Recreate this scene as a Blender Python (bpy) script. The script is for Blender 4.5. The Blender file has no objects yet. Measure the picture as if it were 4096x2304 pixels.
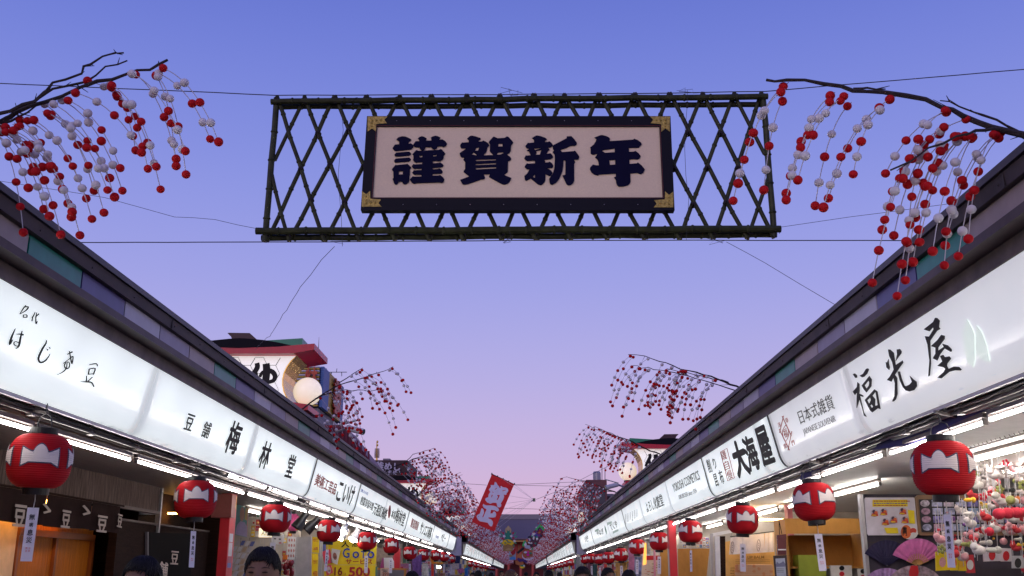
import bpy, bmesh, math, random
from mathutils import Vector, Matrix, Euler
from mathutils.geometry import tessellate_polygon

# ---------------------------------------------------------------- camera, sky, light
scene = bpy.context.scene
C = scene.collection
R = math.radians
CAM = Vector((0, 0, 1.6))
PITCH, YAW, F = 15.63, 0.47, 4096.0
cam_d = bpy.data.cameras.new('camera')
cam_d.sensor_width = 36.0
cam_d.lens = 36.0
cam_d.clip_start = 0.05
cam_d.clip_end = 6000
cam = bpy.data.objects.new('camera', cam_d)
C.objects.link(cam)
cam.location = CAM
cam.rotation_euler = (R(90 + PITCH), 0, R(YAW))
scene.camera = cam

world = bpy.data.worlds.new('World')
scene.world = world
world.use_nodes = True
nt = world.node_tree
nt.nodes.clear()
w_out = nt.nodes.new('ShaderNodeOutputWorld')
w_geo = nt.nodes.new('ShaderNodeTexCoord')
w_sep = nt.nodes.new('ShaderNodeSeparateXYZ')
w_ramp = nt.nodes.new('ShaderNodeValToRGB')
w_bg = nt.nodes.new('ShaderNodeBackground')
w_sky = nt.nodes.new('ShaderNodeTexSky')
w_bg2 = nt.nodes.new('ShaderNodeBackground')
w_add = nt.nodes.new('ShaderNodeAddShader')
w_sky.sky_type = 'NISHITA'
w_sky.sun_disc = False
w_sky.sun_elevation = R(1.5)
w_sky.sun_rotation = R(205)
w_bg2.inputs['Strength'].default_value = 0.01
w_bg.inputs['Strength'].default_value = 1.0
cr = w_ramp.color_ramp
cr.interpolation = 'B_SPLINE'
SKY = [(0.0, (.71, .44, .60)), (.05, (.68, .455, .64)), (.105, (.59, .45, .72)), (.18, (.46, .42, .77)),
       (.27, (.34, .355, .78)), (.38, (.238, .282, .75)), (.52, (.126, .178, .65)), (.75, (.07, .09, .42)), (1.0, (.05, .065, .34))]
while len(cr.elements) < len(SKY):
    cr.elements.new(0.5)
for e, (p, c) in zip(cr.elements, SKY):
    e.position = p
    e.color = (*c, 1)
nt.links.new(w_geo.outputs['Generated'], w_sep.inputs[0])
nt.links.new(w_sep.outputs['Z'], w_ramp.inputs['Fac'])
nt.links.new(w_ramp.outputs['Color'], w_bg.inputs['Color'])
nt.links.new(w_sky.outputs['Color'], w_bg2.inputs['Color'])
nt.links.new(w_bg.outputs[0], w_add.inputs[0])
nt.links.new(w_bg2.outputs[0], w_add.inputs[1])
nt.links.new(w_add.outputs[0], w_out.inputs['Surface'])

sun_d = bpy.data.lights.new('sun', 'SUN')
sun_d.energy = 0.55
sun_d.angle = R(35)
sun_d.color = (1.0, .80, .78)
sun = bpy.data.objects.new('sun', sun_d)
C.objects.link(sun)
sun.rotation_euler = (R(68), 0, R(-28))     # afterglow from behind the camera, low in the south west

scene.view_settings.view_transform = 'Standard'
scene.view_settings.look = 'None'
scene.view_settings.exposure = 0.0
scene.view_settings.gamma = 1.0
scene.view_settings.use_curve_mapping = False
scene.render.engine = 'CYCLES'
scene.cycles.use_denoising = True
scene.cycles.denoising_prefilter = 'ACCURATE'
scene.cycles.use_adaptive_sampling = True
scene.cycles.adaptive_threshold = 0.004
scene.cycles.max_bounces = 5
scene.cycles.diffuse_bounces = 3
scene.cycles.glossy_bounces = 3
scene.cycles.transmission_bounces = 3
scene.cycles.caustics_reflective = False
scene.cycles.caustics_refractive = False
scene.cycles.sample_clamp_indirect = 4.0

# ---------------------------------------------------------------- measuring helpers
RM = Euler((R(90 + PITCH), 0, R(YAW))).to_matrix()
RI = RM.inverted()
def ray(px, py):
    return RM @ Vector(((px - 2048) / F, (1152 - py) / F, -1))
def atX(px, py, X):
    d = ray(px, py); return CAM + d * (X / d.x)
def atY(px, py, Y):
    d = ray(px, py); return CAM + d * (Y / d.y)
def proj(p):
    q = RI @ (Vector(p) - CAM)
    return 2048 + F * q.x / -q.z, 1152 - F * q.y / -q.z
def ZZ(ox, oy, s):
    return lambda x, y: (ox + x / s, oy + y / s)
XC = -0.22                                  # middle of the street
def SX(side, s): return XC + side * s

# ---------------------------------------------------------------- materials
MATS = {}
def M(name, col, rough=.6, metal=0.0, var=.12, scale=6.0, bump=0.0, bscale=40.0, emit=None, es=0.0, stretch=None, spec=.5):
    if name in MATS: return MATS[name]
    m = bpy.data.materials.new(name); m.use_nodes = True
    n = m.node_tree.nodes; l = m.node_tree.links
    b = n['Principled BSDF']
    b.inputs['Roughness'].default_value = rough
    b.inputs['Metallic'].default_value = metal
    b.inputs['Specular IOR Level'].default_value = spec
    b.inputs['Base Color'].default_value = (*col, 1)
    tc = n.new('ShaderNodeTexCoord'); src = tc.outputs['Object']
    if stretch:
        mp = n.new('ShaderNodeMapping'); mp.inputs['Scale'].default_value = stretch
        l.new(src, mp.inputs[0]); src = mp.outputs[0]
    if var > 0:
        nz = n.new('ShaderNodeTexNoise'); nz.inputs['Scale'].default_value = scale
        nz.inputs['Detail'].default_value = 5; nz.inputs['Roughness'].default_value = .6
        l.new(src, nz.inputs['Vector'])
        mr = n.new('ShaderNodeMapRange')
        mr.inputs['From Min'].default_value = .3; mr.inputs['From Max'].default_value = .7
        mr.inputs['To Min'].default_value = 1 - var; mr.inputs['To Max'].default_value = 1 + var
        l.new(nz.outputs['Fac'], mr.inputs['Value'])
        hs = n.new('ShaderNodeHueSaturation'); hs.inputs['Color'].default_value = (*col, 1)
        l.new(mr.outputs[0], hs.inputs['Value']); l.new(hs.outputs[0], b.inputs['Base Color'])
    if bump > 0:
        nb = n.new('ShaderNodeTexNoise'); nb.inputs['Scale'].default_value = bscale; nb.inputs['Detail'].default_value = 4
        l.new(src, nb.inputs['Vector'])
        bp = n.new('ShaderNodeBump'); bp.inputs['Strength'].default_value = bump; bp.inputs['Distance'].default_value = .02
        l.new(nb.outputs['Fac'], bp.inputs['Height']); l.new(bp.outputs[0], b.inputs['Normal'])
    if emit:
        b.inputs['Emission Color'].default_value = (*emit, 1); b.inputs['Emission Strength'].default_value = es
    MATS[name] = m
    return m

def sign_mat(name, st, tint=(.90, .97, .985), low=.66):
    """acrylic face of a light box: the tubes inside stop short of the panel's ends, so it glows less there"""
    if name in MATS: return MATS[name]
    m = bpy.data.materials.new(name); m.use_nodes = True
    n = m.node_tree.nodes; l = m.node_tree.links
    b = n['Principled BSDF']
    b.inputs['Base Color'].default_value = (.55, .57, .6, 1)
    b.inputs['Roughness'].default_value = .13
    b.inputs['Specular IOR Level'].default_value = .5
    uv = n.new('ShaderNodeUVMap'); uv.uv_map = 'panel'
    sp = n.new('ShaderNodeSeparateXYZ'); l.new(uv.outputs[0], sp.inputs[0])
    def smooth(sock, a, c):
        mr = n.new('ShaderNodeMapRange'); mr.interpolation_type = 'SMOOTHERSTEP'
        mr.inputs['From Min'].default_value = a; mr.inputs['From Max'].default_value = c
        l.new(sock, mr.inputs['Value']); return mr.outputs[0]
    def math_(op, a, c):
        q = n.new('ShaderNodeMath'); q.operation = op
        for i, s in enumerate((a, c)):
            if isinstance(s, (int, float)): q.inputs[i].default_value = s
            else: l.new(s, q.inputs[i])
        return q.outputs[0]
    e1 = smooth(sp.outputs['X'], -.02, .30)                  # metres from the nearer panel end
    e2 = smooth(sp.outputs['Y'], -.25, .22)                  # metres from the top edge
    tc = n.new('ShaderNodeTexCoord')
    nz = n.new('ShaderNodeTexNoise'); nz.inputs['Scale'].default_value = 1.1; nz.inputs['Detail'].default_value = 2
    l.new(tc.outputs['Object'], nz.inputs['Vector'])
    nn = n.new('ShaderNodeMapRange'); nn.inputs['From Min'].default_value = .3; nn.inputs['From Max'].default_value = .7
    nn.inputs['To Min'].default_value = .90; nn.inputs['To Max'].default_value = 1.06
    l.new(nz.outputs['Fac'], nn.inputs['Value'])
    g = math_('MULTIPLY', e1, e2)
    g = math_('MULTIPLY', g, 1 - low); g = math_('ADD', g, low)  # uneven backlight painted as emission: dimmer at panel ends and top
    g = math_('MULTIPLY', g, nn.outputs[0])
    mp = n.new('ShaderNodeMapping'); mp.inputs['Scale'].default_value = (3, 1.3, 9); l.new(tc.outputs['Object'], mp.inputs[0])
    dz = n.new('ShaderNodeTexNoise'); dz.inputs['Scale'].default_value = 2.6; dz.inputs['Detail'].default_value = 6; l.new(mp.outputs[0], dz.inputs['Vector'])
    dirt = math_('MULTIPLY', smooth(dz.outputs['Fac'], .57, .68), smooth(sp.outputs['Y'], .63, .73))   # scuffs and grime on the lower lip
    g = math_('MULTIPLY', g, math_('SUBTRACT', 1.0, math_('MULTIPLY', dirt, .38))); g = math_('MULTIPLY', g, st)
    b.inputs['Emission Color'].default_value = (*tint, 1)
    l.new(g, b.inputs['Emission Strength'])
    MATS[name] = m
    return m

def plank_mat(name, col, rough=.7, sc=(1, 22, 1.6), var=.45):
    return M(name, col, rough, var=var, scale=3.0, bump=.4, bscale=9, stretch=sc, spec=.15)

m_fascia = M('fascia_brown', (.052, .037, .040), .6, var=.35, scale=2.2, spec=.3)
m_beam = M('beam_brown', (.088, .060, .062), .5, var=.3, scale=2.2, spec=.3)
m_under = M('soffit_dark', (.045, .035, .035), .7)
m_housing = M('housing_grey', (.115, .085, .078), .5, var=.4, scale=4)
m_alu = M('aluminium', (.42, .41, .42), .35, metal=.7)
m_roof = M('roof_sheet', (.07, .06, .07), .5, var=.2)
m_black = M('black_paint', (.012, .012, .014), .45)
m_ink = M('black_lettering', (.008, .008, .010), .5, var=0, spec=.25)
m_navy = M('navy_lettering', (.006, .006, .028), .8, var=.1, spec=.08)
m_inkred = M('red_lettering', (.45, .02, .02), .4, var=0)
m_inkblue = M('blue_lettering', (.03, .06, .40), .4, var=0)
m_inkgreen = M('green_lettering', (.02, .20, .10), .4, var=0)
m_inkgrey = M('grey_lettering', (.10, .10, .11), .4, var=0)
m_red = M('red_paint', (.50, .012, .02), .45, var=.12)
m_redcol = M('red_pillar_paint', (.55, .018, .03), .4, var=.15, scale=3)
m_white = M('white_paint', (.75, .74, .74), .6, var=.06)
m_pipe = M('pipe_metal', (.20, .18, .17), .4, metal=.6)
m_wire = M('wire_dark', (.05, .05, .055), .6)
m_cord = M('cord_white', (.55, .53, .56), .8)
m_gold = M('gold_plate', (.85, .55, .12), .25, metal=.75, var=.2, scale=4)
m_brass = M('gilt_fitting', (.42, .31, .07), .4, metal=.4, var=.5, scale=30, bump=.6, bscale=60)
m_tube = M('lit_tube', (.9, .9, .9), .4, var=0, emit=(1.0, .95, .92), es=24.0)
m_tube2 = M('lit_shop_tube', (.9, .9, .9), .4, var=0, emit=(1.0, .92, .84), es=46.0)
m_warm = M('lit_warm', (.9, .6, .2), .4, var=0, emit=(1.0, .48, .09), es=30.0)
m_bulb = M('lit_bulb', (.9, .8, .6), .4, var=0, emit=(1.0, .84, .58), es=45.0)

# ---------------------------------------------------------------- mesh builder
class MB:
    def __init__(s): s.v = []; s.f = []; s.mi = []; s.k = 0
    def face(s, idx): s.f.append(tuple(idx)); s.mi.append(s.k)
    def add(s, vs, fs):
        o = len(s.v); s.v += [Vector(v) for v in vs]
        for f in fs: s.face([o + i for i in f])
        return s
    def box(s, x0, x1, y0, y1, z0, z1, mat=None):
        vs = [Vector((x, y, z)) for z in (z0, z1) for y in (y0, y1) for x in (x0, x1)]
        if mat: vs = [mat @ v for v in vs]
        return s.add(vs, [(0, 2, 3, 1), (4, 5, 7, 6), (0, 1, 5, 4), (1, 3, 7, 5), (3, 2, 6, 7), (2, 0, 4, 6)])
    def tube(s, pts, r, n=8, cap=True):
        pts = [Vector(p) for p in pts]; m = len(pts)
        rr = r if isinstance(r, (list, tuple)) else [r] * m
        o = len(s.v); ref = None
        for i, p in enumerate(pts):
            t = (pts[min(i + 1, m - 1)] - pts[max(i - 1, 0)])
            t = t.normalized() if t.length > 1e-9 else Vector((0, 0, 1))
            if ref is None: ref = Vector((0, 0, 1)) if abs(t.z) < .9 else Vector((1, 0, 0))
            a = t.cross(ref).normalized(); b = a.cross(t).normalized(); ref = b
            for j in range(n):
                an = 2 * math.pi * j / n
                s.v.append(p + (a * math.cos(an) + b * math.sin(an)) * rr[i])
        for i in range(m - 1):
            for j in range(n):
                s.face((o + i * n + j, o + i * n + (j + 1) % n, o + (i + 1) * n + (j + 1) % n, o + (i + 1) * n + j))
        if cap:
            s.face([o + j for j in range(n)][::-1]); s.face([o + (m - 1) * n + j for j in range(n)])
        return s
    def lathe(s, prof, n=24, c=(0, 0, 0), cap=True):
        o = len(s.v); c = Vector(c); m = len(prof)
        for r, z in prof:
            for j in range(n):
                a = 2 * math.pi * j / n
                s.v.append(c + Vector((r * math.cos(a), r * math.sin(a), z)))
        for i in range(m - 1):
            for j in range(n):
                s.face((o + i * n + j, o + i * n + (j + 1) % n, o + (i + 1) * n + (j + 1) % n, o + (i + 1) * n + j))
        if cap:
            s.face([o + j for j in range(n)][::-1]); s.face([o + (m - 1) * n + j for j in range(n)])
        return s
    def ball(s, c, r, n=10, m=6, sq=(1, 1, 1)):
        c = Vector(c); o = len(s.v)
        for i in range(1, m):
            t = math.pi * i / m
            for j in range(n):
                a = 2 * math.pi * j / n
                s.v.append(c + Vector((r * sq[0] * math.sin(t) * math.cos(a), r * sq[1] * math.sin(t) * math.sin(a), r * sq[2] * math.cos(t))))
        top = len(s.v); s.v.append(c + Vector((0, 0, r * sq[2]))); s.v.append(c - Vector((0, 0, r * sq[2])))
        for i in range(m - 2):
            for j in range(n):
                s.face((o + i * n + j, o + (i + 1) * n + j, o + (i + 1) * n + (j + 1) % n, o + i * n + (j + 1) % n))
        for j in range(n):
            s.face((top, o + j, o + (j + 1) % n))
            s.face((top + 1, o + (m - 2) * n + (j + 1) % n, o + (m - 2) * n + j))
        return s
    def plate(s, outline, th, holes=()):
        """outline and holes: lists of 3-d points in one plane; th: thickness vector towards the back"""
        loops = [[Vector(p) for p in outline]] + [[Vector(p) for p in h] for h in holes]
        th = Vector(th); flat = [p for lp in loops for p in lp]; n = len(flat); o = len(s.v)
        tris = tessellate_polygon(loops)
        s.v += flat + [p + th for p in flat]
        for t in tris:
            a, b, c = [flat[i] for i in t]
            if (b - a).cross(c - a).dot(th) > 0: t = t[::-1]
            s.face((o + t[0], o + t[1], o + t[2])); s.face((o + n + t[2], o + n + t[1], o + n + t[0]))
        k = 0
        for lp in loops:
            m = len(lp)
            for i in range(m):
                j = (i + 1) % m
                s.face((o + k + i, o + k + j, o + n + k + j, o + n + k + i))
            k += m
        return s
    def build(s, name, mats, parent=None, smooth=False, data_only=False):
        me = bpy.data.meshes.new(name)
        me.from_pydata([tuple(v) for v in s.v], [], s.f)
        for m in (mats if isinstance(mats, (list, tuple)) else [mats]): me.materials.append(m)
        if any(s.mi): me.polygons.foreach_set('material_index', s.mi)
        bm = bmesh.new(); bm.from_mesh(me)
        bmesh.ops.recalc_face_normals(bm, faces=bm.faces)
        bm.to_mesh(me); bm.free()
        if smooth: me.shade_smooth()
        if data_only: return me
        return link(name, me, parent)

def base_of(o):
    p = Vector((0, 0, 0))
    while o is not None: p += o.location; o = o.parent
    return p
def link(name, data, parent=None, local=False):
    ob = bpy.data.objects.new(name, data); C.objects.link(ob)
    if parent is not None:
        ob.parent = parent
        if not local: ob.location = -base_of(parent)
    return ob
def tag(o, label, cat, group=None, kind=None):
    o['label'] = label
    if cat: o['category'] = cat
    if group: o['group'] = group
    if kind: o['kind'] = kind
    return o
def thing(name, loc, label, cat, group=None):
    o = bpy.data.objects.new(name, None); C.objects.link(o); o.location = loc; o.empty_display_size = .1
    return tag(o, label, cat, group)
def structure(o): o['kind'] = 'structure'; return o
def copy_tree(o, parent=None):
    c = o.copy(); C.objects.link(c)
    if parent is not None: c.parent = parent
    for ch in o.children: copy_tree(ch, c)
    return c
ORD = ['first', 'second', 'third', 'fourth', 'fifth', 'sixth', 'seventh', 'eighth', 'ninth', 'tenth', 'eleventh', 'twelfth',
       'thirteenth', 'fourteenth', 'fifteenth', 'sixteenth', 'seventeenth', 'eighteenth', 'nineteenth', 'twentieth']
def ordw(i): return ORD[i] if i < 20 else '%dth' % (i + 1)
SIDE = {-1: 'left', 1: 'right'}

# ---------------------------------------------------------------- lettering helpers
_tm = {}
def tmesh(body, bold=0.0):
    k = (body, bold)
    if k in _tm: return _tm[k]
    c = bpy.data.curves.new('t', 'FONT'); c.body = body; c.size = 1; c.offset = bold; c.extrude = .5; c.resolution_u = 2
    o = bpy.data.objects.new('t', c)
    me = bpy.data.meshes.new_from_object(o)
    vs = [v.co.copy() for v in me.vertices]; fs = [tuple(p.vertices) for p in me.polygons]
    bpy.data.meshes.remove(me); bpy.data.objects.remove(o); bpy.data.curves.remove(c)
    _tm[k] = (vs, fs); return _tm[k]
def text(body, P0, P1, up, h, name, mat, parent, bold=.012, th=.003, mb=None, nrm=None):
    own = mb is None
    if own: mb = MB()
    if bold <= .011: _text(body, P0, P1, up, h, bold, th, mb, nrm, 0, 0, 0)
    else:                                     # heavy lettering: the strokes thickened on all sides
        e = bold
        for k, (dx, dy) in enumerate(((0, 0), (e, 0), (-e, 0), (0, e), (0, -e), (.7 * e, .7 * e), (-.7 * e, .7 * e), (.7 * e, -.7 * e), (-.7 * e, -.7 * e))):
            _text(body, P0, P1, up, h, 0.0, th, mb, nrm, dx, dy, k * .00025)
    return mb.build(name, mat, parent) if own else mb
def _text(body, P0, P1, up, h, bold, th, mb, nrm, ddx, ddy, lift):
    """write body from P0 to P1 (mid height of the letters), height h along up"""
    vs, fs = tmesh(body, bold)
    if not vs: return None
    P0, P1 = Vector(P0), Vector(P1); up = Vector(up).normalized()
    x0 = min(v.x for v in vs); x1 = max(v.x for v in vs); y0 = min(v.y for v in vs); y1 = max(v.y for v in vs)
    rt = P1 - P0; n = nrm or rt.cross(up).normalized()
    out = [P0 + rt * ((v.x + ddx - x0) / (x1 - x0)) + up * (h * ((v.y + ddy - y0) / (y1 - y0) - .5)) + n * (v.z * th + lift) for v in vs]
    mb.add(out, fs)
def stroke(pts, n=None):
    """outline of a brush stroke given (x, y, width) points"""
    P = []
    for i in range(len(pts) - 1):                       # Catmull-Rom refine
        p0 = pts[max(i - 1, 0)]; p1 = pts[i]; p2 = pts[i + 1]; p3 = pts[min(i + 2, len(pts) - 1)]
        for t in (0, .34, .67):
            P.append(tuple(.5 * (2 * b + (c - a) * t + (2 * a - 5 * b + 4 * c - d) * t * t + (3 * b - a - 3 * c + d) * t ** 3)
                           for a, b, c, d in zip(p0, p1, p2, p3)))
    P.append(tuple(pts[-1]))
    L, Rr = [], []
    for i, (x, y, w) in enumerate(P):
        a = P[max(i - 1, 0)]; b = P[min(i + 1, len(P) - 1)]
        dx, dy = b[0] - a[0], b[1] - a[1]; q = math.hypot(dx, dy) or 1
        L.append((x - dy / q * w / 2, y + dx / q * w / 2)); Rr.append((x + dy / q * w / 2, y - dx / q * w / 2))
    return L, Rr
def add_stroke(mb, pts, to3, th):
    L, Rr = stroke(pts); th = Vector(th); o = len(mb.v); n = len(L)
    A = [to3(*p) for p in L]; B = [to3(*p) for p in Rr]
    mb.v += A + B + [p + th for p in A] + [p + th for p in B]
    for i in range(n - 1):
        mb.face((o + i, o + i + 1, o + n + i + 1, o + n + i)); mb.face((o + 2 * n + i, o + 3 * n + i, o + 3 * n + i + 1, o + 2 * n + i + 1))
        mb.face((o + i, o + 2 * n + i, o + 2 * n + i + 1, o + i + 1)); mb.face((o + n + i, o + n + i + 1, o + 3 * n + i + 1, o + 3 * n + i))
    for i in (0, n - 1): mb.face((o + i, o + n + i, o + 3 * n + i, o + 2 * n + i))
# ---------------------------------------------------------------- ground
m_ground = M('street_stone', (.20, .19, .19), .75, var=.25, scale=2.0, bump=.2)
MB().box(-400, 400, -60, 900, -.3, 0).build('ground', M('ground_asphalt', (.06, .06, .06), .85)); structure(bpy.data.objects['ground'])
st = structure(MB().box(XC - 4.3, XC + 4.3, -20, 262, 0, .02).build('street', m_ground))
slab_a = MB().box(-.62, .62, -.42, .42, 0, .012).build('x', M('paving_slab_grey', (.24, .23, .22), .7, var=.3, scale=5), data_only=True)
slab_b = MB().box(-.62, .62, -.42, .42, 0, .012).build('x', M('paving_slab_pale', (.33, .30, .28), .7, var=.3, scale=5), data_only=True)
for iy in range(-4, 24):
    for ix in range(-3, 4):
        o = link('paving_slab', slab_a if (ix + iy) % 3 else slab_b, st, True)
        o.location = (XC + ix * 1.25 + (.3 if iy % 2 else -.3) * (abs(ix) < 3), iy * .85 + .4, .02)

# ---------------------------------------------------------------- the two rows of shops
BLOCKS = {-1: [(-7, 63.5), (75, 147), (156, 244)], 1: [(-7, 62), (71, 137), (146, 244)]}
TILE = [M('tile_green', (.012, .22, .16), .35, var=.12), M('tile_violet', (.065, .055, .19), .35, var=.12), M('tile_white', (.46, .44, .50), .4, var=.06),
        M('tile_lilac', (.27, .235, .31), .4, var=.08), M('tile_sand', (.34, .27, .255), .4, var=.08)]
TPH = {-1: 7.45, 1: 12.25}                       # y of the near end of one green tile on each side
tile_me = {}
for sd in (-1, 1):
    tile_me[sd] = [MB().box(min(0, sd * .03), max(0, sd * .03), .012, .975, 0, .235).build('tile', t, data_only=True) for t in TILE]
def sbox(mb, sd, s0, s1, y0, y1, z0, z1):
    a, b = sorted((SX(sd, s0), SX(sd, s1))); return mb.box(a, b, y0, y1, z0, z1)
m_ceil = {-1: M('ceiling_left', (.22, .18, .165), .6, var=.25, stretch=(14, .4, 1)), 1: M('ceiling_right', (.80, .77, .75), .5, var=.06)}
m_back = M('shop_back_wall', (.45, .41, .37), .7, var=.12, scale=2)
ROWS = {}
for sd in (-1, 1):
    for bi, (y0, y1) in enumerate(BLOCKS[sd]):
        near = ['nearest block of the', 'middle block of the', 'farthest block of the'][bi]
        row = thing('shop_row', (SX(sd, 5.8), y0, 0), 'long row of shops with tiled eave, %s %s side of the street' % (near, SIDE[sd]), 'shop building', 'rows of shops')
        ROWS[sd, bi] = row
        mb = MB(); P = [(3.47, 4.29), (3.47, 4.235), (8.9, 5.33), (8.9, 5.40)]
        vs = [Vector((SX(sd, s), y, z)) for y in (y0, y1) for s, z in P]
        mb.add(vs, [(0, 1, 2, 3), (7, 6, 5, 4), (0, 4, 5, 1), (1, 5, 6, 2), (2, 6, 7, 3), (3, 7, 4, 0)]).build('roof', m_roof, row)
        mb = MB(); P = [(3.495, 4.232), (3.505, 4.125), (3.548, 4.125), (3.60, 4.232)]
        vs = [Vector((SX(sd, s), y, z)) for y in (y0, y1) for s, z in P]
        eave = mb.add(vs, [(0, 1, 2, 3), (7, 6, 5, 4), (0, 4, 5, 1), (1, 5, 6, 2), (2, 6, 7, 3), (3, 7, 4, 0)]).build('eave_fascia', m_fascia, row)
        # the fascia is made of sheets about four metres long: joints with rivets
        mb = MB(); yy = y0 + 1.2
        while yy < min(y1, 66):
            sbox(mb, sd, 3.492, 3.502, yy, yy + .012, 4.128, 4.228)
            for q in (.1, 1.0, 2.0, 3.0): mb.ball((SX(sd, 3.500), yy + q, 4.17), .009, 6, 4)
            yy += 4.1
        if bi == 0: mb.build('sheet_joint', m_under, eave)['kind'] = 'stuff'
        sbox(MB(), sd, 3.585, 3.62, y0, y1, 3.87, 4.12).build('tile_backing', m_under, row)
        # tiles
        ph = TPH[sd]; k0 = math.floor((y0 - ph) / .99)
        k = k0 + 1; joined = [MB() for _ in TILE]
        while ph + (k + 1) * .99 < y1:
            c = k % 5; yy = ph + k * .99
            if bi == 0:
                o = link('tile', tile_me[sd][c], row, True)
                o.location = Vector((SX(sd, 3.552), yy, 3.885)) - row.location
            else: sbox(joined[c], sd, 3.552, 3.58, yy + .01, yy + .98, 3.885, 4.12)
            k += 1
        if bi:
            for c in range(5):
                o = joined[c].build('tile_band', TILE[c], row); o['kind'] = 'stuff'
        sbox(MB(), sd, 3.45, 3.60, y0, y1, 3.838, 3.905).build('beam', m_beam, row)
        mb = MB(); sbox(mb, sd, 3.602, 3.66, y0, y1, 3.705, 3.8315); sbox(mb, sd, 3.87, 3.98, y0, y1, 3.0, 3.826); sbox(mb, sd, 3.662, 3.87, y0, y1, 3.71, 3.826); mb.build('sign_housing', m_housing, row)
        sbox(MB(), sd, 3.843, 3.875, y0, y1, 2.972, 2.998).build('trim_rail', m_alu, row)
        zc = 2.90
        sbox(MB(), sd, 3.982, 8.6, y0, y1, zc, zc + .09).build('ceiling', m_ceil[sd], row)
        sbox(MB(), sd, 8.61, 8.85, y0, y1, 0, 5.3).build('rear_wall', m_back, row)
        mb = MB(); sbox(mb, sd, 3.64, 8.6, y1, y1 + .06, 2.9, 4.2); mb.build('end_gable', M('gable_white', (.55, .55, .58), .5), row)
        mb = MB(); sbox(mb, sd, 3.985, 8.6, y0 - .06, y0, 2.9, 4.2); mb.build('end_gable', MATS['gable_white'], row)
        # partitions between shops
        yy = y0 + 7
        while yy < y1:
            if bi > 0: sbox(MB(), sd, 5.4, 8.6, yy, yy + .1, 0, zc).build('partition', m_back, row)
            yy += 9
        # rail below the signs with its hangers
        mb = MB(); mb.tube([(SX(sd, 3.93), y0, 2.925), (SX(sd, 3.93), y1, 2.925)], .016, 6)
        mb.tube([(SX(sd, 4.06), y0, 2.90), (SX(sd, 4.06), y1, 2.90)], .011, 5)
        rail = mb.build('lantern_rail', m_pipe, row)
        if bi == 0:                             # loose cables clipped along the rail
            for q, (s_, z_, r_) in enumerate(((3.97, 2.955, .009), (3.955, 2.97, .007), (4.03, 2.88, .006), (3.90, 2.965, .008))):
                rr = random.Random(q * 3 + sd); P = []; yy = y0 + .2
                while yy < y1 - .2: P.append((SX(sd, s_ + rr.uniform(-.012, .012)), yy, z_ - abs(math.sin(yy * 2.5 + q)) * .022 + rr.uniform(-.004, .004))); yy += .31
                MB().tube(P, r_, 5).build('cable', m_wire if q % 2 else m_pipe, row)
        if bi == 0:
            yy = y0 + .6; mb = MB()
            while yy < y1:
                sbox(mb, sd, 3.915, 3.945, yy, yy + .03, 2.91, 3.0); sbox(mb, sd, 3.90, 3.96, yy - .02, yy + .05, 2.895, 2.91); yy += 1.25
            mb.build('rail_hanger', m_pipe, rail)['kind'] = 'stuff'

# ---------------------------------------------------------------- light-box signs
PROF = [(3.612, 3.70), (3.66, 3.50), (3.704, 3.31), (3.727, 3.21), (3.742, 3.15), (3.760, 3.10), (3.785, 3.055), (3.815, 3.02), (3.845, 3.002)]
def y_at(px, sd, s=3.62, z=3.70):
    lo, hi = 1.0, 400.0
    for _ in range(50):
        m = (lo + hi) / 2
        x = proj((SX(sd, s), m, z))[0]
        if (x < px) == (sd < 0): lo = m
        else: hi = m
    return lo
def panel(sd, ya, yb, mat, parent):
    n = len(PROF); ns = 5; mb = MB(); uvs = []
    arc = [0]
    for i in range(1, n): arc.append(arc[-1] + math.dist(PROF[i], PROF[i - 1]))
    ys = [ya + .006, ya + .15, ya + .4, (ya + yb) / 2, yb - .4, yb - .15, yb - .006]
    if yb - ya < 1.3: ys = [ya + .006, (ya + yb) / 2, yb - .006]
    for y in ys:
        for i, (s, z) in enumerate(PROF):
            mb.v.append(Vector((SX(sd, s), y, z))); uvs.append((min(y - ya, yb - y), arc[i]))
    for j in range(len(ys) - 1):
        for i in range(n - 1): mb.face((j * n + i, j * n + i + 1, (j + 1) * n + i + 1, (j + 1) * n + i))
    for j in (0, len(ys) - 1):                   # returns of the acrylic box, so the panel has depth
        o = len(mb.v)
        for i, (s, z) in enumerate(PROF): mb.v.append(Vector((SX(sd, s + .05), ys[j], z))); uvs.append((0, arc[i]))
        for i in range(n - 1): mb.face((j * n + i, j * n + i + 1, o + i + 1, o + i))
    me = mb.build('panel', mat, data_only=True, smooth=False)
    uvl = me.uv_layers.new(name='panel')
    for lp in me.loops: uvl.data[lp.index].uv = uvs[lp.vertex_index]
    for p in me.polygons: p.use_smooth = True
    return link('panel', me, parent)
def end_frame(sd, y, parent, w=.05):
    mb = MB(); n = len(PROF)
    for dy in (-w / 2, w / 2):
        for s, z in PROF: mb.v.append(Vector((SX(sd, s - .012), y + dy, z)))
        for s, z in PROF: mb.v.append(Vector((SX(sd, s + .06), y + dy, z)))
    for i in range(n - 1):
        mb.face((i, i + 1, 2 * n + i + 1, 2 * n + i)); mb.face((n + i, 3 * n + i, 3 * n + i + 1, n + i + 1))
        mb.face((i, n + i, n + i + 1, i + 1)); mb.face((2 * n + i, 2 * n + i + 1, 3 * n + i + 1, 3 * n + i))
    mb.build('end_frame', M('sign_frame_dark', (.05, .05, .055), .45), parent)
def sign_pt(sd, px, py, off=.007):
    """point on the flat, leaning upper part of a sign seen at a photograph position"""
    d = ray(px, py); k = 4.461 - off           # sd*(X-XC) + .23 z = k
    t = (k - .23 * CAM.z - sd * (CAM.x - XC)) / (sd * d.x + .23 * d.z)
    return CAM + d * t
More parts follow.
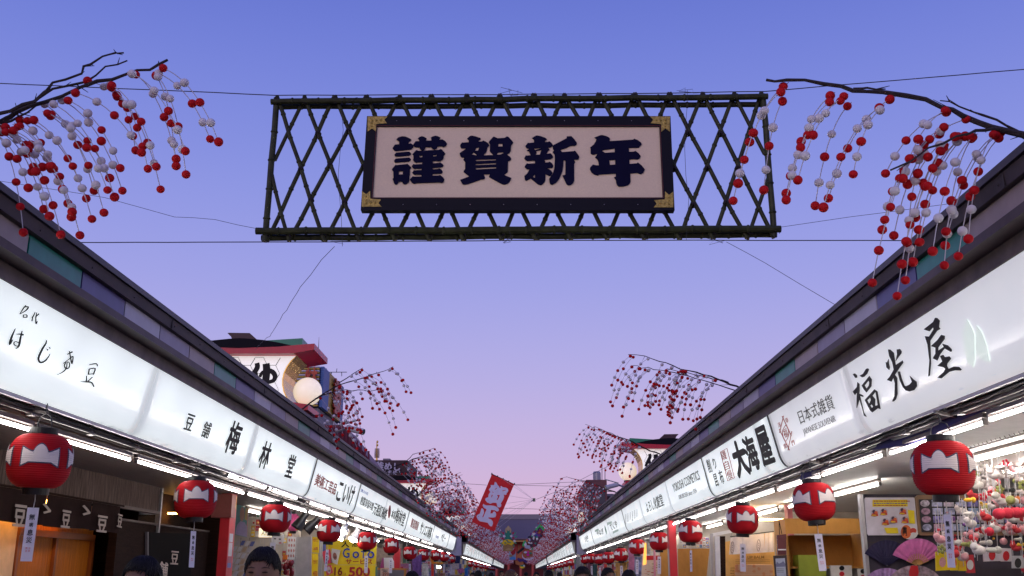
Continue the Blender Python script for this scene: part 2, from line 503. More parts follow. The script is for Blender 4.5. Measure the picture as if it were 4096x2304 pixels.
def sign_text(sd, body, a, b, hpx, mat, parent, bold=.012, name='lettering'):
    P0 = sign_pt(sd, *a); P1 = sign_pt(sd, *b); up = Vector((-.23 * sd, 0, 1)).normalized()
    mid = (P0 + P1) / 2; q0 = proj(mid); q1 = proj(mid + up * .1)
    h = hpx / abs(q0[1] - q1[1]) * .1
    return text(body, P0, P1, up, h, name, mat, parent, bold, .003, nrm=Vector((-sd, 0, -.23)).normalized())
def sign_shapes(sd, zf, polys, strokes, mat, parent, name='lettering'):
    nrm = Vector((sd, 0, .23)).normalized(); mb = MB(); k = 0
    for ol, holes in polys:
        off = .008 + .0004 * (k % 7); k += 1
        f = lambda p: sign_pt(sd, *zf(*p), off=off)
        mb.plate([f(p) for p in ol], nrm * .004, [[f(p) for p in h] for h in holes])
    for s in strokes:
        off = .008 + .0004 * (k % 7); k += 1
        add_stroke(mb, s, lambda x, y: sign_pt(sd, *zf(x, y), off=off), nrm * .004)
    return mb.build(name, mat, parent)

def make_sign(sd, bounds, st, label, low=.66, tint=(.90, .97, .985), frames=(True, True), name='shop_sign'):
    t = thing(name, (SX(sd, 3.7), bounds[0], 3.0), label, 'shop sign', 'lit shop signs under the eaves')
    mat = sign_mat('sign_face_%.2f_%.2f' % (st, low), st, tint, low)
    for a, b in zip(bounds, bounds[1:]): panel(sd, a, b, mat, t)
    if frames[0]: end_frame(sd, bounds[0], t)
    if frames[1]: end_frame(sd, bounds[-1], t)
    return t
Z6 = ZZ(0, 1200, 3.8136); Z7 = ZZ(720, 1630, 3.622); Z4 = ZZ(800, 1650, 2.216); Z8 = ZZ(2800, 1660, 4.527); ZR = ZZ(2300, 1650, 2.216)
Z5 = ZZ(3380, 1260, 3.294); ZN = ZZ(2700, 900, 1.449)
yl = [y_at(p, -1) for p in (630, 1030, 1267, 1443, 1551, 1637, 1738, 1799, 1826)]
yr = [y_at(p, 1) for p in (3373, 3073, 3014, 2807, 2659, 2555, 2487, 2425, 2363, 2318)]
# left: roasted-bean shop
s1 = make_sign(-1, [-6.9, 1.2, yl[0]], .80, 'large lit white shop sign with brushed bean-shop lettering, nearest on the left', frames=(False, False))
STK = [
    [(238, 435, 6), (180, 570, 26), (150, 680, 26), (200, 605, 4)], [(250, 523, 4), (320, 522, 22), (362, 535, 26)],
    [(342, 470, 8), (320, 560, 22), (290, 700, 26), (240, 748, 4)], [(295, 690, 14), (270, 705, 12), (230, 690, 14), (215, 660, 12), (240, 635, 12), (285, 650, 14)],
    [(712, 612, 8), (705, 660, 18), (660, 730, 24), (610, 830, 26), (590, 900, 26), (620, 955, 26), (690, 930, 20), (740, 870, 12), (768, 822, 3)],
    [(715, 740, 4), (735, 768, 20)], [(752, 716, 4), (770, 740, 18)],
    [(1060, 780, 10), (1075, 850, 14), (1100, 975, 16), (1118, 860, 12), (1075, 890, 10), (965, 970, 6)], [(1030, 830, 10), (1110, 790, 18)],
    [(1010, 950, 12), (985, 1000, 14), (1010, 1050, 16), (1055, 1030, 14), (1065, 970, 12), (1030, 945, 10), (1015, 1040, 12), (960, 1100, 14), (870, 1145, 3)],
    [(1365, 990, 10), (1470, 972, 18), (1490, 1012, 12)], [(1365, 1050, 16), (1350, 1140, 16)], [(1365, 1055, 14), (1455, 1045, 18), (1425, 1140, 16)], [(1350, 1135, 12), (1430, 1125, 12)],
    [(1325, 1155, 10), (1320, 1240, 18)], [(1415, 1175, 10), (1345, 1240, 16)], [(1230, 1250, 6), (1320, 1250, 20), (1400, 1260, 20), (1435, 1325, 18)],
    [(400, 80, 8), (360, 130, 14), (305, 215, 5)], [(365, 110, 12), (435, 105, 18), (400, 160, 14), (305, 217, 4)],
    [(360, 225, 10), (360, 265, 12)], [(358, 265, 12), (412, 265, 14)], [(415, 268, 12), (415, 225, 12)], [(358, 228, 10), (416, 226, 10)],
    [(540, 185, 6), (510, 250, 14), (485, 265, 6)], [(505, 250, 12), (490, 325, 12)], [(540, 265, 10), (600, 210, 14)], [(565, 190, 6), (550, 280, 12), (555, 365, 16), (575, 320, 4)],
]
for a, b in ((0, 4), (4, 7), (7, 10), (10, 17), (17, 23), (23, 27)): sign_shapes(-1, Z6, [], STK[a:b], m_ink, s1)
s2 = make_sign(-1, [yl[0], yl[1], yl[2]], .78, 'lit white sign of the bean confectioner, five black brush characters, left row', frames=(False, True))
for ch, x, y, h, w, bo in (('豆', 138, 215, 225, 105, .012), ('舗', 385, 325, 225, 105, .01), ('梅', 780, 440, 440, 165, .022), ('林', 1235, 690, 370, 130, .02), ('堂', 1605, 850, 320, 95, .016)):
    a, b = Z7(x - w * .5, y - w * .17), Z7(x + w * .5, y + w * .17)
    sign_text(-1, ch, a, b, h / 3.622, m_ink, s2, bo)
s3 = make_sign(-1, [yl[2], yl[3]], .77, 'lit white art-crafts shop sign, small red and large black characters, left row', frames=(False, True))
sign_text(-1, '美術工芸品', Z4(1025, 590), Z4(1208, 685), 46, m_inkred, s3, .02)
sign_text(-1, 'こいけ', Z4(1222, 690), Z4(1362, 745), 78, m_ink, s3, .022)
s4 = make_sign(-1, [yl[3], yl[4], yl[5]], .77, 'lit white sign crowded with black characters and a red medallion, left row', frames=(False, True))
sign_text(-1, '名物うまいもの会', Z4(1427, 688), Z4(1490, 722), 13, m_inkblue, s4, .0)
sign_text(-1, '創業享保年間', Z4(1425, 775), Z4(1536, 838), 34, m_ink, s4, .01)
sign_text(-1, '元祖紅梅焼', Z4(1542, 845), Z4(1656, 905), 46, m_ink, s4, .014)
sign_text(-1, '本家', Z4(1698, 895), Z4(1732, 913), 34, m_ink, s4, .01)
sign_text(-1, '梅林堂', Z4(1735, 905), Z4(1815, 955), 54, m_ink, s4, .014)
sign_shapes(-1, Z4, [([(1680 + 11 * math.cos(a * .3142) + 5 * math.sin(a * .3142), 880 - 58 * math.sin(a * .3142)) for a in range(20)], [])], [], m_inkred, s4, 'medallion')
s5 = make_sign(-1, [yl[5], yl[6]], .80, 'lit white wholesaler sign, four red then six black characters, left row', frames=(False, True))
sign_text(-1, '製造問屋', Z4(1872, 975), Z4(1936, 1010), 34, m_inkred, s5, .02)
sign_text(-1, 'サンエス商事', Z4(1955, 1020), Z4(2052, 1072), 48, m_ink, s5, .02)
ZF = ZZ(1460, 2100, 5.855)
s6 = make_sign(-1, [yl[6], yl[7]], .80, 'lit white sign with small blue and red words around black katakana, left row', frames=(False, True))
sign_text(-1, 'toys', ZF(1655, 275), ZF(1725, 300), 13, m_inkblue, s6, .02)
sign_text(-1, 'ベビー', ZF(1790, 270), ZF(1885, 315), 30, m_ink, s6, .02)
s7 = make_sign(-1, [yl[7], yl[8] - .2, 62.9], .72, 'lit white sign closing the near left block at the cross street', frames=(False, True))

# right row
r1 = make_sign(1, [-6.9, 3.0, yr[0], yr[1]], .54, 'large lit white souvenir shop sign with big brush characters, nearest on the right', low=.72, tint=(.97, .97, 1.0), frames=(False, True))
H = lambda *p: (list(p), [])
sign_shapes(1, Z5, [
    ([(100, 778), (125, 770), (155, 795), (158, 825), (135, 830)], []),
    ([(190, 800), (235, 775), (275, 710), (300, 703), (313, 720), (290, 775), (250, 815), (225, 822)], []),
    ([(218, 930), (318, 803), (350, 850), (345, 940), (282, 1020), (250, 985)], [[(255, 930), (308, 862), (318, 890), (312, 930), (282, 972)]]),
    ([(100, 1010), (155, 950), (160, 885), (188, 910), (190, 1000), (185, 1035), (235, 1060), (240, 1080), (195, 1065), (250, 1290), (282, 1340), (250, 1330), (190, 1110), (155, 1225), (150, 1225), (155, 1020), (130, 1055)], []),
    ([(258, 1120), (385, 980), (425, 1010), (465, 1240), (430, 1230), (360, 1283), (330, 1260)], [[(290, 1125), (330, 1085), (340, 1120), (320, 1165), (310, 1165)], [(358, 1065), (400, 1010), (430, 1185), (400, 1200), (392, 1185), (396, 1110), (378, 1090)], [(330, 1195), (350, 1175), (370, 1205), (352, 1230)]]),
    ([(565, 455), (590, 455), (640, 500), (665, 660), (755, 600), (765, 630), (720, 690), (655, 790), (685, 830), (690, 1040), (670, 1110), (640, 1140), (615, 1140), (650, 1070), (655, 900), (635, 825), (610, 878), (550, 855), (590, 810), (640, 720), (620, 620), (580, 540)], []),
    ([(535, 620), (550, 630), (572, 580), (575, 640), (588, 690), (580, 725), (545, 690)], []),
    ([(680, 455), (720, 448), (743, 480), (740, 505), (665, 608), (685, 520)], []),
    ([(690, 745), (720, 745), (745, 840), (780, 930), (800, 940), (850, 915), (880, 880), (850, 800), (900, 850), (940, 880), (945, 940), (910, 990), (850, 1008), (800, 995), (760, 950), (720, 860)], []),
    ([(1035, 190), (1160, 90), (1185, 38), (1210, 40), (1245, 75), (1235, 160), (1253, 185), (1210, 210), (1120, 340), (1130, 640), (1115, 800), (1095, 810), (1110, 600), (1085, 390), (1050, 280), (1105, 285), (1165, 190), (1160, 160), (1110, 215)], []),
    ([(1130, 410), (1215, 330), (1265, 262), (1310, 275), (1310, 315), (1225, 430), (1225, 470), (1300, 420), (1280, 380), (1350, 400), (1400, 450), (1405, 480), (1390, 485), (1310, 440), (1250, 520), (1215, 600), (1155, 570), (1190, 510), (1190, 430)], []),
    ([(1250, 540), (1290, 525), (1310, 555), (1370, 545), (1395, 575), (1345, 640), (1340, 670), (1360, 710), (1430, 680), (1500, 685), (1535, 720), (1520, 732), (1450, 730), (1370, 750), (1270, 835), (1215, 825), (1300, 750), (1320, 710), (1300, 690), (1215, 670), (1280, 610)], []),
], [], m_ink, r1)
sign_text(1, '日本式雑貨', ZN(718, 1118), ZN(915, 1020), 56, m_ink, r1, -.004)
sign_text(1, 'JAPANESE SOUVENIR', ZN(745, 1205), ZN(930, 1125), 31, m_inkgrey, r1, -.012)
sign_shapes(1, ZN, [], [[(628, 1106, 3.4), (605, 1205, 3.4)], [(603, 1183, 3.4), (663, 1306, 3.4)], [(620, 1108, 3.4), (674, 1224, 3.4)], [(676, 1196, 3.4), (654, 1306, 3.4)],
    [(640, 1160, 2.6), (622, 1195, 2.6), (628, 1235, 2.6), (642, 1252, 2.6), (658, 1215, 2.6), (652, 1175, 2.6), (640, 1160, 2.6)]], m_inkred, r1, 'emblem')
sign_text(1, '福', ZN(630, 1212), ZN(651, 1200), 34, m_inkred, r1, .0, 'emblem')
for ch, x, y in (('浅', 604, 1158), ('草', 648, 1132), ('雷', 638, 1282), ('門', 684, 1262)):
    sign_text(1, ch, ZN(x - 7, y + 4), ZN(x + 7, y - 4), 18, m_inkred, r1, .0, 'emblem')
mk = M('pale_green_print', (.54, .62, .57), .3, var=.1, emit=(.86, .98, .89), es=.55)
sign_shapes(1, ZN, [([(1690, 545), (1720, 600), (1735, 640), (1735, 780), (1725, 825), (1690, 790), (1675, 700), (1668, 620)], []),
                    ([(1745, 580), (1775, 620), (1805, 700), (1820, 790), (1800, 790), (1765, 770), (1742, 740)], [])], [], mk, r1, 'leaf_mark')
r2 = make_sign(1, [yr[1], yr[2], yr[3]], .78, 'lit white kelp shop sign with thick black characters and red seal, right row', frames=(False, True))
for ch, x, y, h, w, bo in (('大', 725, 790, 590, 210, .05), ('海', 925, 690, 590, 190, .035), ('屋', 1170, 560, 650, 200, .035), ('削', 165, 920, 240, 60, .01), ('り', 262, 875, 190, 45, .01), ('昆', 290, 1175, 220, 60, .01), ('布', 385, 1120, 260, 65, .01)):
    sign_text(1, ch, Z8(x - w / 2, y + w * .22), Z8(x + w / 2, y - w * .22), h / 4.527, m_ink, r2, bo)
sign_shapes(1, Z8, [], [[(365, 670, 8), (485, 605, 8)], [(365, 670, 7), (500, 1195, 7)], [(485, 605, 7), (622, 1140, 7)], [(500, 1198, 8), (622, 1140, 8)]], m_inkred, r2, 'seal')
for ch, x, y in (('磯', 428, 730), ('自', 480, 910), ('慢', 535, 1080)):
    sign_text(1, ch, Z8(x - 42, y + 22), Z8(x + 42, y - 22), 36, m_inkred, r2, .0, 'seal')
r3 = make_sign(1, [yr[3], yr[4], yr[5], yr[6]], .78, 'lit white cosmetics shop sign in three panels with English words, right row', frames=(False, True))
sign_text(1, 'YOROSHI COSMETICS', ZR(868, 672), ZR(1100, 552), 34, m_ink, r3, .0)
sign_text(1, 'KIKUBOSHI since 1924', ZR(922, 752), ZR(1076, 690), 18, m_inkgrey, r3, .0)
sign_text(1, 'よろし化粧堂', ZR(630, 845), ZR(778, 770), 46, m_ink, r3, .006)
for i in range(6):
    sign_shapes(1, ZR, [], [[(448 + i * 20, 905 - i * 9 + j * 11, 5), (449 + i * 20, 911 - i * 9 + j * 11, 5)] for j in range(8 - i % 3)], m_inkgrey, r3)['kind'] = 'stuff'
r4 = make_sign(1, [yr[6], yr[7], yr[8]], .77, 'lit white sign with black brush words and green leaf strokes, right row', frames=(False, True))
ZQ = ZZ(2250, 2050, 5.704)
sign_text(1, 'てくや', ZQ(1090, 350), ZQ(1245, 250), 28, m_ink, r4, .01)
sign_text(1, 'やなぎ', ZQ(780, 480), ZQ(935, 420), 22, m_ink, r4, .01)
sign_shapes(1, ZQ, [], [[(960, 300, 6), (985, 400, 26), (1008, 500, 4)]] + [[(1020 + i * 18, 230 - i * 6, 9), (1028 + i * 18, 290 - i * 8, 9)] for i in range(6)]
            + [[(745 + i * 14, 395 - i * 5, 8), (750 + i * 14, 445 - i * 6, 8)] for i in range(6)] + [[(1155 + i * 18, 430 - i * 8, 9), (1160 + i * 18, 480 - i * 9, 9)] for i in range(7)], m_inkgreen, r4)['kind'] = 'stuff'
r5 = make_sign(1, [yr[8], yr[9] - .5, 61.4], .80, 'lit white sign closing the near right block, blue and red words', frames=(False, True))
sign_text(1, 'いせや', ZQ(510, 620), ZQ(585, 580), 26, m_ink, r5, .01)
# farther blocks: panels whose writing is too small to read in the photograph
rnd = random.Random(5)
for sd in (-1, 1):
    for bi in (1, 2):
        y0, y1 = BLOCKS[sd][bi]; n = int((y1 - y0) / 4.6); st_ = (y1 - y0 - .3) / n
        for i in range(n):
            ya = y0 + .1 + i * st_; yb = ya + st_
            t = make_sign(sd, [ya, yb], .70 + .1 * rnd.random(), 'small lit white sign, %s along the %s %s block' % (ordw(i), ['middle', 'far'][bi - 1], SIDE[sd]), frames=(False, True))
            mb = MB(); u = ya + .5
            while u < yb - .8:
                s_, z_ = 3.66, 3.48 + rnd.uniform(-.08, .08); w = rnd.uniform(.10, .2); h = rnd.uniform(.08, .17)
                for q in range(3):
                    a = z_ + h * (1 - q); sx = SX(sd, 4.461 - .23 * a - .008 + sd * 0)
                    mb.box(sx - .002, sx + .002, u + q * .01, u + w, a - h * .22, a + h * .22)
                u += w * 1.5 + (rnd.random() < .2) * .5
            mb.build('lettering', rnd.choice([m_ink, m_ink, m_inkgrey, m_inkred]), t)['kind'] = 'stuff'

# ---------------------------------------------------------------- fluorescent lights
def tube_proto(L):
    mb = MB().tube([(0, 0, 0), (0, L, 0)], .0165, 8)
    fx = MB().box(-.022, .022, -.02, L + .02, .040, .075); en = MB()
    for y in (-.02, L): en.box(-.02, .02, y - .0, y + .02, -.022, .036)
    return mb.build('x', m_tube, data_only=True), fx.build('x', m_housing, data_only=True), en.build('x', m_pipe, data_only=True)
TB = tube_proto(2.20); TB2 = MB().tube([(0, 0, 0), (0, 2.2, 0)], .018, 8).build('x', m_tube2, data_only=True)
def light(x, y, z, label, grp, shop=False):
    t = thing('fluorescent_light', (x, y, z), label, 'fluorescent light', grp)
    link('tube', TB2 if shop else TB[0], t, True); link('fixture', TB[1], t, True); link('end_holder', TB[2], t, True)['kind'] = 'stuff'; return t
for sd in (-1, 1):
    for bi, (y0, y1) in enumerate(BLOCKS[sd]):
        yy = max(y0, -4) + .6 + (.55 if sd < 0 else 0); i = 0
        while yy + 2.2 < min(y1, 150):
            light(SX(sd, 4.0 + (.02 if i % 2 else 0)), yy, 2.80, 'bare white fluorescent tube under the %s eave, %s from the camera in the %s block' % (SIDE[sd], ordw(i), ['near', 'middle', 'far'][bi]), 'tubes in line behind the lanterns')
            yy += 2.36; i += 1
for i, yy in enumerate([14.6, 17.0, 20.4, 22.8, 26.0, 28.5, 32, 34.6, 38, 40.5, 44, 47]):
    light(SX(-1, 3.915), yy, 2.955, 'short-looking tube tucked right under the left signs, %s from the camera' % ordw(i), 'tubes tucked under the left signs')
for i, yy in enumerate([5.2, 7.6, 10.2, 14.6, 17.4, 20.5, 23.2, 26.2, 30, 34, 38]):
    light(SX(1, 5.25), yy, 2.82, 'fluorescent tube on the shop ceiling, right side, %s from the camera' % ordw(i), 'tubes on the right shop ceilings', True)
for i, yy in enumerate([5.6, 8.4, 11.0]):  # extra tubes added to brighten the near right shop
    light(SX(1, 6.3), yy, 2.82, 'added fluorescent tube deep inside the plush toy shop, %s from the street corner' % ordw(i), 'added tubes deep in the near right shop', True)
for i, yy in enumerate([20.6, 23.2, 26.2, 30, 34, 38]):  # ceiling tubes added to light the left shops
    light(SX(-1, 5.2), yy, 2.82, 'added fluorescent tube on the shop ceiling, left side, %s past the red pillar' % ordw(i), 'added tubes on the left shop ceilings', True)
# ---------------------------------------------------------------- paper lanterns
LR, LH = .25, .222
m_paper = M('lantern_red_paper', (.40, .004, .010), .7, var=.14, scale=7, spec=.2)
m_lblack = M('lantern_ring_black', (.007, .006, .009), .4, spec=.3)
m_crest = M('crest_white', (.72, .64, .62), .6, var=.06)
m_crestline = M('crest_outline', (.055, .05, .10), .6)
m_tagpaper = M('tag_paper', (.74, .72, .82), .7, var=.05)
def lprof(z):
    q = min(abs(z) / LH, 1.0)
    r0 = .118
    return r0 + (LR - r0) * (1 - q ** 2.9) ** .62
NR = 25
def lrad(z):
    ph = (z + LH) / (2 * LH) * NR
    return lprof(z) + .0062 * (abs(math.sin(math.pi * ph)) - .5)
prof = []
for i in range(NR * 4 + 1):
    z = -LH + 2 * LH * i / (NR * 4); prof.append((lrad(z), z))
la_body = MB().lathe(prof, 48).build('x', m_paper, data_only=True, smooth=True)
la_top = MB().lathe([(.112, LH - .01), (.116, LH + .004), (.116, LH + .052), (.108, LH + .055), (.105, LH + .03), (.10, LH + .01)], 28).build('x', m_lblack, data_only=True)
la_bot = MB().lathe([(.09, -LH - .03), (.098, -LH - .055), (.104, -LH - .055), (.104, -LH + .003), (.10, -LH + .01)], 28).build('x', m_lblack, data_only=True)
def crest_lim(t, grow):
    """t in -1..1 across the crest: (low, high) as parts of the lantern radius"""
    a = abs(t)
    peak = .25 + .29 * (1 - (a / .40) ** 1.8) ** .75 if a < .40 else None
    horn = .25 + .16 * max(0, (a - .44) / .56) ** 1.2
    hi = max(horn, peak if peak is not None else -1, .25)
    lo = -.10 if a < .60 else -.10 - .14 * ((a - .60) / .40) ** .9
    return lo - grow, hi + grow
def crest_mesh(th0, grow, lift, mat_):
    mb = MB(); n, m = 40, 30; half = R(32.5) + grow * 1.0
    for i in range(n + 1):
        t = -1 + 2 * i / n; th = th0 + t * half
        lo, hi = crest_lim(max(-1, min(1, t * (half / R(32.5)))), grow)
        for j in range(m + 1):
            z = (lo + (hi - lo) * j / m) * LR * .90 + .008
            r = lrad(z) + lift
            mb.v.append(Vector((r * math.cos(th), r * math.sin(th), z)))
    for i in range(n):
        for j in range(m): mb.face((i * (m + 1) + j, (i + 1) * (m + 1) + j, (i + 1) * (m + 1) + j + 1, i * (m + 1) + j + 1))
    return mb.build('x', mat_, data_only=True, smooth=True)
la_crest = [crest_mesh(math.pi / 2 * k, 0, .0075, m_crest) for k in range(4)]
la_line = [crest_mesh(math.pi / 2 * k, .05, .0045, m_crestline) for k in range(4)]
mb = MB()
mb.tube([(.10, 0, LH + .03), (.10, 0, LH + .09), (.07, 0, LH + .15), (0, 0, LH + .175), (-.07, 0, LH + .15), (-.10, 0, LH + .09), (-.10, 0, LH + .03)], .005, 6)
la_handle = mb.build('x', m_wire, data_only=True)
la_hook = MB().tube([(0, 0, LH + .165), (.012, 0, LH + .185), (0, 0, LH + .215), (0, 0, LH + .26)], .005, 6).build('x', m_wire, data_only=True)
la_string = MB().tube([(0, 0, -LH - .03), (.004, .003, -LH - .10), (0, 0, -LH - .165)], .004, 5).build('x', m_cord, data_only=True)
TW, TH_, TZ = .088, .43, -LH - .16
la_tag = MB().plate([(-TW / 2, 0, TZ), (TW / 2, 0, TZ), (TW / 2, 0, TZ - TH_), (-TW / 2, 0, TZ - TH_)], (0, .002, 0)).build('x', m_tagpaper, data_only=True)
mb = MB()
for i, ch in enumerate('無病息災'):
    zc = TZ - .075 - i * .062; w = .044 if i != 1 else .032
    text(ch, (-w / 2, -.002, zc), (w / 2, -.002, zc), (0, 0, 1), w * 1.05, 'x', None, None, .012, .001, mb=mb)
la_ink = mb.build('x', m_ink, data_only=True)
mb = MB()
for i, ch in enumerate('浅草観音'):
    x = .011 if i < 2 else -.011; z = TZ - .325 - (i % 2) * .022
    text(ch, (x - .008, -.002, z), (x + .008, -.002, z), (0, 0, 1), .017, 'x', None, None, 0, .001, mb=mb)
la_seal = mb.build('x', M('seal_red', (.6, .12, .12), .6), data_only=True)
def lantern(p, turn, tagturn, label, parts=True):
    t = thing('paper_lantern', p, label, 'lantern', 'red paper lanterns hung along the shop fronts')
    b = link('paper_body', la_body, t, True); b.rotation_euler.z = turn
    for k in range(4):
        link('crest', la_crest[k], b, True); link('crest_outline', la_line[k], b, True)
    link('top_ring', la_top, t, True); link('bottom_ring', la_bot, t, True)
    t.rotation_euler = (.05 * math.sin(p[1] * 5.3), .04 * math.cos(p[1] * 3.7), 0)
    h = link('handle', la_handle, t, True); h.rotation_euler.z = turn * .5
    link('hook', la_hook, t, True)
    link('tag_cord', la_string, t, True)
    g = link('paper_tag', la_tag, t, True); g.rotation_euler.z = tagturn
    link('tag_writing', la_ink, g, True)['kind'] = 'stuff'; link('tag_seal', la_seal, g, True)['kind'] = 'stuff'
    return t
def face_cam(p): return math.atan2(-p[1], -p[0])
LL = [(159, 1844, 0, .35), (782, 1998, 2, 1.1), (1101, 2074, -6, .2), (1316, 2124, 43, 1.2), (1468, 2163, 75, .3), (1565, 2184, 8, .4), (1638.5, 2212, -18, .9), (1694, 2219, -10, .6),
      (1742.7, 2221, 5, .3), (1776.8, 2227, 40, 1.0), (1805, 2235, 8, .5)]
RL = [(3772, 1873, -6, 1.15), (3256, 2008, 48, .25), (2970, 2078, 14, .3), (2762, 2127, 42, 1.35), (2637, 2165, 50, .35), (2548, 2187, 50, .3), (2484, 2219, 46, .4), (2435, 2230, 42, .3), (2397, 2236, -8, .6), (2365, 2233, 44, .2), (2340, 2237, 12, .4)]
LAMPS = []
for sd, lst in ((-1, LL), (1, RL)):
    for i, (px, py, tn, tt) in enumerate(lst):
        p = atX(px, py, SX(sd, 3.80)); f = face_cam(p)
        LAMPS.append((sd, p))
        lantern(p, f + R(tn), f + math.pi / 2 + (tt - .3) * -sd, 'red paper lantern with white crests, %s from the camera along the %s row' % (ordw(i), SIDE[sd]))
rnd = random.Random(11)
for sd, pxs in ((-1, [1883, 1906, 1925, 1940, 1952, 1962, 1970, 1977]), (1, [2283, 2266, 2251, 2237, 2224, 2212, 2203, 2195])):
    for i, px in enumerate(pxs):
        y = y_at(px, sd, 3.80, 2.40)
        lantern((SX(sd, 3.80), y, 2.42), rnd.uniform(0, 6), rnd.uniform(0, 3), 'small far red lantern beyond the cross street, %s along the %s side' % (ordw(i), SIDE[sd]))
# arms that carry the lanterns
arm_me = MB().box(-.16, .10, -.012, .012, -.012, .012).build('x', m_pipe, data_only=True)
brk = MB().box(-.03, .03, -.05, .05, 0, .09).build('x', m_housing, data_only=True)
for i, (sd, p) in enumerate(LAMPS):
    k = sum(1 for q in LAMPS[:i] if q[0] == sd)
    t = thing('lantern_bracket', (SX(sd, 3.86), p.y, 2.93), 'steel arm holding the %s lantern of the %s row' % (ordw(k), SIDE[sd]), 'bracket', 'lantern arms')
    a = link('arm', arm_me, t, True); a.rotation_euler = (0, R(-8) * sd, R(200 if sd > 0 else -20))
    b = link('clamp', brk, t, True); b.location = (.06 * sd, .05, .0)
    w = MB().tube([(SX(sd, 3.81), p.y, 2.92), (SX(sd, 3.80), p.y, p.z + LH + .25)], .004, 5).build('wire', m_wire, t)

# ---------------------------------------------------------------- mochi-flower branches on the eaves
m_bark = M('branch_bark', (.035, .026, .026), .85, var=.3, scale=25, bump=.5, bscale=60)
m_mred = M('ball_red', (.52, .006, .010), .65, spec=.2, var=.08, scale=2)
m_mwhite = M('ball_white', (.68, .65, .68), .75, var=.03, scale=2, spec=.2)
BR = .030
ball_me = {c: MB().ball((0, 0, 0), BR, 16, 10).build('x', m, data_only=True, smooth=True) for c, m in (('r', m_mred), ('w', m_mwhite))}
def branch_tube(mb, pts, r0, r1, rnd, wob=.017):
    P = []
    for i in range(len(pts) - 1):
        a, b = Vector(pts[i]), Vector(pts[i + 1])
        k = max(2, int((b - a).length / .12))
        for j in range(k): P.append(a.lerp(b, j / k) + Vector([rnd.uniform(-wob, wob) for _ in range(3)]) * (1 if (i or j) else 0))
    P.append(Vector(pts[-1])); n = len(P)
    mb.tube(P, [(r0 + (r1 - r0) * i / (n - 1)) * rnd.uniform(.85, 1.2) for i in range(n)], 6)
    for i in range(2, n - 1):                                # buds and snapped side twigs
        if rnd.random() < .55:
            d = (P[i + 1] - P[i]).normalized() + Vector([rnd.uniform(-.9, .9) for _ in range(3)])
            L = rnd.uniform(.015, .06) if rnd.random() < .75 else rnd.uniform(.08, .2)
            mb.tube([P[i], P[i] + d.normalized() * L], [.005, .002], 4)
    return P
def frond(a, b, rnd, out):
    """points of one drooping string from a on the branch to b; it leaves along out and falls"""
    c = a.lerp(b, .33) + Vector((out.x * .24, out.y * .24, .13 * abs(a.z - b.z) + .02))
    return [a * (1 - t) ** 2 + c * 2 * t * (1 - t) + b * t * t for t in [i / 9 for i in range(10)]]
def at_len(P, f):
    L = [0]
    for i in range(1, len(P)): L.append(L[-1] + (P[i] - P[i - 1]).length)
    q = f * L[-1]
    for i in range(1, len(P)):
        if L[i] >= q: return P[i - 1].lerp(P[i], (q - L[i - 1]) / max(1e-6, L[i] - L[i - 1]))
    return P[-1]
def mochi(sd, i, branches, strings, seed, singly, label):
    rnd = random.Random(seed)
    t = thing('mochi_branch', branches[0][0][0], label, 'branch decoration', 'branches of red and white balls on the eaves')
    mb = MB()
    for pts, r0, r1 in branches: branch_tube(mb, pts, r0, r1, rnd)
    mb.build('branch', m_bark, t)
    sm = MB(); jr = MB(); jw = MB(); fine = MB()
    for a, b in strings:
        a, b = Vector(a), Vector(b); out = Vector((b.x - a.x, b.y - a.y, 0))
        P = frond(a, b, rnd, out); sm.tube(P, .0032, 4)
        # wrap of the string around the branch
        n = 5 if (b - a).length > .45 else 4
        fr = [.05 + .95 * (k / (n - 1)) ** .92 + (rnd.uniform(-.035, .035) if 0 < k < n - 1 else 0) for k in range(n)]
        for k, f in enumerate(fr):
            c = 'r' if k % 2 == 0 or k == n - 1 else 'w'
            if rnd.random() < .18: c = 'r' if (singly and 0 < k < n - 1) else ('w' if k < n - 1 else c)
            p = at_len(P, f)
            if singly:
                o = link('ball', ball_me[c], t, True); o.location = p - t.location
                s = rnd.uniform(.93, 1.07); o.scale = (s, s, s * rnd.uniform(.92, 1.02))
                o.rotation_euler = (rnd.uniform(-.3, .3), rnd.uniform(-.3, .3), rnd.uniform(0, 6))
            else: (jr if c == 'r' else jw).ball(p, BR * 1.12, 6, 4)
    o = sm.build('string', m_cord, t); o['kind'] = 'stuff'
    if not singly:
        for q, m in ((jr, m_mred), (jw, M('ball_white_far', (.85, .80, .83), .6))):  # far whites paler: sign light from below put into their colour
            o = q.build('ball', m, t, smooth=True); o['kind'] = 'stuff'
    return t
ZA = ZZ(0, 180, 1.767); ZB = ZZ(2850, 270, 1.51)
def u3(zf, x, y, Y): return atY(*zf(x, y), Y)
rnd = random.Random(3)
YN = 6.55
br = [([u3(ZA, *p, YN) for p in [(-330, 760), (-160, 640), (-60, 560), (0, 535), (130, 460), (330, 400), (560, 300), (700, 265), (860, 205), (1060, 160), (1185, 105)]], .020, .008),
      ([u3(ZA, *p, YN - .05) for p in [(-330, 740), (-120, 580), (0, 500), (160, 440), (310, 340), (370, 270), (560, 195), (650, 145), (800, 50), (875, 55)]], .016, .005),
      ([u3(ZA, *p, YN + .06) for p in [(150, 450), (310, 345), (450, 290), (600, 250), (760, 170), (900, 110)]], .011, .005),
      ([u3(ZA, *p, YN + .12) for p in [(-100, 600), (60, 540), (200, 480), (360, 400)]], .010, .005)]
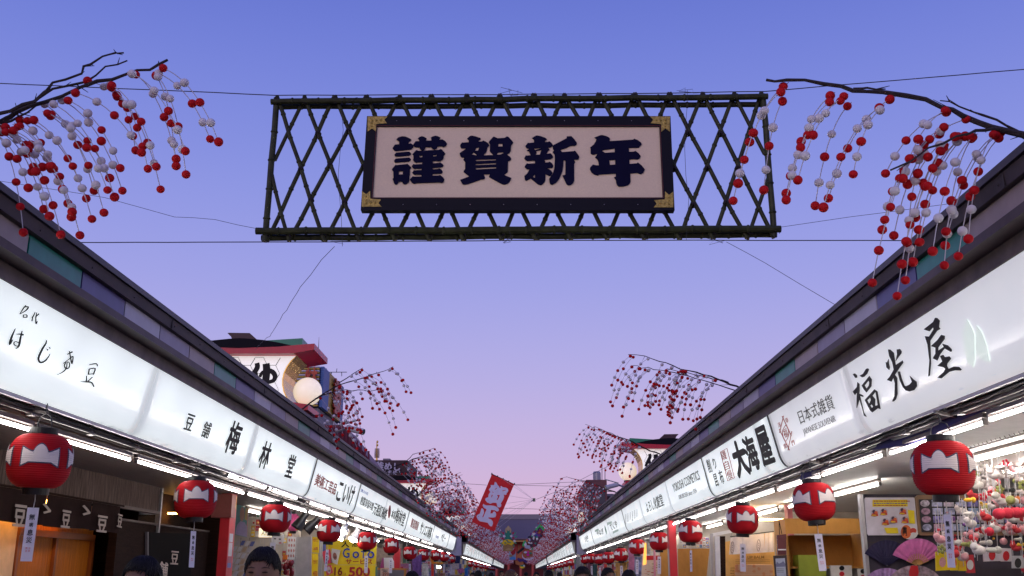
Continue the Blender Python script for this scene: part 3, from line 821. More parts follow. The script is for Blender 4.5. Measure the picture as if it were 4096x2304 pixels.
SL = [(1120, 150, 1545, 685), (1090, 190, 1485, 665), (1090, 200, 1315, 915), (1080, 190, 1245, 855), (930, 190, 1245, 805), (900, 190, 1310, 750), (760, 270, 1105, 860), (790, 330, 1135, 1020),
      (760, 280, 1045, 875), (500, 330, 1000, 760), (750, 270, 960, 745), (450, 380, 850, 870), (400, 370, 865, 1030), (340, 400, 810, 1075), (330, 480, 775, 940), (300, 470, 760, 1025), (320, 480, 735, 1185),
      (280, 400, 665, 1030), (200, 510, 650, 1230), (160, 520, 610, 1085), (100, 550, 565, 1345), (60, 590, 510, 1180), (40, 600, 480, 1120), (90, 560, 505, 1215), (0, 560, 430, 1340), (10, 600, 350, 1210),
      (-20, 600, 310, 1160), (-60, 590, 165, 1325), (0, 600, 235, 860), (120, 520, 360, 880), (-40, 580, 300, 862), (600, 250, 900, 445), (-90, 600, 200, 1010)]
st_l = []
for a, b, c, d in SL:
    dy = rnd.uniform(-.12, .12); st_l.append((u3(ZA, a, b, YN + dy * .5), u3(ZA, c, d, YN + dy)))
mochi(-1, 0, br, st_l, 1, True, 'nearest left branch, arching over the street with red and white balls')
YM = 6.1
br = [([u3(ZB, *p, YM) for p in [(325, 75), (440, 68), (680, 105), (850, 140), (1040, 155), (1280, 195), (1450, 260), (1560, 305), (1680, 350), (1881, 415), (2060, 500), (2240, 640)]][::-1], .022, .009),
      ([u3(ZB, *p, YM - .1) for p in [(1075, 620), (1300, 500), (1480, 410), (1600, 370), (1700, 358), (1800, 385)]][::-1], .013, .005),
      ([u3(ZB, *p, YM + .05) for p in [(1375, 200), (1500, 230), (1640, 290), (1770, 350), (1900, 420)]][::-1], .010, .004),
      ([u3(ZB, *p, YM + .08) for p in [(850, 128), (950, 132), (1045, 130)]], .008, .004)]
SR = [(460, 90, 125, 805), (440, 130, 155, 700), (440, 180, 310, 740), (740, 150, 445, 760), (735, 190, 445, 800), (820, 160, 515, 680), (800, 190, 470, 655), (840, 210, 620, 835), (1040, 225, 670, 845),
      (1105, 175, 700, 790), (1030, 245, 850, 645), (1440, 260, 1045, 640), (1430, 345, 1040, 920), (1350, 405, 965, 1300), (1270, 485, 1025, 980), (1560, 305, 1130, 670), (1400, 380, 1095, 1015), (1560, 395, 1170, 1050),
      (1430, 440, 1165, 1285), (1430, 460, 1115, 1380), (1510, 420, 1210, 1175), (1555, 400, 1250, 1055), (1600, 400, 1330, 1110), (1590, 400, 1400, 1195), (1775, 370, 1405, 1075), (1760, 400, 1485, 1140),
      (1720, 380, 1545, 1035), (1740, 390, 1410, 990), (1430, 250, 1150, 670), (1300, 500, 1175, 1060), (1500, 410, 1240, 640), (1480, 410, 1300, 715)]
st_r = []
for a, b, c, d in SR:
    dy = rnd.uniform(-.12, .12); st_r.append((u3(ZB, a, b, YM + dy * .5), u3(ZB, c, d, YM + dy)))
mochi(1, 0, br, st_r, 2, True, 'nearest right branch, arching over the street with red and white balls')
def strings_from(brs, n, rnd, sd, dx=(.25, .55), dz=(.45, .85), lo=.22):
    out = []
    for pts, r0, r1 in brs:
        L = sum((Vector(pts[i + 1]) - Vector(pts[i])).length for i in range(len(pts) - 1))
        for k in range(max(2, int(n * L))):
            f = lo + (1 - lo) * (k + rnd.random()) / max(2, int(n * L)); a = at_len([Vector(p) for p in pts], f)
            for _ in range(2):
                b = a + Vector((-sd * rnd.uniform(*dx), rnd.uniform(-.16, .16), -rnd.uniform(*dz)))
                out.append((a + Vector((0, rnd.uniform(-.02, .02), -.01)), b))
    return out
ZC = ZZ(780, 1300, 2.07); ZD = ZZ(2100, 1380, 2.012); ZE = ZZ(1440, 1740, 5.176)
MID = [(-1, 19.3, ZC, [[(850, 720), (1040, 580), (1200, 490), (1400, 430), (1560, 385), (1640, 345)], [(1190, 480), (1310, 400), (1390, 355)], [(1010, 610), (1170, 545), (1300, 540), (1440, 545), (1565, 535)], [(860, 750), (1050, 740), (1285, 748)]]),
       (-1, 29.5, ZE, [[(480, 800), (730, 650), (1000, 540), (1240, 450), (1430, 400), (1670, 340)], [(980, 520), (1100, 410), (1260, 350), (1530, 270)], [(900, 570), (1150, 500), (1330, 480), (1580, 470)], [(560, 800), (880, 780), (1220, 755)], [(900, 600), (1080, 580), (1380, 540)]]),
       (1, 18.2, ZD, [[(1760, 360), (1600, 290), (1440, 235), (1250, 190), (1080, 125), (960, 92), (830, 76)], [(1710, 372), (1560, 325), (1370, 270), (1200, 225), (1040, 195), (940, 180), (870, 165)], [(1640, 300), (1400, 240), (1140, 190)]]),
       (1, 26.8, ZD, [[(1100, 885), (960, 830), (830, 765), (700, 715), (560, 675), (485, 638)], [(1060, 870), (900, 800), (760, 745), (640, 690), (555, 652)], [(1010, 850), (840, 790), (740, 725)]]),
       (1, 37.0, ZD, [[(750, 1195), (650, 1160), (540, 1110), (420, 1080), (340, 1063), (280, 1075)], [(740, 1190), (560, 1150), (430, 1130), (360, 1140)], [(700, 1180), (520, 1190), (400, 1190)]]),
       (-1, 44.5, ZZ(1600, 1750, 2.616), [[(220, 660), (330, 610), (420, 590), (560, 575), (715, 562)], [(240, 650), (420, 600), (600, 580), (740, 598)], [(220, 665), (380, 690), (520, 690)]])]
cnt = {-1: 1, 1: 1}
for q, (sd, Y, zf, bl) in enumerate(MID):
    rnd = random.Random(40 + q); brs = []
    for j, pl in enumerate(bl):
        pts = [u3(zf, *p, Y + rnd.uniform(-.15, .15)) for p in pl]; pts[0] = u3(zf, *pl[0], Y)
        brs.append((pts, .018 if j == 0 else .010, .005))
    n = 9.0 if q < 4 else 10
    ss = strings_from(brs, n, rnd, sd)
    random.Random(q).shuffle(ss); ss = ss[:34 if q in (0,) else 40 if q < 4 else 44]
    cnt[sd] += 1
    mochi(sd, q, brs, ss, 60 + q, True, 'branch of red and white balls on the %s eave, %s from the camera' % (SIDE[sd], ordw(cnt[sd] - 1)))
for sd, ys in ((-1, [37] + [51 + 5.2 * k for k in range(36)]), (1, [45, 52] + [58 + 5.2 * k for k in range(35)])):
    for k, Y in enumerate(ys):
        rnd = random.Random(900 + k * 7 + sd)
        b0 = Vector((SX(sd, 3.52), Y, 4.27)); brs = []
        for j in range(4):
            L = rnd.uniform(1.5, 2.1); el = rnd.uniform(.15, .75); yj = rnd.uniform(-.7, .7); pts = [b0 + Vector((0, yj * .2, 0))]
            for q in range(1, 5):
                f = q / 4; pts.append(b0 + Vector((-sd * L * f, yj * f, L * el * (f - .28 * f * f))))
            brs.append((pts, .016, .006))
        ss = strings_from(brs, 4.5 if Y < 100 else 4.0, rnd, sd, (.1, .55), (.4, 1.0), .12)
        mochi(sd, 99, brs, ss, 700 + k, False, 'far branch of red and white balls on the %s eave, %s of the distant ones' % (SIDE[sd], ordw(k)))

# ---------------------------------------------------------------- bamboo lattice with the new-year plaque
m_bam = M('bamboo_green', (.034, .040, .014), .5, var=.5, scale=9, spec=.25)
m_bamend = M('bamboo_cut', (.35, .27, .15), .7)
m_lash = M('lashing_black', (.02, .014, .018), .8)
YP = 11.0
ZL = ZZ(1000, 340, 1.1926)
lat = thing('bamboo_lattice', atY(*ZL(1280, 700), YP), 'green bamboo lattice panel hung on wires high across the street', 'lattice')
def bamboo(p, q, r, seed):
    rnd = random.Random(seed); p, q = Vector(p), Vector(q); L = (q - p).length; n = max(2, int(L / .30)); d = (q - p).normalized()
    side = d.cross(Vector((0, 1, 0))).normalized(); P = []; rr = []
    off = rnd.uniform(0, 1)
    for k in range(n + 1):
        f = min(1, max(0, (k + (off - .5) * .5 * (0 < k < n)) / n)); c = p + (q - p) * f + side * rnd.uniform(-.006, .006)
        if 0 < k < n:
            for dd, g in ((-.02, 1.0), (-.006, 1.22), (.004, 1.25), (.016, 1.0)): P.append(c + d * dd); rr.append(r * g)
        else: P.append(c); rr.append(r)
    rr = [q * 1.18 for q in rr]
    mb = MB(); mb.tube(P, rr, 10, cap=False)
    mb.k = 1; o = len(mb.v) - 10; mb.face(range(o, o + 10)); mb.face(list(range(0, 10))[::-1])
    return mb.build('bamboo_pole', [m_bam, m_bamend], lat, smooth=False)
g = lambda x, y, dy=0: u3(ZL, x, y, YP + dy)
for k, (a, b, dy, r) in enumerate([((100, 80), (2470, 55), -.035, .030), ((120, 105), (2450, 93), .055, .027), ((28, 697), (2532, 687), -.035, .034), ((55, 730), (2512, 712), .055, .030)]):
    bamboo(g(*a, dy), g(*b, dy), r, 100 + k)
bamboo(g(128, 62), g(72, 748), .030, 110); bamboo(g(2446, 45), g(2502, 725), .030, 111)
TX = [130, 260, 405, 555, 715, 865, 1035, 1190, 1355, 1500, 1665, 1835, 2000, 2160, 2310, 2440]
BX = [80, 185, 355, 520, 690, 855, 1020, 1200, 1365, 1530, 1705, 1880, 2050, 2210, 2370, 2500]
ty = lambda x: 62 - (x - 115) * .0085; by = lambda x: 742 - (x - 30) * .007
def along(x0, x1, f, y0=62., y1=742.): return x0 + (x1 - x0) * f, y0 + (y1 - y0) * f
for i in range(16):
    if i + 2 <= 15: bamboo(g(TX[i], ty(TX[i]) - 8, .0), g(BX[i + 2], by(BX[i + 2]) + 6, .0), .021, 200 + i)
    if i - 2 >= 0: bamboo(g(TX[i], ty(TX[i]) - 8, .03), g(BX[i - 2], by(BX[i - 2]) + 6, .03), .021, 230 + i)
bamboo(g(*along(TX[1], BX[0] - 90, 0, 60), .03), g(118, 360, .03), .019, 260)
bamboo(g(96, 400), g(BX[1], 745), .019, 261); bamboo(g(2455, 330, .0), g(TX[14], 50, .0), .019, 262); bamboo(g(2478, 420, .03), g(BX[14], 735, .03), .019, 263)
def lash(c, r):
    rnd = random.Random(int(c.x * 1000)); mb = MB()
    for k in range(3):
        a = R(30 + 60 * k + rnd.uniform(-15, 15)); d = Vector((math.cos(a), .35, math.sin(a))).normalized()
        u = d.cross(Vector((0, 1, 0))).normalized(); w = d.cross(u)
        mb.tube([c + Vector((0, .012, 0)) + (u * math.cos(t) + w * math.sin(t) * 1.3) * r for t in [i * math.pi / 5 for i in range(11)]], .0085, 5)
    mb.tube([c + Vector((0, -r, 0)), c + Vector((rnd.uniform(-.03, .05), -r - .01, -r * 1.1)), c + Vector((rnd.uniform(-.02, .06), -r - .02, -r * 1.5))], .004, 4)
    mb.build('lashing', m_lash, lat)
for i in range(16):
    lash(g(TX[i], ty(TX[i]) + 14), .042); lash(g(BX[i], by(BX[i]) - 32), .042)
for i in range(16):                                            # crossings inside the panel
    for j in range(max(0, i - 3), i + 1):
        pass
for i in range(14):
    for j in range(2, 16):                                     # '\' from TX[i] to BX[i+2], '/' from TX[j] to BX[j-2]
        x0, x1, x2, x3 = TX[i], BX[i + 2], TX[j], BX[j - 2]
        den = (x1 - x0) - (x3 - x2)
        f = (x2 - x0) / den if den else -1
        if .08 < f < .93:
            x, y = along(x0, x1, f)
            if x < 545 or x > 2020: lash(g(x, y, -.005), .030)
# plaque
m_lac = M('plaque_lacquer', (.006, .006, .012), .55, var=.1, spec=.15)
m_silk = M('plaque_face', (.80, .665, .455), .85, var=.05, scale=60, bump=.15, bscale=300)
YQ = YP - .16
pl = thing('new_year_plaque', u3(ZL, 1280, 595, YQ), 'black framed pink-beige plaque with four heavy navy greeting characters and gilt corners', 'plaque')
h = lambda x, y, d=0: u3(ZL, x, y, YQ + d)
back = Vector((0, .11, 0))
fr = MB().plate([h(558, 148), h(2006, 148), h(2026, 597), h(528, 597)], back, [[h(606, 197), h(1953, 197), h(1969, 536), h(585, 536)]])
fr.build('frame', m_lac, pl)
MB().plate([h(600, 192, .02), h(1958, 192, .02), h(1974, 541, .02), h(580, 541, .02)], (0, .03, 0)).build('face_panel', m_silk, pl)
MB().plate([h(570, 160, .115), h(1995, 160, .115), h(2015, 590, .115), h(545, 590, .115)], (0, .03, 0)).build('back_board', m_lac, pl)
mb = MB()
for a, b in (((603, 194), (1956, 194)), ((582, 539), (1972, 539)), ((603, 194), (582, 539)), ((1956, 194), (1972, 539))): mb.tube([h(*a, .004), h(*b, .004)], .006, 4)
mb.build('inner_bead', M('bead_red', (.25, .06, .05), .4), pl)
TLc = [(563, 150), (657, 150), (642, 166), (655, 182), (604, 186), (603, 222), (584, 206), (563, 222)]
cx, cy = 0, 0
def mirror(pts, x0, y0, mx, my): return [(x0 + mx * (x - 563), y0 + my * (y - 150)) for x, y in pts]
for x0, y0, mx, my, sk in ((561, 150, 1, 1, 0), (2003, 150, -1, 1, 0), (533, 580, 1, -1.05, 0), (2020, 583, -1, -1.05, 0)):
    c = mirror(TLc, x0, y0, mx, my)
    o = MB().plate([h(x, y, -.006) for x, y in c], (0, .012, 0)).build('corner_fitting', m_brass, pl)
    mb = MB()
    for q in (.25, .5, .75):
        x = x0 + mx * 85 * q; mb.ball(h(x, y0 + my * 18, -.008), .012, 6, 4); y = y0 + my * 62 * q; mb.ball(h(x0 + mx * 20, y, -.008), .011, 6, 4)
    mb.build('relief', m_brass, o)['kind'] = 'stuff'
mb = MB()
for x in range(700, 2000, 160): mb.ball(h(x, 170, -.001), .006, 6, 4); mb.ball(h(x + 30, 570, -.001), .006, 6, 4)
mb.build('nail', m_alu, pl)['kind'] = 'stuff'
CH = [
 (ZZ(1560, 530, 6.587), [
  ([(168,172),(230,120),(320,97),(400,103),(470,130),(540,165),(560,190),(540,215),(490,255),(487,300),(545,283),(600,318),(625,345),(600,400),(560,440),(500,452),(150,488),(115,475),(68,420),(72,400),(130,315),(238,308),(243,240),(215,215),(175,190)], []),
  ([(115,585),(160,528),(500,500),(550,540),(552,570),(510,605),(160,635),(125,615)], []),
  ([(105,745),(150,685),(510,655),(550,700),(550,715),(505,760),(150,790),(120,780)], []),
  ([(50,965),(145,850),(180,857),(470,825),(555,915),(525,965),(520,1100),(505,1260),(490,1310),(430,1355),(380,1365),(340,1340),(318,1292),(230,1298),(215,1330),(175,1370),(150,1375),(110,1345),(68,1225),(90,1190),(85,1020),(55,985)], [[(232,1018),(342,1010),(338,1100),(228,1108)]]),
  ([(610,315),(680,225),(770,228),(768,190),(730,155),(780,115),(840,95),(900,110),(965,155),(945,190),(945,215),(1090,210),(1085,165),(1075,130),(1130,100),(1200,82),(1260,95),(1330,130),(1290,190),(1385,180),(1460,230),(1500,290),(1480,340),(1415,383),(1360,362),(1250,365),(1235,410),(1180,445),(1120,430),(1085,385),(940,378),(920,430),(885,465),(830,468),(790,430),(775,388),(650,383),(620,345)], []),
  ([(590,570),(690,462),(750,480),(1290,455),(1325,432),(1370,450),(1460,555),(1420,600),(1400,690),(1350,740),(1290,760),(1230,745),(1130,752),(1130,810),(1280,800),(1320,788),(1380,820),(1413,870),(1375,912),(1125,932),(1125,970),(1265,960),(1300,943),(1360,980),(1388,1030),(1355,1078),(1120,1088),(1122,1135),(1280,1130),(1320,1115),(1400,1180),(1435,1240),(1400,1310),(1360,1325),(1300,1310),(700,1330),(630,1347),(570,1315),(522,1235),(600,1150),(640,1162),(825,1155),(830,1105),(640,1112),(585,1060),(625,995),(835,988),(840,948),(620,953),(570,885),(615,830),(660,838),(845,830),(850,775),(730,780),(690,795),(635,765),(605,715),(618,690),(615,600)],
   [[(775,602),(855,600),(852,648),(775,655)], [(1137,592),(1230,582),(1228,622),(1135,630)]])]),
 (ZZ(1830, 530, 6.587), [
  ([(55,540),(230,420),(100,415),(65,350),(80,310),(120,258),(150,265),(293,255),(297,205),(250,160),(330,90),(380,80),(460,97),(600,140),(615,170),(595,188),(555,215),(560,240),(640,235),(680,210),(740,235),(810,280),(835,335),(800,380),(785,395),(770,480),(740,535),(680,600),(950,590),(860,510),(850,480),(855,310),(820,250),(940,110),(970,110),(1060,150),(1240,140),(1300,100),(1345,115),(1440,220),(1468,265),(1430,315),(1415,340),(1400,480),(1370,535),(1295,575),(1390,640),(1418,695),(1395,730),(1332,755),(1325,1020),(1310,1050),(1225,1115),(1420,1195),(1380,1290),(1320,1345),(1250,1373),(1180,1360),(1080,1310),(870,1195),(830,1170),(830,1150),(855,1095),(690,1098),(725,1180),(720,1210),(680,1232),(620,1235),(450,1300),(300,1350),(190,1373),(140,1365),(115,1330),(70,1245),(310,1155),(165,1040),(160,1015),(200,960),(200,775),(155,715),(180,665),(110,655),(75,620)],
   [[(497,400),(572,395),(545,460),(520,480),(463,478)], [(425,518),(520,600),(480,600),(370,572)], [(1078,295),(1185,290),(1185,362),(1072,368)], [(1060,530),(1200,515),(1208,545),(1120,580),(1032,585)], [(487,715),(1015,700),(1012,730),(485,750)], [(483,828),(1015,800),(1013,835),(483,858)], [(483,932),(1015,907),(1015,945),(483,972)]])]),
 (ZZ(2085, 530, 6.5875), [
  ([(110,355),(175,268),(215,275),(335,262),(335,190),(280,145),(390,78),(440,78),(520,95),(640,140),(678,180),(630,215),(630,248),(700,245),(740,230),(790,265),(828,320),(825,350),(770,390),(705,400),(750,455),(710,478),(660,560),(720,555),(765,543),(815,590),(840,640),(825,670),(780,702),(612,715),(632,760),(632,790),(710,782),(755,768),(815,815),(848,880),(815,932),(640,938),(720,955),(790,1005),(825,1060),(785,1130),(740,1145),(640,1095),(635,1250),(610,1310),(550,1370),(510,1385),(440,1365),(250,1210),(130,1273),(95,1240),(82,1140),(150,1085),(225,965),(150,968),(90,910),(95,880),(150,810),(200,820),(360,808),(362,740),(160,750),(115,725),(77,680),(120,600),(150,608),(248,598),(205,500),(145,470),(215,430),(150,410),(115,380)],
   [[(325,420),(530,405),(510,420),(370,458)], [(395,485),(530,455),(490,580),(385,588),(405,530)], [(362,1095),(360,1190),(300,1170)]]),
  ([(825,365),(830,340),(1195,150),(1200,100),(1320,95),(1400,175),(1468,275),(1455,320),(1410,345),(1300,345),(1200,400),(1025,460),(1080,515),(1380,490),(1415,473),(1460,530),(1525,620),(1530,655),(1505,710),(1460,715),(1380,712),(1422,770),(1395,825),(1395,1270),(1370,1330),(1310,1380),(1250,1393),(1200,1370),(1180,1330),(1085,1130),(1160,1110),(1165,725),(1112,730),(1105,880),(1080,1030),(1000,1220),(920,1320),(810,1380),(760,1350),(745,1300),(735,1215),(830,1080),(870,950),(885,700),(880,580),(830,520),(865,465),(835,430)], [])]),
 (ZZ(2345, 530, 6.302), [
  ([(205,125),(360,65),(400,62),(500,85),(580,125),(600,155),(590,215),(1180,178),(1210,153),(1300,190),(1380,250),(1400,295),(1325,380),(1075,385),(1078,485),(1200,478),(1240,460),(1320,520),(1375,595),(1345,650),(1300,677),(1210,668),(1090,675),(1093,790),(1275,775),(1300,752),(1400,830),(1478,930),(1440,1010),(1375,1050),(1290,1018),(1110,1030),(1118,1240),(1095,1290),(1040,1330),(930,1360),(820,1360),(775,1320),(755,1260),(745,1190),(700,1130),(748,1105),(745,1035),(320,1058),(300,1083),(200,1055),(130,1000),(92,920),(100,880),(165,805),(250,825),(318,825),(305,730),(275,670),(222,630),(290,525),(230,548),(160,557),(110,525),(108,400),(98,375),(190,300),(240,220),(255,165)],
   [[(425,440),(718,400),(720,495),(475,510),(430,480),(395,468)], [(578,695),(730,685),(732,805),(600,815)]])])]
for zf, polys in CH:
    mb = MB()
    for k, (ol, hs) in enumerate(polys):
        f = lambda p: atY(*zf(*p), YQ + .008 - .0006 * k)
        mb.plate([f(p) for p in ol], (0, .010, 0), [[f(p) for p in q] for q in hs])
    mb.build('character', m_navy, pl)

# ---------------------------------------------------------------- wires
def wire(pts, r, label, name='wire', twist=0, seed=0, sag=0):
    rnd = random.Random(seed); P = []
    for i in range(len(pts) - 1):
        a, b = Vector(pts[i]), Vector(pts[i + 1]); n = max(2, int((b - a).length / .35))
        for k in range(n):
            f = k / n; P.append(a.lerp(b, f) + Vector((0, 0, -sag * 4 * f * (1 - f))) + Vector((rnd.uniform(-twist, twist), rnd.uniform(-twist, twist), rnd.uniform(-twist, twist))))
    P.append(Vector(pts[-1])); return tag(MB().tube(P, r, 5).build(name, m_wire), label, 'wire', 'steel wires across the street')
wp = lambda x, y, Y=YP - .05: atY(x, y, Y)
wire([wp(-900, 300), wp(0, 333), wp(1100, 381), wp(2000, 378), wp(2700, 372), wp(3060, 366), wp(4096, 278), wp(5000, 200)], .006, 'upper steel wire carrying the bamboo lattice from roof to roof', twist=.003, seed=1)
wire([wp(-700, 972), wp(290, 970), wp(1300, 968), wp(2048, 962), wp(2800, 961), wp(3600, 962), wp(4700, 964)], .006, 'lower steel wire running straight below the bamboo lattice', twist=.002, seed=2)
wire([wp(-200, 660), wp(0, 722), wp(420, 792), wp(700, 868), wp(860, 880), wp(1040, 917)], .0028, 'thin slack wire from the left roofs to the lattice corner', twist=.008, seed=3)
wire([wp(3060, 918), wp(3400, 868), wp(3800, 815), wp(4300, 740)], .0028, 'thin wire from the lattice corner to the right roofs', twist=.004, seed=4)
wire([wp(2905, 968), wp(3060, 1052, 10.9), atX(3342, 1220, SX(1, 3.5))], .003, 'thin guy wire from the lattice down to the right eave', twist=.003, seed=5)
wire([wp(1335, 985), wp(1200, 1150, 12), wp(1090, 1330, 15), wp(1020, 1400, 20)], .0035, 'thin kinked guy wire from the lattice down to the rooftop sign', twist=.012, seed=6)
for k, (x, ys) in enumerate(((1363, (440, 520, 700, 880, 985)), (2745, (360, 440, 600, 800, 960)), (2040, (372, 400, 460)), (2040, (850, 900, 960)))):
    wire([wp(x + 8 * math.sin(i * 2.1 + k), y, YP - .06) for i, y in enumerate(ys)], .0026, 'short loose tie wire dangling on the lattice, %s of four' % ordw(k), twist=.01, seed=20 + k)
mb = MB(); rnd = random.Random(8)
for x, y in ((1390, 400), (2035, 372), (2740, 372), (1345, 965), (2050, 962), (2850, 960)):
    c = wp(x, y, YP - .06); P = [c + Vector((rnd.uniform(-.12, .12), rnd.uniform(-.02, .02), rnd.uniform(-.05, .07))) for _ in range(7)]
    mb.tube([c + Vector((.25 * math.sin(.7), 0, 0))] + P, .0028, 4)
tag(mb.build('tie_wire', m_wire, None), 'tangled ends of tie wire along the lattice rails', 'wire', kind='stuff')
# ---------------------------------------------------------------- roof-top light signs with globes
m_hexp = M('roof_sign_panel', (.8, .8, .8), .3, var=.03, emit=(1.0, .98, .95), es=.62)
m_globe = M('lit_globe', (.9, .85, .75), .35, var=.03, emit=(1.0, .84, .62), es=.62)
m_rsred = M('roof_sign_red', (.60, .012, .035), .35, var=.08)
m_rsblack = M('roof_sign_black', (.006, .006, .010), .6, spec=.12)
m_rsgreen = M('roof_sign_green', (.012, .26, .13), .35, var=.08)
m_rsbrown = M('roof_sign_cap', (.05, .018, .022), .5)
U0, V0, KU, KV = 1680, 960, .00168, .00163
def roof_sign(sd, Y, base, label, first):
    t = thing('roof_sign', base, label, 'roof sign', 'light signs with globes on the roofs')
    D = Vector((0, 1.25, 0)); g0 = Vector(base)
    def P(x, y, dy=0): return g0 + Vector((-sd * (x - U0) * KU, dy, (V0 - y) * KV))
    def sym(half): return half + [(1400 - x, y) for x, y in reversed(half)]     # mirrored about x = 700
    def plate(name, half, mat, dy, th, parent=t):
        return MB().plate([P(x, y, dy) for x, y in sym(half)], th, []).build(name, mat, parent)
    edge = [(1540, 455), (1460, 530), (1405, 620), (1365, 720), (1350, 820), (1355, 920), (1380, 1020), (1430, 1120), (1490, 1190)]
    panel_ = plate('panel', edge, m_hexp, 0, D)
    # gilt curved ends
    for s in (0, 1):
        mb = MB(); e = edge if s == 0 else [(1400 - x, y) for x, y in edge]; k = 6 if s == 0 else -6; n = len(e)
        for dx in (k, k * 4):
            for x, y in e: mb.v.append(P(x + dx, y, -.02)); mb.v.append(P(x + dx, y, 1.27))
        for i in range(n - 1):
            mb.face((2 * i, 2 * i + 1, 2 * i + 3, 2 * i + 2)); o = 2 * n; mb.face((o + 2 * i, o + 2 * i + 2, o + 2 * i + 3, o + 2 * i + 1))
            mb.face((2 * i, 2 * i + 2, o + 2 * i + 2, o + 2 * i)); mb.face((2 * i + 1, o + 2 * i + 1, o + 2 * i + 3, 2 * i + 3))
        mb.build('gilt_crescent', m_gold, t, smooth=False)
    # hexagon leading on the panel
    mb = MB(); hx = 128.0
    for r_ in range(-1, 7):
        for c_ in range(-2, 6):
            cx = 700 + (c_ - 1.5) * hx * 1.5 * 1.0; cy = 480 + r_ * hx * 1.0 * 1.732 / 1.732 * 2.0 + (c_ % 2) * hx
            pts = [(cx + hx * math.cos(a * math.pi / 3) , cy + hx * 1.1 * math.sin(a * math.pi / 3)) for a in range(7)]
            for a, b in zip(pts[:4], pts[1:5]):
                if all(-60 < q[0] - 0 < 1340 and 470 < q[1] < 1180 and q[0] > 90 for q in (a, b)): mb.tube([P(*a, -.006), P(*b, -.006)], .006, 4)
    mb.build('hexagon_leading', M('leading_grey', (.16, .17, .18), .5), panel_)['kind'] = 'stuff'
    plate('red_eave', [(320, 368), (800, 362), (1300, 345), (1500, 325), (1850, 295), (1850, 390), (1540, 447), (1300, 453), (900, 453)][0:], m_rsred, -.30, Vector((0, 1.85, 0)))
    plate('black_roof', [(700, 196), (860, 205), (1080, 228), (1300, 268), (1530, 322), (1300, 342), (800, 359)], m_rsblack, -.22, Vector((0, 1.6, 0)))
    for s in (0, 1):
        pg = [(1080, 229), (1650, 193), (1650, 312), (1535, 321), (1300, 266)]
        if s: pg = [(1400 - x, y) for x, y in pg]
        MB().plate([P(x, y, -.18) for x, y in pg], (0, 1.5, 0)).build('green_roof_end', m_rsgreen, t)
    MB().plate([P(x, y, -.05) for x, y in [(480, 92), (500, 85), (820, 90), (925, 185), (905, 200), (858, 194), (840, 203), (560, 203), (540, 150)]], (0, 1.3, 0)).build('ridge_cap', m_rsbrown, t)
    plate('red_base', [(1560, 1195), (1780, 1225), (1780, 1310), (1500, 1300)], m_rsred, -.1, Vector((0, 1.45, 0)))
    plate('black_base', [(1560, 1312), (1700, 1315), (1700, 2000), (1500, 2000)], m_rsblack, .1, Vector((0, 1.0, 0)))
    for s in (0, 1):
        c = P(1680 if s == 0 else -280, 960, .55)
        b = MB().ball(c, .365, 32, 18).build('globe', m_globe, t, smooth=True)
        MB().lathe([(.16, -.46), (.16, -.36), (.10, -.33)], 16, c).build('globe_foot', m_rsblack, t)
    # the painted character nearest the globe, and its neighbour
    mb = MB(); ST = [[(955, 565, 70), (965, 640, 78), (900, 760, 72), (850, 870, 55)], [(945, 720, 62), (965, 860, 72), (960, 1060, 72)],
          [(1095, 575, 105), (1112, 700, 112), (1100, 950, 104), (1085, 1180, 84)], [(1015, 790, 46), (1050, 715, 52), (1170, 690, 74), (1243, 765, 74), (1215, 850, 62), (1060, 885, 50)]]
    for k, s in enumerate(ST):
        f = (lambda x, y, k=k: P(x if sd < 0 else 2140 - x, y, -.012 - .001 * k))
        add_stroke(mb, s, f, (0, .01, 0))
    mb.build('character', m_ink, t)
    a, b = (200, 620) if sd < 0 else (620, 200)
    text('見', P(a, 800, -.014), P(b, 800, -.014), (0, 0, 1), .85, 'character', m_ink, t, .05, .008)
    MB().tube([P(1842, 300, .3), P(1842, 110, .3)], [.012, .004], 5).build('lightning_rod', m_pipe, t)
    return t
for sd, lst in ((-1, [(25.6, 1232, 1568), (59, 1724, 1996), (93, 1860, 2103), (124, 1903, 2140), (152, 1955, 2183)]), (1, [(41, 2510, 1887), (73, 2326, 2070), (112, 2275, 2119), (142, 2236, 2155)])):
    for i, (Y, px, py) in enumerate(lst):
        p = atY(px, py, Y + .6); p.y = Y
        roof_sign(sd, Y, p, 'white hexagon-panel roof sign with globe, red eave and black character, %s on the %s roofs' % (ordw(i), SIDE[sd]), i == 0)

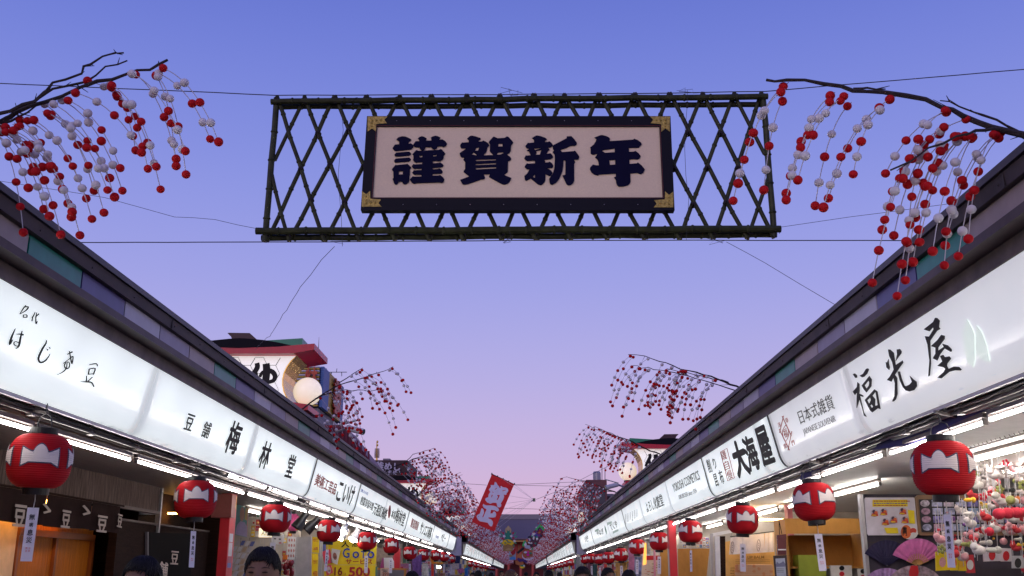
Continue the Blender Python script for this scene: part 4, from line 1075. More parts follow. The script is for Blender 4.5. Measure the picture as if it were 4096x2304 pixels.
# ---------------------------------------------------------------- red greeting kite across the street
ZK = ZZ(1880, 1880, 6.04); Z5k = ZZ(1600, 1750, 2.616); YK = 40.0
k3 = lambda p, d=0, zf=ZK: atY(*zf(*p), YK + d)
kt = thing('greeting_kite', k3((985, 985), 0, Z5k), 'tilted red banner kite with two white brush characters hung over the street', 'kite')
m_kred = M('kite_red_paper', (.62, .008, .012), .7, var=.1, scale=2)
m_kwhite = M('kite_white_paint', (.66, .62, .78), .7, var=.06)
MB().plate([k3(p, 0, Z5k) for p in ((960, 387), (1075, 438), (1195, 490), (985, 985), (870, 938), (750, 885))], (0, .02, 0)).build('sail', m_kred, kt)
K1 = ([(600,285),(640,310),(668,365),(700,395),(720,440),(740,430),(735,395),(760,385),(790,415),(870,425),(915,455),(928,500),(905,545),(885,555),(882,590),(850,605),(820,590),(825,640),(800,720),(745,805),(758,850),(745,890),(700,908),(660,880),(640,795),(560,790),(490,815),(410,780),(365,720),(380,680),(440,655),(450,590),(490,530),(455,480),(470,450),(505,410),(497,362),(580,365)],
      [[(595,465),(640,432),(655,440),(610,475)],[(780,495),(860,480),(868,490),(790,515)],[(535,505),(555,530),(575,552),(550,550)],[(525,595),(555,605),(530,635),(535,660),(510,660)],[(650,605),(720,605),(700,660),(670,720),(640,715),(670,670),(680,645)],[(425,720),(455,725),(430,735)]])
K2 = ([(320,815),(345,835),(400,855),(500,855),(600,870),(660,900),(700,950),(690,990),(650,1003),(600,975),(510,960),(490,1050),(545,1045),(560,1010),(590,1000),(625,1030),(633,1090),(610,1140),(550,1150),(450,1145),(440,1165),(510,1195),(550,1240),(555,1300),(530,1360),(490,1360),(455,1320),(430,1275),(330,1255),(240,1240),(190,1200),(158,1130),(170,1090),(240,1050),(275,930),(300,925),(335,970),(340,1030),(295,1140),(320,1140),(400,950),(330,910),(305,860)], [[(195,1115),(225,1125),(200,1135)]])
for ol, hs in (K1, K2): MB().plate([k3(p, -.012) for p in ol], (0, .008, 0), [[k3(p, -.012) for p in q] for q in hs]).build('character', m_kwhite, kt)
mb = MB()
for a, b in (((960, 370), (975, 1000)), ((1202, 482), (745, 892)), ((955, 380), (1205, 495))): mb.tube([k3(a, .05, Z5k), k3(b, .05, Z5k)], .018, 5)
for q in (0, .25, .5, .75, 1): 
    x, y = 960 + 235 * q, 385 + 105 * q; mb.tube([k3((x - 3, y + 8), .05, Z5k), k3((x + 4, y - 14), .05, Z5k)], .02, 5)
mb.build('bamboo_rib', m_bark, kt)
mb = MB()
for x, y in ((1195, 490), (1145, 610), (1110, 690), (1075, 760), (1050, 830), (1020, 900), (985, 985), (1080, 440)): mb.tube([k3((x, y), -.02, Z5k), k3((1400, 652), -.4, Z5k)], .0045, 4)
mb.build('bridle_line', m_cord, kt)['kind'] = 'stuff'
MB().box(-.05, .05, -.05, .05, -.06, .06, Matrix.Translation(k3((1403, 653), -.4, Z5k))).build('bridle_block', M('block_green', (.12, .15, .10), .6), kt)
kw = lambda x, y, Y=YK: atY(*Z5k(x, y), Y)
for i, pts in enumerate(([kw(-200, 455), kw(460, 470), kw(905, 498)], [kw(1205, 492), kw(1700, 470), kw(2100, 455)], [kw(460, 740), kw(790, 742)], [kw(1085, 740), kw(1600, 755), kw(1900, 770)], [kw(1425, 648, YK - .4), kw(1650, 560, YK - .3), kw(2300, 240, YK + 1)], [kw(1205, 500), kw(1800, 512), kw(2000, 520)])):
    wire(pts, .007, 'guy wire of the red kite, %s of six' % ordw(i), 'kite_wire', .004, 30 + i)

# ---------------------------------------------------------------- hanging new-year figures farther down the street
ZW = ZZ(1850, 2080, 5.724)
def cut(name, pts, Y, mat, parent, d=0, th=.06):
    return MB().plate([atY(*ZW(*p), Y + d) for p in pts], (0, th, 0)).build(name, mat, parent)
def ell(cx, cy, rx, ry, n=18, rot=0):
    return [(cx + rx * math.cos(a) * math.cos(rot) - ry * math.sin(a) * math.sin(rot), cy + rx * math.cos(a) * math.sin(rot) + ry * math.sin(a) * math.cos(rot)) for a in [2 * math.pi * i / n for i in range(n)]]
c_ = lambda n, c: M(n, c, .6, var=.06)
YD = 66.0
kd = thing('pine_bamboo_figure', atY(*ZW(1040, 720), YD), 'hanging bamboo and pine new-year cutout with yellow fan and flowers', 'decoration')
for x, y, rx, dr in ((1005, 235, 28, .0), (1090, 235, 28, .0), (1049, 190, 33, -.05)):
    cut('bamboo_stalk', [(x - rx, y + 40), (x + rx, y + 40), (x + rx, 445), (x - rx, 445)], YD, c_('figure_green', (.01, .22, .14)), kd, dr, .12)
    cut('cut_tip', ell(x, y, rx, 62), YD, c_('figure_tan', (.45, .34, .18)), kd, dr - .02, .05)
cut('fan', [(890, 528), (930, 478), (980, 452), (1035, 442), (1090, 452), (1140, 478), (1190, 528), (1120, 585), (1035, 545), (965, 585)], YD, c_('figure_yellow', (.80, .55, .01)), kd, -.1)
for x, y in ((1020, 470), (985, 525), (1085, 510), (1045, 500)):
    cut('pine_print', ell(x, y, 28, 12, 10, .2), YD, c_('figure_green', (1, 1, 1)), kd, -.14, .03)
cut('straw_base', [(925, 592), (980, 572), (1035, 555), (1095, 572), (1162, 592), (1150, 700), (1120, 722), (925, 710)], YD, c_('figure_straw', (.36, .20, .06)), kd, -.06, .2)
cut('straw_band', [(985, 665), (1050, 640), (1130, 660), (1120, 700), (980, 700)], YD, c_('figure_straw_pale', (.50, .32, .12)), kd, -.08, .02)
for x, y, c in ((932, 300, 'k'), (1157, 298, 'k'), (918, 430, 'k'), (1165, 412, 'k'), (958, 372, 'w'), (1116, 370, 'w'), (905, 490, 'w'), (1190, 480, 'w')):
    cut('flower', [(x + (26 + 9 * math.cos(5 * a)) * math.cos(a), y + (26 + 9 * math.cos(5 * a)) * math.sin(a)) for a in [i * math.pi / 15 for i in range(30)]], YD, c_('figure_crimson', (.42, .015, .06)) if c == 'k' else c_('figure_white', (.70, .68, .72)), kd, -.04)
for x, y, r in ((890, 320, .9), (1200, 310, -.9), (868, 375, .5), (1220, 385, -.5), (885, 530, -.6), (1205, 520, .6), (880, 465, .2), (1172, 580, 1.2), (905, 580, -1.2)):
    cut('leaf', ell(x, y, 42, 14, 10, r), YD, c_('figure_leaf', (.05, .32, .18)), kd, -.02)
def misc(name, label, Y, parts):
    t = thing(name, atY(*ZW(*parts[0][1][0]), Y), label, 'decoration', 'new-year figures hung over the street')
    for i, (n, pts, m) in enumerate(parts): cut(n, pts, Y, m, t, -.03 * i, .05)
    return t
rnd = random.Random(77)
pk = []
cols = [c_('kp%d' % i, c) for i, c in enumerate(((.35, .01, .02), (.03, .05, .30), (.03, .22, .20), (.18, .02, .22), (.60, .58, .62), (.45, .12, .03), (.02, .02, .05)))]
for i in range(46):
    f, q = rnd.random(), rnd.random(); x = 1800 - 270 * f + (q - .5) * 190; y = 200 + 350 * f + (q - .5) * 120; s = rnd.uniform(18, 46); a0 = rnd.uniform(0, 6)
    pk.append(('patch', [(x + s * rnd.uniform(.5, 1.2) * math.cos(a0 + k * 1.26), y + s * rnd.uniform(.5, 1.2) * math.sin(a0 + k * 1.26)) for k in range(5)], rnd.choice(cols)))
kk = misc('painted_kite', 'dark multicoloured picture kite hanging slanted at the right', 60.0, [('sail', [(1790, 82), (1885, 200), (1700, 600), (1560, 640), (1480, 430), (1660, 230)], c_('kite_dark', (.10, .02, .05)))] + pk)
cut('green_corner', [(1790, 82), (1885, 200), (1860, 250), (1770, 150), (1690, 240), (1660, 215)], 60.0, c_('figure_bright_green', (.03, .42, .10)), kk, -1.5)
misc('treasure_boat', 'white wavy treasure boat figure with pink passengers hung over the street', 72.0, [
    ('hull', [(1362, 770), (1395, 850), (1450, 885), (1560, 885), (1625, 840), (1630, 870), (1590, 905), (1520, 915), (1430, 910), (1365, 860)], c_('figure_white', (1, 1, 1))),
    ('deck', [(1400, 840), (1430, 700), (1500, 660), (1600, 700), (1610, 830), (1500, 860)], c_('figure_orange', (.50, .16, .05))),
    ('passenger', ell(1498, 733, 28, 26), c_('figure_pink', (.85, .02, .35))), ('passenger', ell(1498, 795, 36, 32), c_('figure_pink', (1, 1, 1))),
    ('crane', ell(1440, 740, 40, 24), c_('figure_white', (1, 1, 1))), ('turtle', ell(1560, 760, 34, 22), c_('figure_leaf', (1, 1, 1))), ('pine', [(1570, 680), (1610, 612), (1622, 650), (1600, 690)], c_('figure_bright_green', (1, 1, 1))), ('wave', ell(1500, 615, 80, 40), c_('figure_pale', (.45, .50, .55)))])
misc('green_mask', 'small green and white figure under the slanted kite', 64.0, [('body', [(1370, 600), (1385, 510), (1445, 455), (1470, 560), (1440, 600)], c_('figure_bright_green', (1, 1, 1))), ('face', [(1410, 560), (1450, 500), (1475, 560), (1430, 610)], c_('figure_white', (1, 1, 1)))])
misc('red_sun_board', 'board with red sun, wave and small mountain hung over the street', 70.0, [('board', [(1058, 725), (1095, 700), (1190, 630), (1222, 700), (1222, 915), (1070, 915)], c_('figure_pale', (1, 1, 1))),
    ('sun', [(1095, 740), (1150, 700), (1190, 632), (1220, 690), (1205, 770), (1150, 812)], c_('figure_red', (.50, .01, .015))), ('wave', [(1080, 880), (1110, 850), (1180, 840), (1215, 860), (1210, 905), (1095, 910)], c_('figure_sky', (.10, .35, .70))), ('hand', ell(1105, 815, 38, 24), c_('figure_straw_pale', (1, 1, 1)))])
misc('black_stick', 'thick black tilted tube among the hanging figures', 69.0, [('tube', [(1238, 740), (1385, 618), (1425, 660), (1272, 780)], c_('kp_black', (.01, .01, .012)))])
misc('orange_board', 'orange sunset board behind the boat figure', 80.0, [('board', [(1205, 930), (1215, 1015), (1300, 1040), (1400, 1020), (1395, 960), (1330, 935)], c_('figure_orange', (1, 1, 1))), ('board', [(1232, 800), (1372, 775), (1365, 850), (1240, 890)], c_('figure_orange', (1, 1, 1))),
    ('dragon', [(1240, 890), (1280, 865), (1340, 885), (1420, 890), (1500, 960), (1450, 985), (1390, 945), (1300, 960)], c_('figure_violet', (.06, .02, .16)))])
misc('gold_mask', 'small round gold and green face hung lowest over the street', 90.0, [('face', ell(1372, 1065, 62, 45), c_('figure_yellow', (1, 1, 1))), ('cap', ell(1370, 1035, 56, 28), c_('figure_green', (1, 1, 1))), ('cheek', ell(1412, 1050, 18, 20), c_('figure_white', (1, 1, 1)))])

# ---------------------------------------------------------------- the temple gate at the end of the street
m_tile = M('temple_roof_tile', (.17, .15, .17), .6, var=.15, scale=.6)
m_ver = M('temple_vermilion', (.42, .06, .04), .6)
YT = 262.0
gt = thing('temple_gate', (XC, YT, 0), 'great temple gate with grey tiled roof closing the street', 'gate')
tx = lambda px, py, d=0: atY(px, py, YT + d)
ridge_z = tx(2083, 2064).z; eave_z = tx(2083, 2153).z; cx = tx(2083, 2100).x; hw = (tx(2231, 2064).x - cx)
mb = MB(); NX, NY = 40, 8
def roofpt(u, v):                               # u -1..1 along the ridge, v 0 ridge .. 1 eave
    wdt = hw * (1.0 + .38 * v)
    lift = .06 * (ridge_z - eave_z) * abs(u) ** 4 * (1 - .3 * v)
    z = ridge_z + (eave_z - ridge_z) * (v * .72 + .28 * (1 - (1 - v) ** 2)) + lift + .25 * v * abs(u) ** 3
    return Vector((cx + u * wdt, YT - 8 * v, z - .6))
for j in range(NY + 1):
    for i in range(NX + 1): mb.v.append(roofpt(-1 + 2 * i / NX, j / NY))
for j in range(NY):
    for i in range(NX): a = j * (NX + 1) + i; mb.face((a, a + 1, a + NX + 2, a + NX + 1))
rf = mb.build('roof', m_tile, gt, smooth=True)
mb = MB(); nroll = 120
for i in range(nroll):
    u = -1 + 2 * (i + .5) / nroll; mb.tube([roofpt(u, v / 6) + Vector((0, -.02, .06)) for v in range(7)], .09, 5, cap=False)
mb.build('tile_roll', M('temple_tile_roll', (.21, .19, .22), .6, var=.1), rf)['kind'] = 'stuff'
mb = MB(); P = [roofpt(-1 + 2 * i / 20, 0) + Vector((0, 0, 0)) for i in range(21)]
for a, b in zip(P, P[1:]): mb.add([a + Vector((0, -.6, -.2)), b + Vector((0, -.6, -.2)), b + Vector((0, -.5, 1.0)), a + Vector((0, -.5, 1.0)), a + Vector((0, .6, -.2)), b + Vector((0, .6, -.2)), b + Vector((0, .5, 1.0)), a + Vector((0, .5, 1.0))], [(0, 1, 2, 3), (4, 7, 6, 5), (3, 2, 6, 7)])
mb.build('ridge', M('temple_ridge', (.24, .22, .23), .6), rf)
for s in (-1, 1): MB().box(cx + s * hw - .5, cx + s * hw + .5, YT - .8, YT + .8, ridge_z - .8, ridge_z + 1.1).build('ridge_end_tile', m_tile, rf)
mb = MB(); P = [roofpt(-1 + 2 * i / 30, 0).copy() for i in range(31)]
for i in range(30):
    a, b = roofpt(-1 + 2 * i / 30, 0), roofpt(-1 + 2 * (i + 1) / 30, 0)
    a2, b2 = a + Vector((0, 8, eave_z - ridge_z)), b + Vector((0, 8, eave_z - ridge_z)); mb.add([a, b, b2, a2], [(0, 1, 2, 3)])
mb.build('rear_roof', m_tile, gt)
MB().box(cx - hw * 1.25, cx + hw * 1.25, YT - 7.6, YT - 7.2, eave_z - 1.1, eave_z - .5).build('eave_beam', M('temple_gilt', (.45, .25, .08), .5), gt)
mb = MB()
for i in range(60): x = cx + hw * 1.22 * (-1 + 2 * i / 59); mb.box(x - .09, x + .09, YT - 7.9, YT - 4, eave_z - .55, eave_z - .32)
mb.build('rafter', M('temple_rafter', (.40, .16, .07), .6), gt)['kind'] = 'stuff'
MB().box(cx - hw * .95, cx + hw * .95, YT - 4, YT + 4, 5.2, eave_z - .5).build('upper_storey', m_ver, gt)
MB().box(cx - hw * 1.3, cx + hw * 1.3, YT - 1, YT + 2, 0, 5.4).build('lower_storey', M('temple_dark_red', (.16, .03, .03), .7), gt)
MB().box(cx - hw * 1.1, cx + hw * 1.1, YT - 5.4, YT + 5.4, 4.9, 5.2).build('balcony', m_ver, gt)
for i in range(7): x = cx + hw * .95 * (-1 + 2 * i / 6); MB().tube([(x, YT - 4.3, 0), (x, YT - 4.3, eave_z - .9)], .35, 10).build('column', M('temple_column', (.50, .07, .05), .5), gt)
for i in range(5): x = cx + hw * .7 * (-1 + 2 * i / 4); MB().box(x - .6, x + .6, YT - 4.1, YT - 4.02, 6.0, eave_z - 1.6).build('shutter', M('temple_gilt_panel', (.42, .24, .09), .5), gt)

# ---------------------------------------------------------------- buildings behind the shop roofs
def box_px(mb, x0, y0, x1, y1, Y, depth, zb=0.0):
    a, b = atY(x0, y0, Y), atY(x1, y1, Y)
    return mb.box(min(a.x, b.x), max(a.x, b.x), Y, Y + depth, zb if zb is not None else min(a.z, b.z), max(a.z, b.z))
m_conc = M('concrete_grey', (.26, .25, .27), .8, var=.12, scale=1)
m_glass = M('window_dark', (.04, .045, .06), .15)
bl = thing('billboard_building', (-12, 55, 0), 'grey building behind the left roof with blue and yellow slatted billboard on top', 'building')
box_px(MB(), 1050, 1632, 1272, 1632, 55, 6.4).build('block', m_conc, bl)
box_px(MB(), 1060, 1466, 1272, 1628, 55, 6.4, None).build('billboard_core', M('billboard_back', (.10, .14, .28), .7), bl)
a, b = atY(1060, 1466, 54.9), atY(1272, 1628, 54.9); n = 20
m_sy = M('slat_yellow', (.55, .38, .04), .5); m_sb = M('slat_blue', (.06, .16, .42), .5); m_sw = M('slat_white', (.65, .66, .7), .5)
for i in range(n):
    z = b.z + (a.z - b.z) * (i + .5) / n
    MB().box(a.x, b.x, 54.7, 54.95, z - .035, z + .035).build('slat', m_sw if i % 2 else m_sy, bl)
    x = b.x
    MB().box(x + .05, x + .22, 54.9, 56.6, z - .05, z + .05).build('slat', m_sb, bl)
    MB().box(x + .05, x + .22, 56.62, 60.4, z - .05, z + .05).build('slat', m_sy, bl)
    MB().box(x + .05, x + .22, 60.42, 61.4, z - .05, z + .05).build('slat', m_sb, bl)
text('火大', atY(1222, 1500, 54.55), atY(1268, 1500, 54.55), (0, 0, 1), .8, 'billboard_letter', M('letter_orange', (.55, .08, .03), .5), bl, .06, .1)
for i, ch in enumerate('演芸'):
    z = a.z - .62 - i * 1.0; text(ch, (b.x + .35, 57.6, z), (b.x + .35, 59.6, z), (0, 0, 1), .95, 'billboard_letter', MATS['letter_orange'], bl, .06, .1)
mb = MB(); c0 = atY(1325, 1490, 58); mb.tube([c0, c0 + Vector((0, 0, -1.6))], .03, 5)
for k in range(5): mb.tube([c0 + Vector((-.6 + k * .3, 0, 0)), c0 + Vector((-.6 + k * .3, .1, .25 if k % 2 else -.2))], .018, 4)
mb.tube([c0 + Vector((-.9, 0, .02)), c0 + Vector((.9, 0, .02))], .02, 4); mb.tube([c0 + Vector((-.1, 0, -.9)), c0 + Vector((.75, 0, -.95))], .02, 4)
mb.build('aerial', m_wire, bl)
for i in range(5):
    for j in range(2):
        p = atY(1296 + i * 1, 1650, 55)
        MB().box(b.x + .01, b.x + .04, 55.6 + i * 1.1, 56.3 + i * 1.1, 6.2 - j * 1.6, 7.2 - j * 1.6).build('window', m_glass, bl)
# stairs, railing and small maroon roofs behind the second branch
rl = thing('roof_stair', atY(1330, 1700, 33), 'white metal railing and maroon sloping roof behind the left eave', 'railing')
mb = MB()
for i in range(9): p = atY(1335 + i * 14, 1690 + i * 12, 36); mb.tube([p, p + Vector((0, 0, -.9))], .022, 5)
mb.tube([atY(1335, 1690, 36), atY(1447, 1786, 36)], .028, 5); mb.tube([atY(1335, 1705, 36), atY(1447, 1800, 36)], .02, 5)
mb.build('railing', M('rail_white', (.5, .5, .55), .5), rl)
MB().plate([atY(*q, 35) for q in ((1300, 1700), (1370, 1700), (1480, 1840), (1500, 1900), (1300, 1850))], (0, 3, 0)).build('sloping_roof', M('maroon_sheet', (.16, .02, .04), .5), rl)
mb = MB()
for i in range(12): mb.tube([atY(1310 + i * 15, 1706 + max(0, i - 4) * 14, 34.9), atY(1310 + i * 15, 1850, 34.9)], .03, 4)
mb.build('standing_seam', MATS['maroon_sheet'], rl)['kind'] = 'stuff'
def cctv(p, sd, label):
    t = thing('security_camera', p, label, 'camera'); d = Vector((-sd, -.35, -.28)).normalized()
    p = Vector(p); MB().tube([p, p + d * .5], [.085, .085], 14).build('barrel', M('camera_white', (.55, .55, .58), .4), t)
    MB().tube([p + d * .502, p + d * .51], [.07, .07], 14).build('lens', m_glass, t)
    MB().box(-.15, .36, -.10, .10, 0, .02, Matrix.Translation(p + Vector((-.1, 0, .10))) @ Matrix.Rotation(math.atan2(d.z, d.x), 4, 'Y')).build('sunshade', MATS['camera_white'], t)
    MB().tube([p, p + Vector((sd * .35, .1, -.12)), p + Vector((sd * .4, .1, -.6))], .04, 8).build('mount', m_alu, t)
cctv(atY(1390, 1712, 27), -1, 'white tubular security camera above the left eave')
cctv(atY(2470, 1938, 39), 1, 'white tubular security camera above the right eave beside the globe')
rs = thing('rice_sign_building', (-14, 88, 0), 'brown ribbed rooftop sign with white characters behind the left eave', 'building')
box_px(MB(), 1475, 1843, 1630, 1930, 88, 8).build('block', M('brown_cladding', (.085, .05, .05), .7), rs)
for i in range(40):
    p = atY(1477 + i * 3.9, 1841, 87.8); MB().box(p.x - .03, p.x + .03, 87.7, 87.98, 5, p.z).build('rib', MATS['brown_cladding'], rs)
text('釜めし', atY(1503, 1862, 87.5), atY(1600, 1868, 87.5), (0, 0, 1), .66, 'sign_letter', M('letter_pale', (.50, .49, .56), .6), rs, .04, .08)
text('かまめし', atY(1526, 1888, 87.5), atY(1612, 1892, 87.5), (0, 0, 1), .35, 'sign_letter', MATS['letter_pale'], rs, .03, .08)
box_px(MB(), 1532, 1834, 1559, 1846, 88.5, 2, None).build('roof_box', m_conc, rs)
fi = thing('pagoda_finial', atY(1507, 1842, 160), 'slender gilt pagoda finial rising behind the left roofs', 'finial')
pb, ptp = atY(1507, 1842, 160), atY(1507, 1765, 160); H_ = ptp.z - pb.z
MB().tube([pb, ptp], [.16, .05], 8).build('mast', m_gold, fi)
for f, r in ((.97, .16), (.80, .17)): MB().ball(pb + Vector((0, 0, H_ * f)), r, 10, 8, (1, 1, 1.3)).build('jewel', m_gold, fi)
mb = MB()
for k in range(9):
    z = pb.z + H_ * (.16 + .055 * k); r = .42 - .012 * abs(k - 3); mb.tube([(pb.x + r * math.cos(a), 160 + r * math.sin(a), z) for a in [i * math.pi / 8 for i in range(17)]], .035, 4, cap=False)
mb.build('ring', M('gilt_dull', (.62, .46, .26), .4, metal=.8), fi)
def block(name, x0, y0, x1, Y, depth, mat, label, wins=0, tank=None):
    t = thing(name, (atY((x0 + x1) / 2, y0, Y).x, Y, 0), label, 'building')
    box_px(MB(), x0, y0, x1, y0 + 5, Y, depth).build('wall', mat, t)
    a, b = atY(x0, y0, Y), atY(x1, y0, Y)
    for i in range(wins):
        x = a.x + (b.x - a.x) * (i + .5) / wins; w = (b.x - a.x) / wins * .3
        for j in range(2):
            wn = MB().box(x - w, x + w, Y - .04, Y + .02, a.z - 1.6 - j * 2.6, a.z - .6 - j * 2.6).build('window', m_glass, t)
    if tank:
        p = atY(tank, y0, Y + 1); MB().lathe([(.27, 0), (.27, .5), (.22, .6), (.05, .62)], 16, (p.x, Y + 1.5, p.z)).build('water_tank', M('tank_steel', (.32, .33, .36), .4, metal=.4), t)
    return t
block('office_block', 1655, 1985, 1700, 95, 10, m_conc, 'narrow grey block beside the second left globe', 1)
o = block('flat_block', 1762, 2000, 1838, 110, 14, m_conc, 'low grey block with roof railing behind the left branches', 3)
mb = MB(); A, B = atY(1762, 1989, 110), atY(1838, 1989, 110)
mb.tube([A, B], .04, 4)
for i in range(8): p = A.lerp(B, i / 7); mb.tube([p, p + Vector((0, 0, -.35))], .03, 4)
mb.build('railing', m_pipe, o)
block('brown_block', 2344, 1919, 2427, 70, 10, M('brown_tile_wall', (.17, .065, .065), .7, var=.12), 'brown block with round water tank behind the right branches', 2, 2390)
block('pale_block', 2420, 1975, 2455, 75, 8, m_conc, 'small grey block with railing right of the brown block', 1)
for i, (x, y0, y1) in enumerate(((2408, 1838, 1925), (2420, 1872, 1925))): tag(MB().tube([atY(x, y1, 72), atY(x, y0, 72)], .025, 5).build('aerial_mast', m_wire), ['taller', 'shorter'][i] + ' thin aerial mast beside the right globe', 'mast')
# ---------------------------------------------------------------- shop interiors and goods
def wplate(name, px, X, mat, parent, th=.03):
    sg = -1 if X < 0 else 1
    return MB().plate([atX(x, y, X) for x, y in px], (sg * th, 0, 0)).build(name, mat, parent)
def fplate(name, px, Y, mat, parent, th=.03, d=0):
    return MB().plate([atY(x, y, Y + d) for x, y in px], (0, th, 0)).build(name, mat, parent)
def ftext(body, a, b, hpx, Y, mat, parent, bold=.008, name='lettering', th=.004):
    P0, P1 = atY(*a, Y), atY(*b, Y); q = proj((P0 + P1) / 2); q2 = proj((P0 + P1) / 2 + Vector((0, 0, .1)))
    return text(body, P0, P1, (0, 0, 1), hpx / abs(q[1] - q2[1]) * .1, name, mat, parent, bold, th)
def wtext(body, a, b, hpx, X, mat, parent, bold=.008, name='lettering'):
    P0, P1 = atX(*a, X), atX(*b, X); q = proj((P0 + P1) / 2); q2 = proj((P0 + P1) / 2 + Vector((0, 0, .1)))
    return text(body, P0, P1, (0, 0, 1), hpx / abs(q[1] - q2[1]) * .1, name, mat, parent, bold, .004)
def rect(zf, x0, y0, x1, y1): return [zf(x0, y0), zf(x1, y0), zf(x1, y1), zf(x0, y1)]
def quad(zf, *p): return [zf(*q) for q in p]
Z3 = ZZ(0, 1650, 2.216); ZP = ZZ(800, 1900, 3.5875); ZY = ZZ(1250, 2000, 4.7675); ZS = ZZ(1000, 1850, 3.191)
ZG = ZZ(3100, 1600, 2.058); ZH = ZZ(3300, 1900, 3.5875); ZI = ZZ(3600, 1700, 2.399); ZJ = ZZ(2600, 2000, 4.7675); ZV = ZZ(2900, 2000, 4.7675)
cm = lambda n, c, r=.6, **k: M(n, c, r, **k)
m_dwood = plank_mat('dark_wood', (.020, .009, .006), .85, (1, 1.5, 14), .35)
m_owood = plank_mat('orange_wood', (.42, .12, .010), .45, (1.2, 9, .6), .25)
m_bark2 = plank_mat('cedar_bark', (.11, .075, .066), .9, (1, 26, 1.1), .75)
m_cloth = cm('noren_brown', (.022, .011, .010), .95, spec=.1, var=.15, bump=.2, bscale=200)
m_cream = cm('cream_print', (.62, .52, .45), .8)
XL = -5.6
ya, yb = atX(641, 1961, XL).y, 3.0
fr = thing('bean_shop_front', (XL, 10, 0), 'dark wooden front of the bean shop with bark transom and orange doors', 'shop front')
MB().box(XL - .06, XL, yb, ya, 2.54, 2.90).build('bark_transom', m_bark2, fr)
MB().box(XL - .07, XL + .025, yb, ya + .02, 2.495, 2.538).build('transom_rail', cm('rail_brown', (.12, .085, .075)), fr)
MB().box(XL - .05, XL + .02, ya + .03, ya + .09, 2.0, 2.90).build('steel_post', m_alu, fr)
yd = atX(474, 2150, XL).y; ye = atX(872, 2150, XL).y
MB().box(XL - .10, XL - .02, yd, ye - .1, 0, 2.33).build('dark_panel', m_dwood, fr)
MB().box(XL - .12, XL - .0, yd - .06, yd, 0, 2.36).build('door_post', m_dwood, fr)
MB().box(XL - .12, XL, yd + .01, ye, 2.335, 2.36).build('panel_cap', cm('rail_brown', (1, 1, 1)), fr)
MB().box(XL - .40, XL - .34, ya + .1, ye + .2, 2.36, 2.9).build('upper_recess', m_dwood, fr)
wplate('lamp_slit', rect(Z3, 1498, 886, 1575, 902), XL - .2, m_warm, fr, .02)
wplate('small_window', quad(Z3, (1243, 880), (1420, 892), (1420, 905), (1243, 903)), XL - .2, cm('pane_pale', (.5, .47, .5)), fr, .02)
XD = XL - .35
MB().box(XD - .05, XD, yb, atX(60, 2200, XD).y, 0, 2.25).build('plaster_wall', cm('warm_plaster', (.75, .48, .26), .8), fr)
y1_, y2_ = atX(62, 2200, XD).y, yd
MB().box(XD - .08, XD - .03, y1_, y2_, 0, 2.05).build('door', m_owood, fr)
MB().box(XD - .03, XD + .03, y1_, y2_, 2.05, 2.13).build('door_lintel', cm('orange_wood_dark', (.22, .055, .006), .5), fr)
for q in (0, .46, .985): MB().box(XD - .03, XD + .02, y1_ + (y2_ - y1_) * q, y1_ + (y2_ - y1_) * q + .06, 0, 2.05).build('door_stile', MATS['orange_wood_dark'], fr)
MB().box(XD - .06, XD - .01, y1_, y2_, 2.13, 2.52).build('transom_board', m_owood, fr)
for i in range(9):
    yy = 4.6 + i * 1.02; MB().box(XL - .22, XL - .17, yy, yy + .62, 2.44, 2.485).build('lamp_strip', m_warm, fr)
bd = thing('black_board', atX(*Z3(1500, 1440), XL + .03), 'black board with white brushed characters on the dark bean shop panel', 'board')
wplate('board', quad(Z3, (1312, 1062), (1700, 1075), (1690, 1449), (1312, 1449)), XL + .03, cm('board_black', (.006, .005, .005), .8, spec=.1), bd, .03)
wplate('board_edge', quad(Z3, (1308, 1058), (1318, 1058), (1318, 1449), (1308, 1449)), XL + .035, cm('edge_grey', (.14, .12, .13)), bd, .04)
wtext('豆', Z3(1515, 1285), Z3(1580, 1290), 52, XL + .04, m_cream, bd, .012); wtext('舗', Z3(1412, 1380), Z3(1485, 1395), 55, XL + .04, m_cream, bd, .012)
m_npr = cm('noren_print', (.40, .33, .29), .9)
nr = thing('brown_noren', (XL + .08, 9, 2.14), 'dark brown noren curtain with pale bean characters over the orange doors', 'curtain')
XN = XL + .09; ys_ = [3.2, 5.1, 7.0, 8.6, 9.9, 11.2, 12.4, 13.3]
yend = atX(474, 2128, XN).y
for i in range(7):
    a, b = ys_[i] / 13.3 * yend, ys_[i + 1] / 13.3 * yend - .025; mb = MB(); n = 12
    for k in range(n + 1):
        f = k / n; y = a + (b - a) * f
        for z in (2.50, 2.38, 2.26, 2.145 + .008 * math.sin(i * 2 + f * 5)): mb.v.append(Vector((XN + .022 * math.sin(f * 9 + i) * (2.5 - z) * 2.6, y, z)))
    for k in range(n):
        for j in range(3): mb.face((k * 4 + j, k * 4 + j + 1, (k + 1) * 4 + j + 1, (k + 1) * 4 + j))
    mb.build('curtain_panel', m_cloth, nr, smooth=True)
MB().tube([(XN, 3, 2.515), (XN, yend + .1, 2.515)], .014, 6).build('curtain_rod', m_dwood, nr)
for x, y, w, h in ((175, 915, 105, 185), (585, 945, 75, 148), (905, 988, 85, 140), (1062, 960, 40, 110)): wtext('豆', Z3(x - w / 2, y - 6), Z3(x + w / 2, y + 6), h / 2.216, XN + .05, m_npr, nr, .02, 'printed_character')
for x, y in ((415, 850), (765, 865)): wtext('ゝ', Z3(x - 35, y), Z3(x + 35, y + 6), 38, XN + .05, m_npr, nr, .02, 'printed_character')
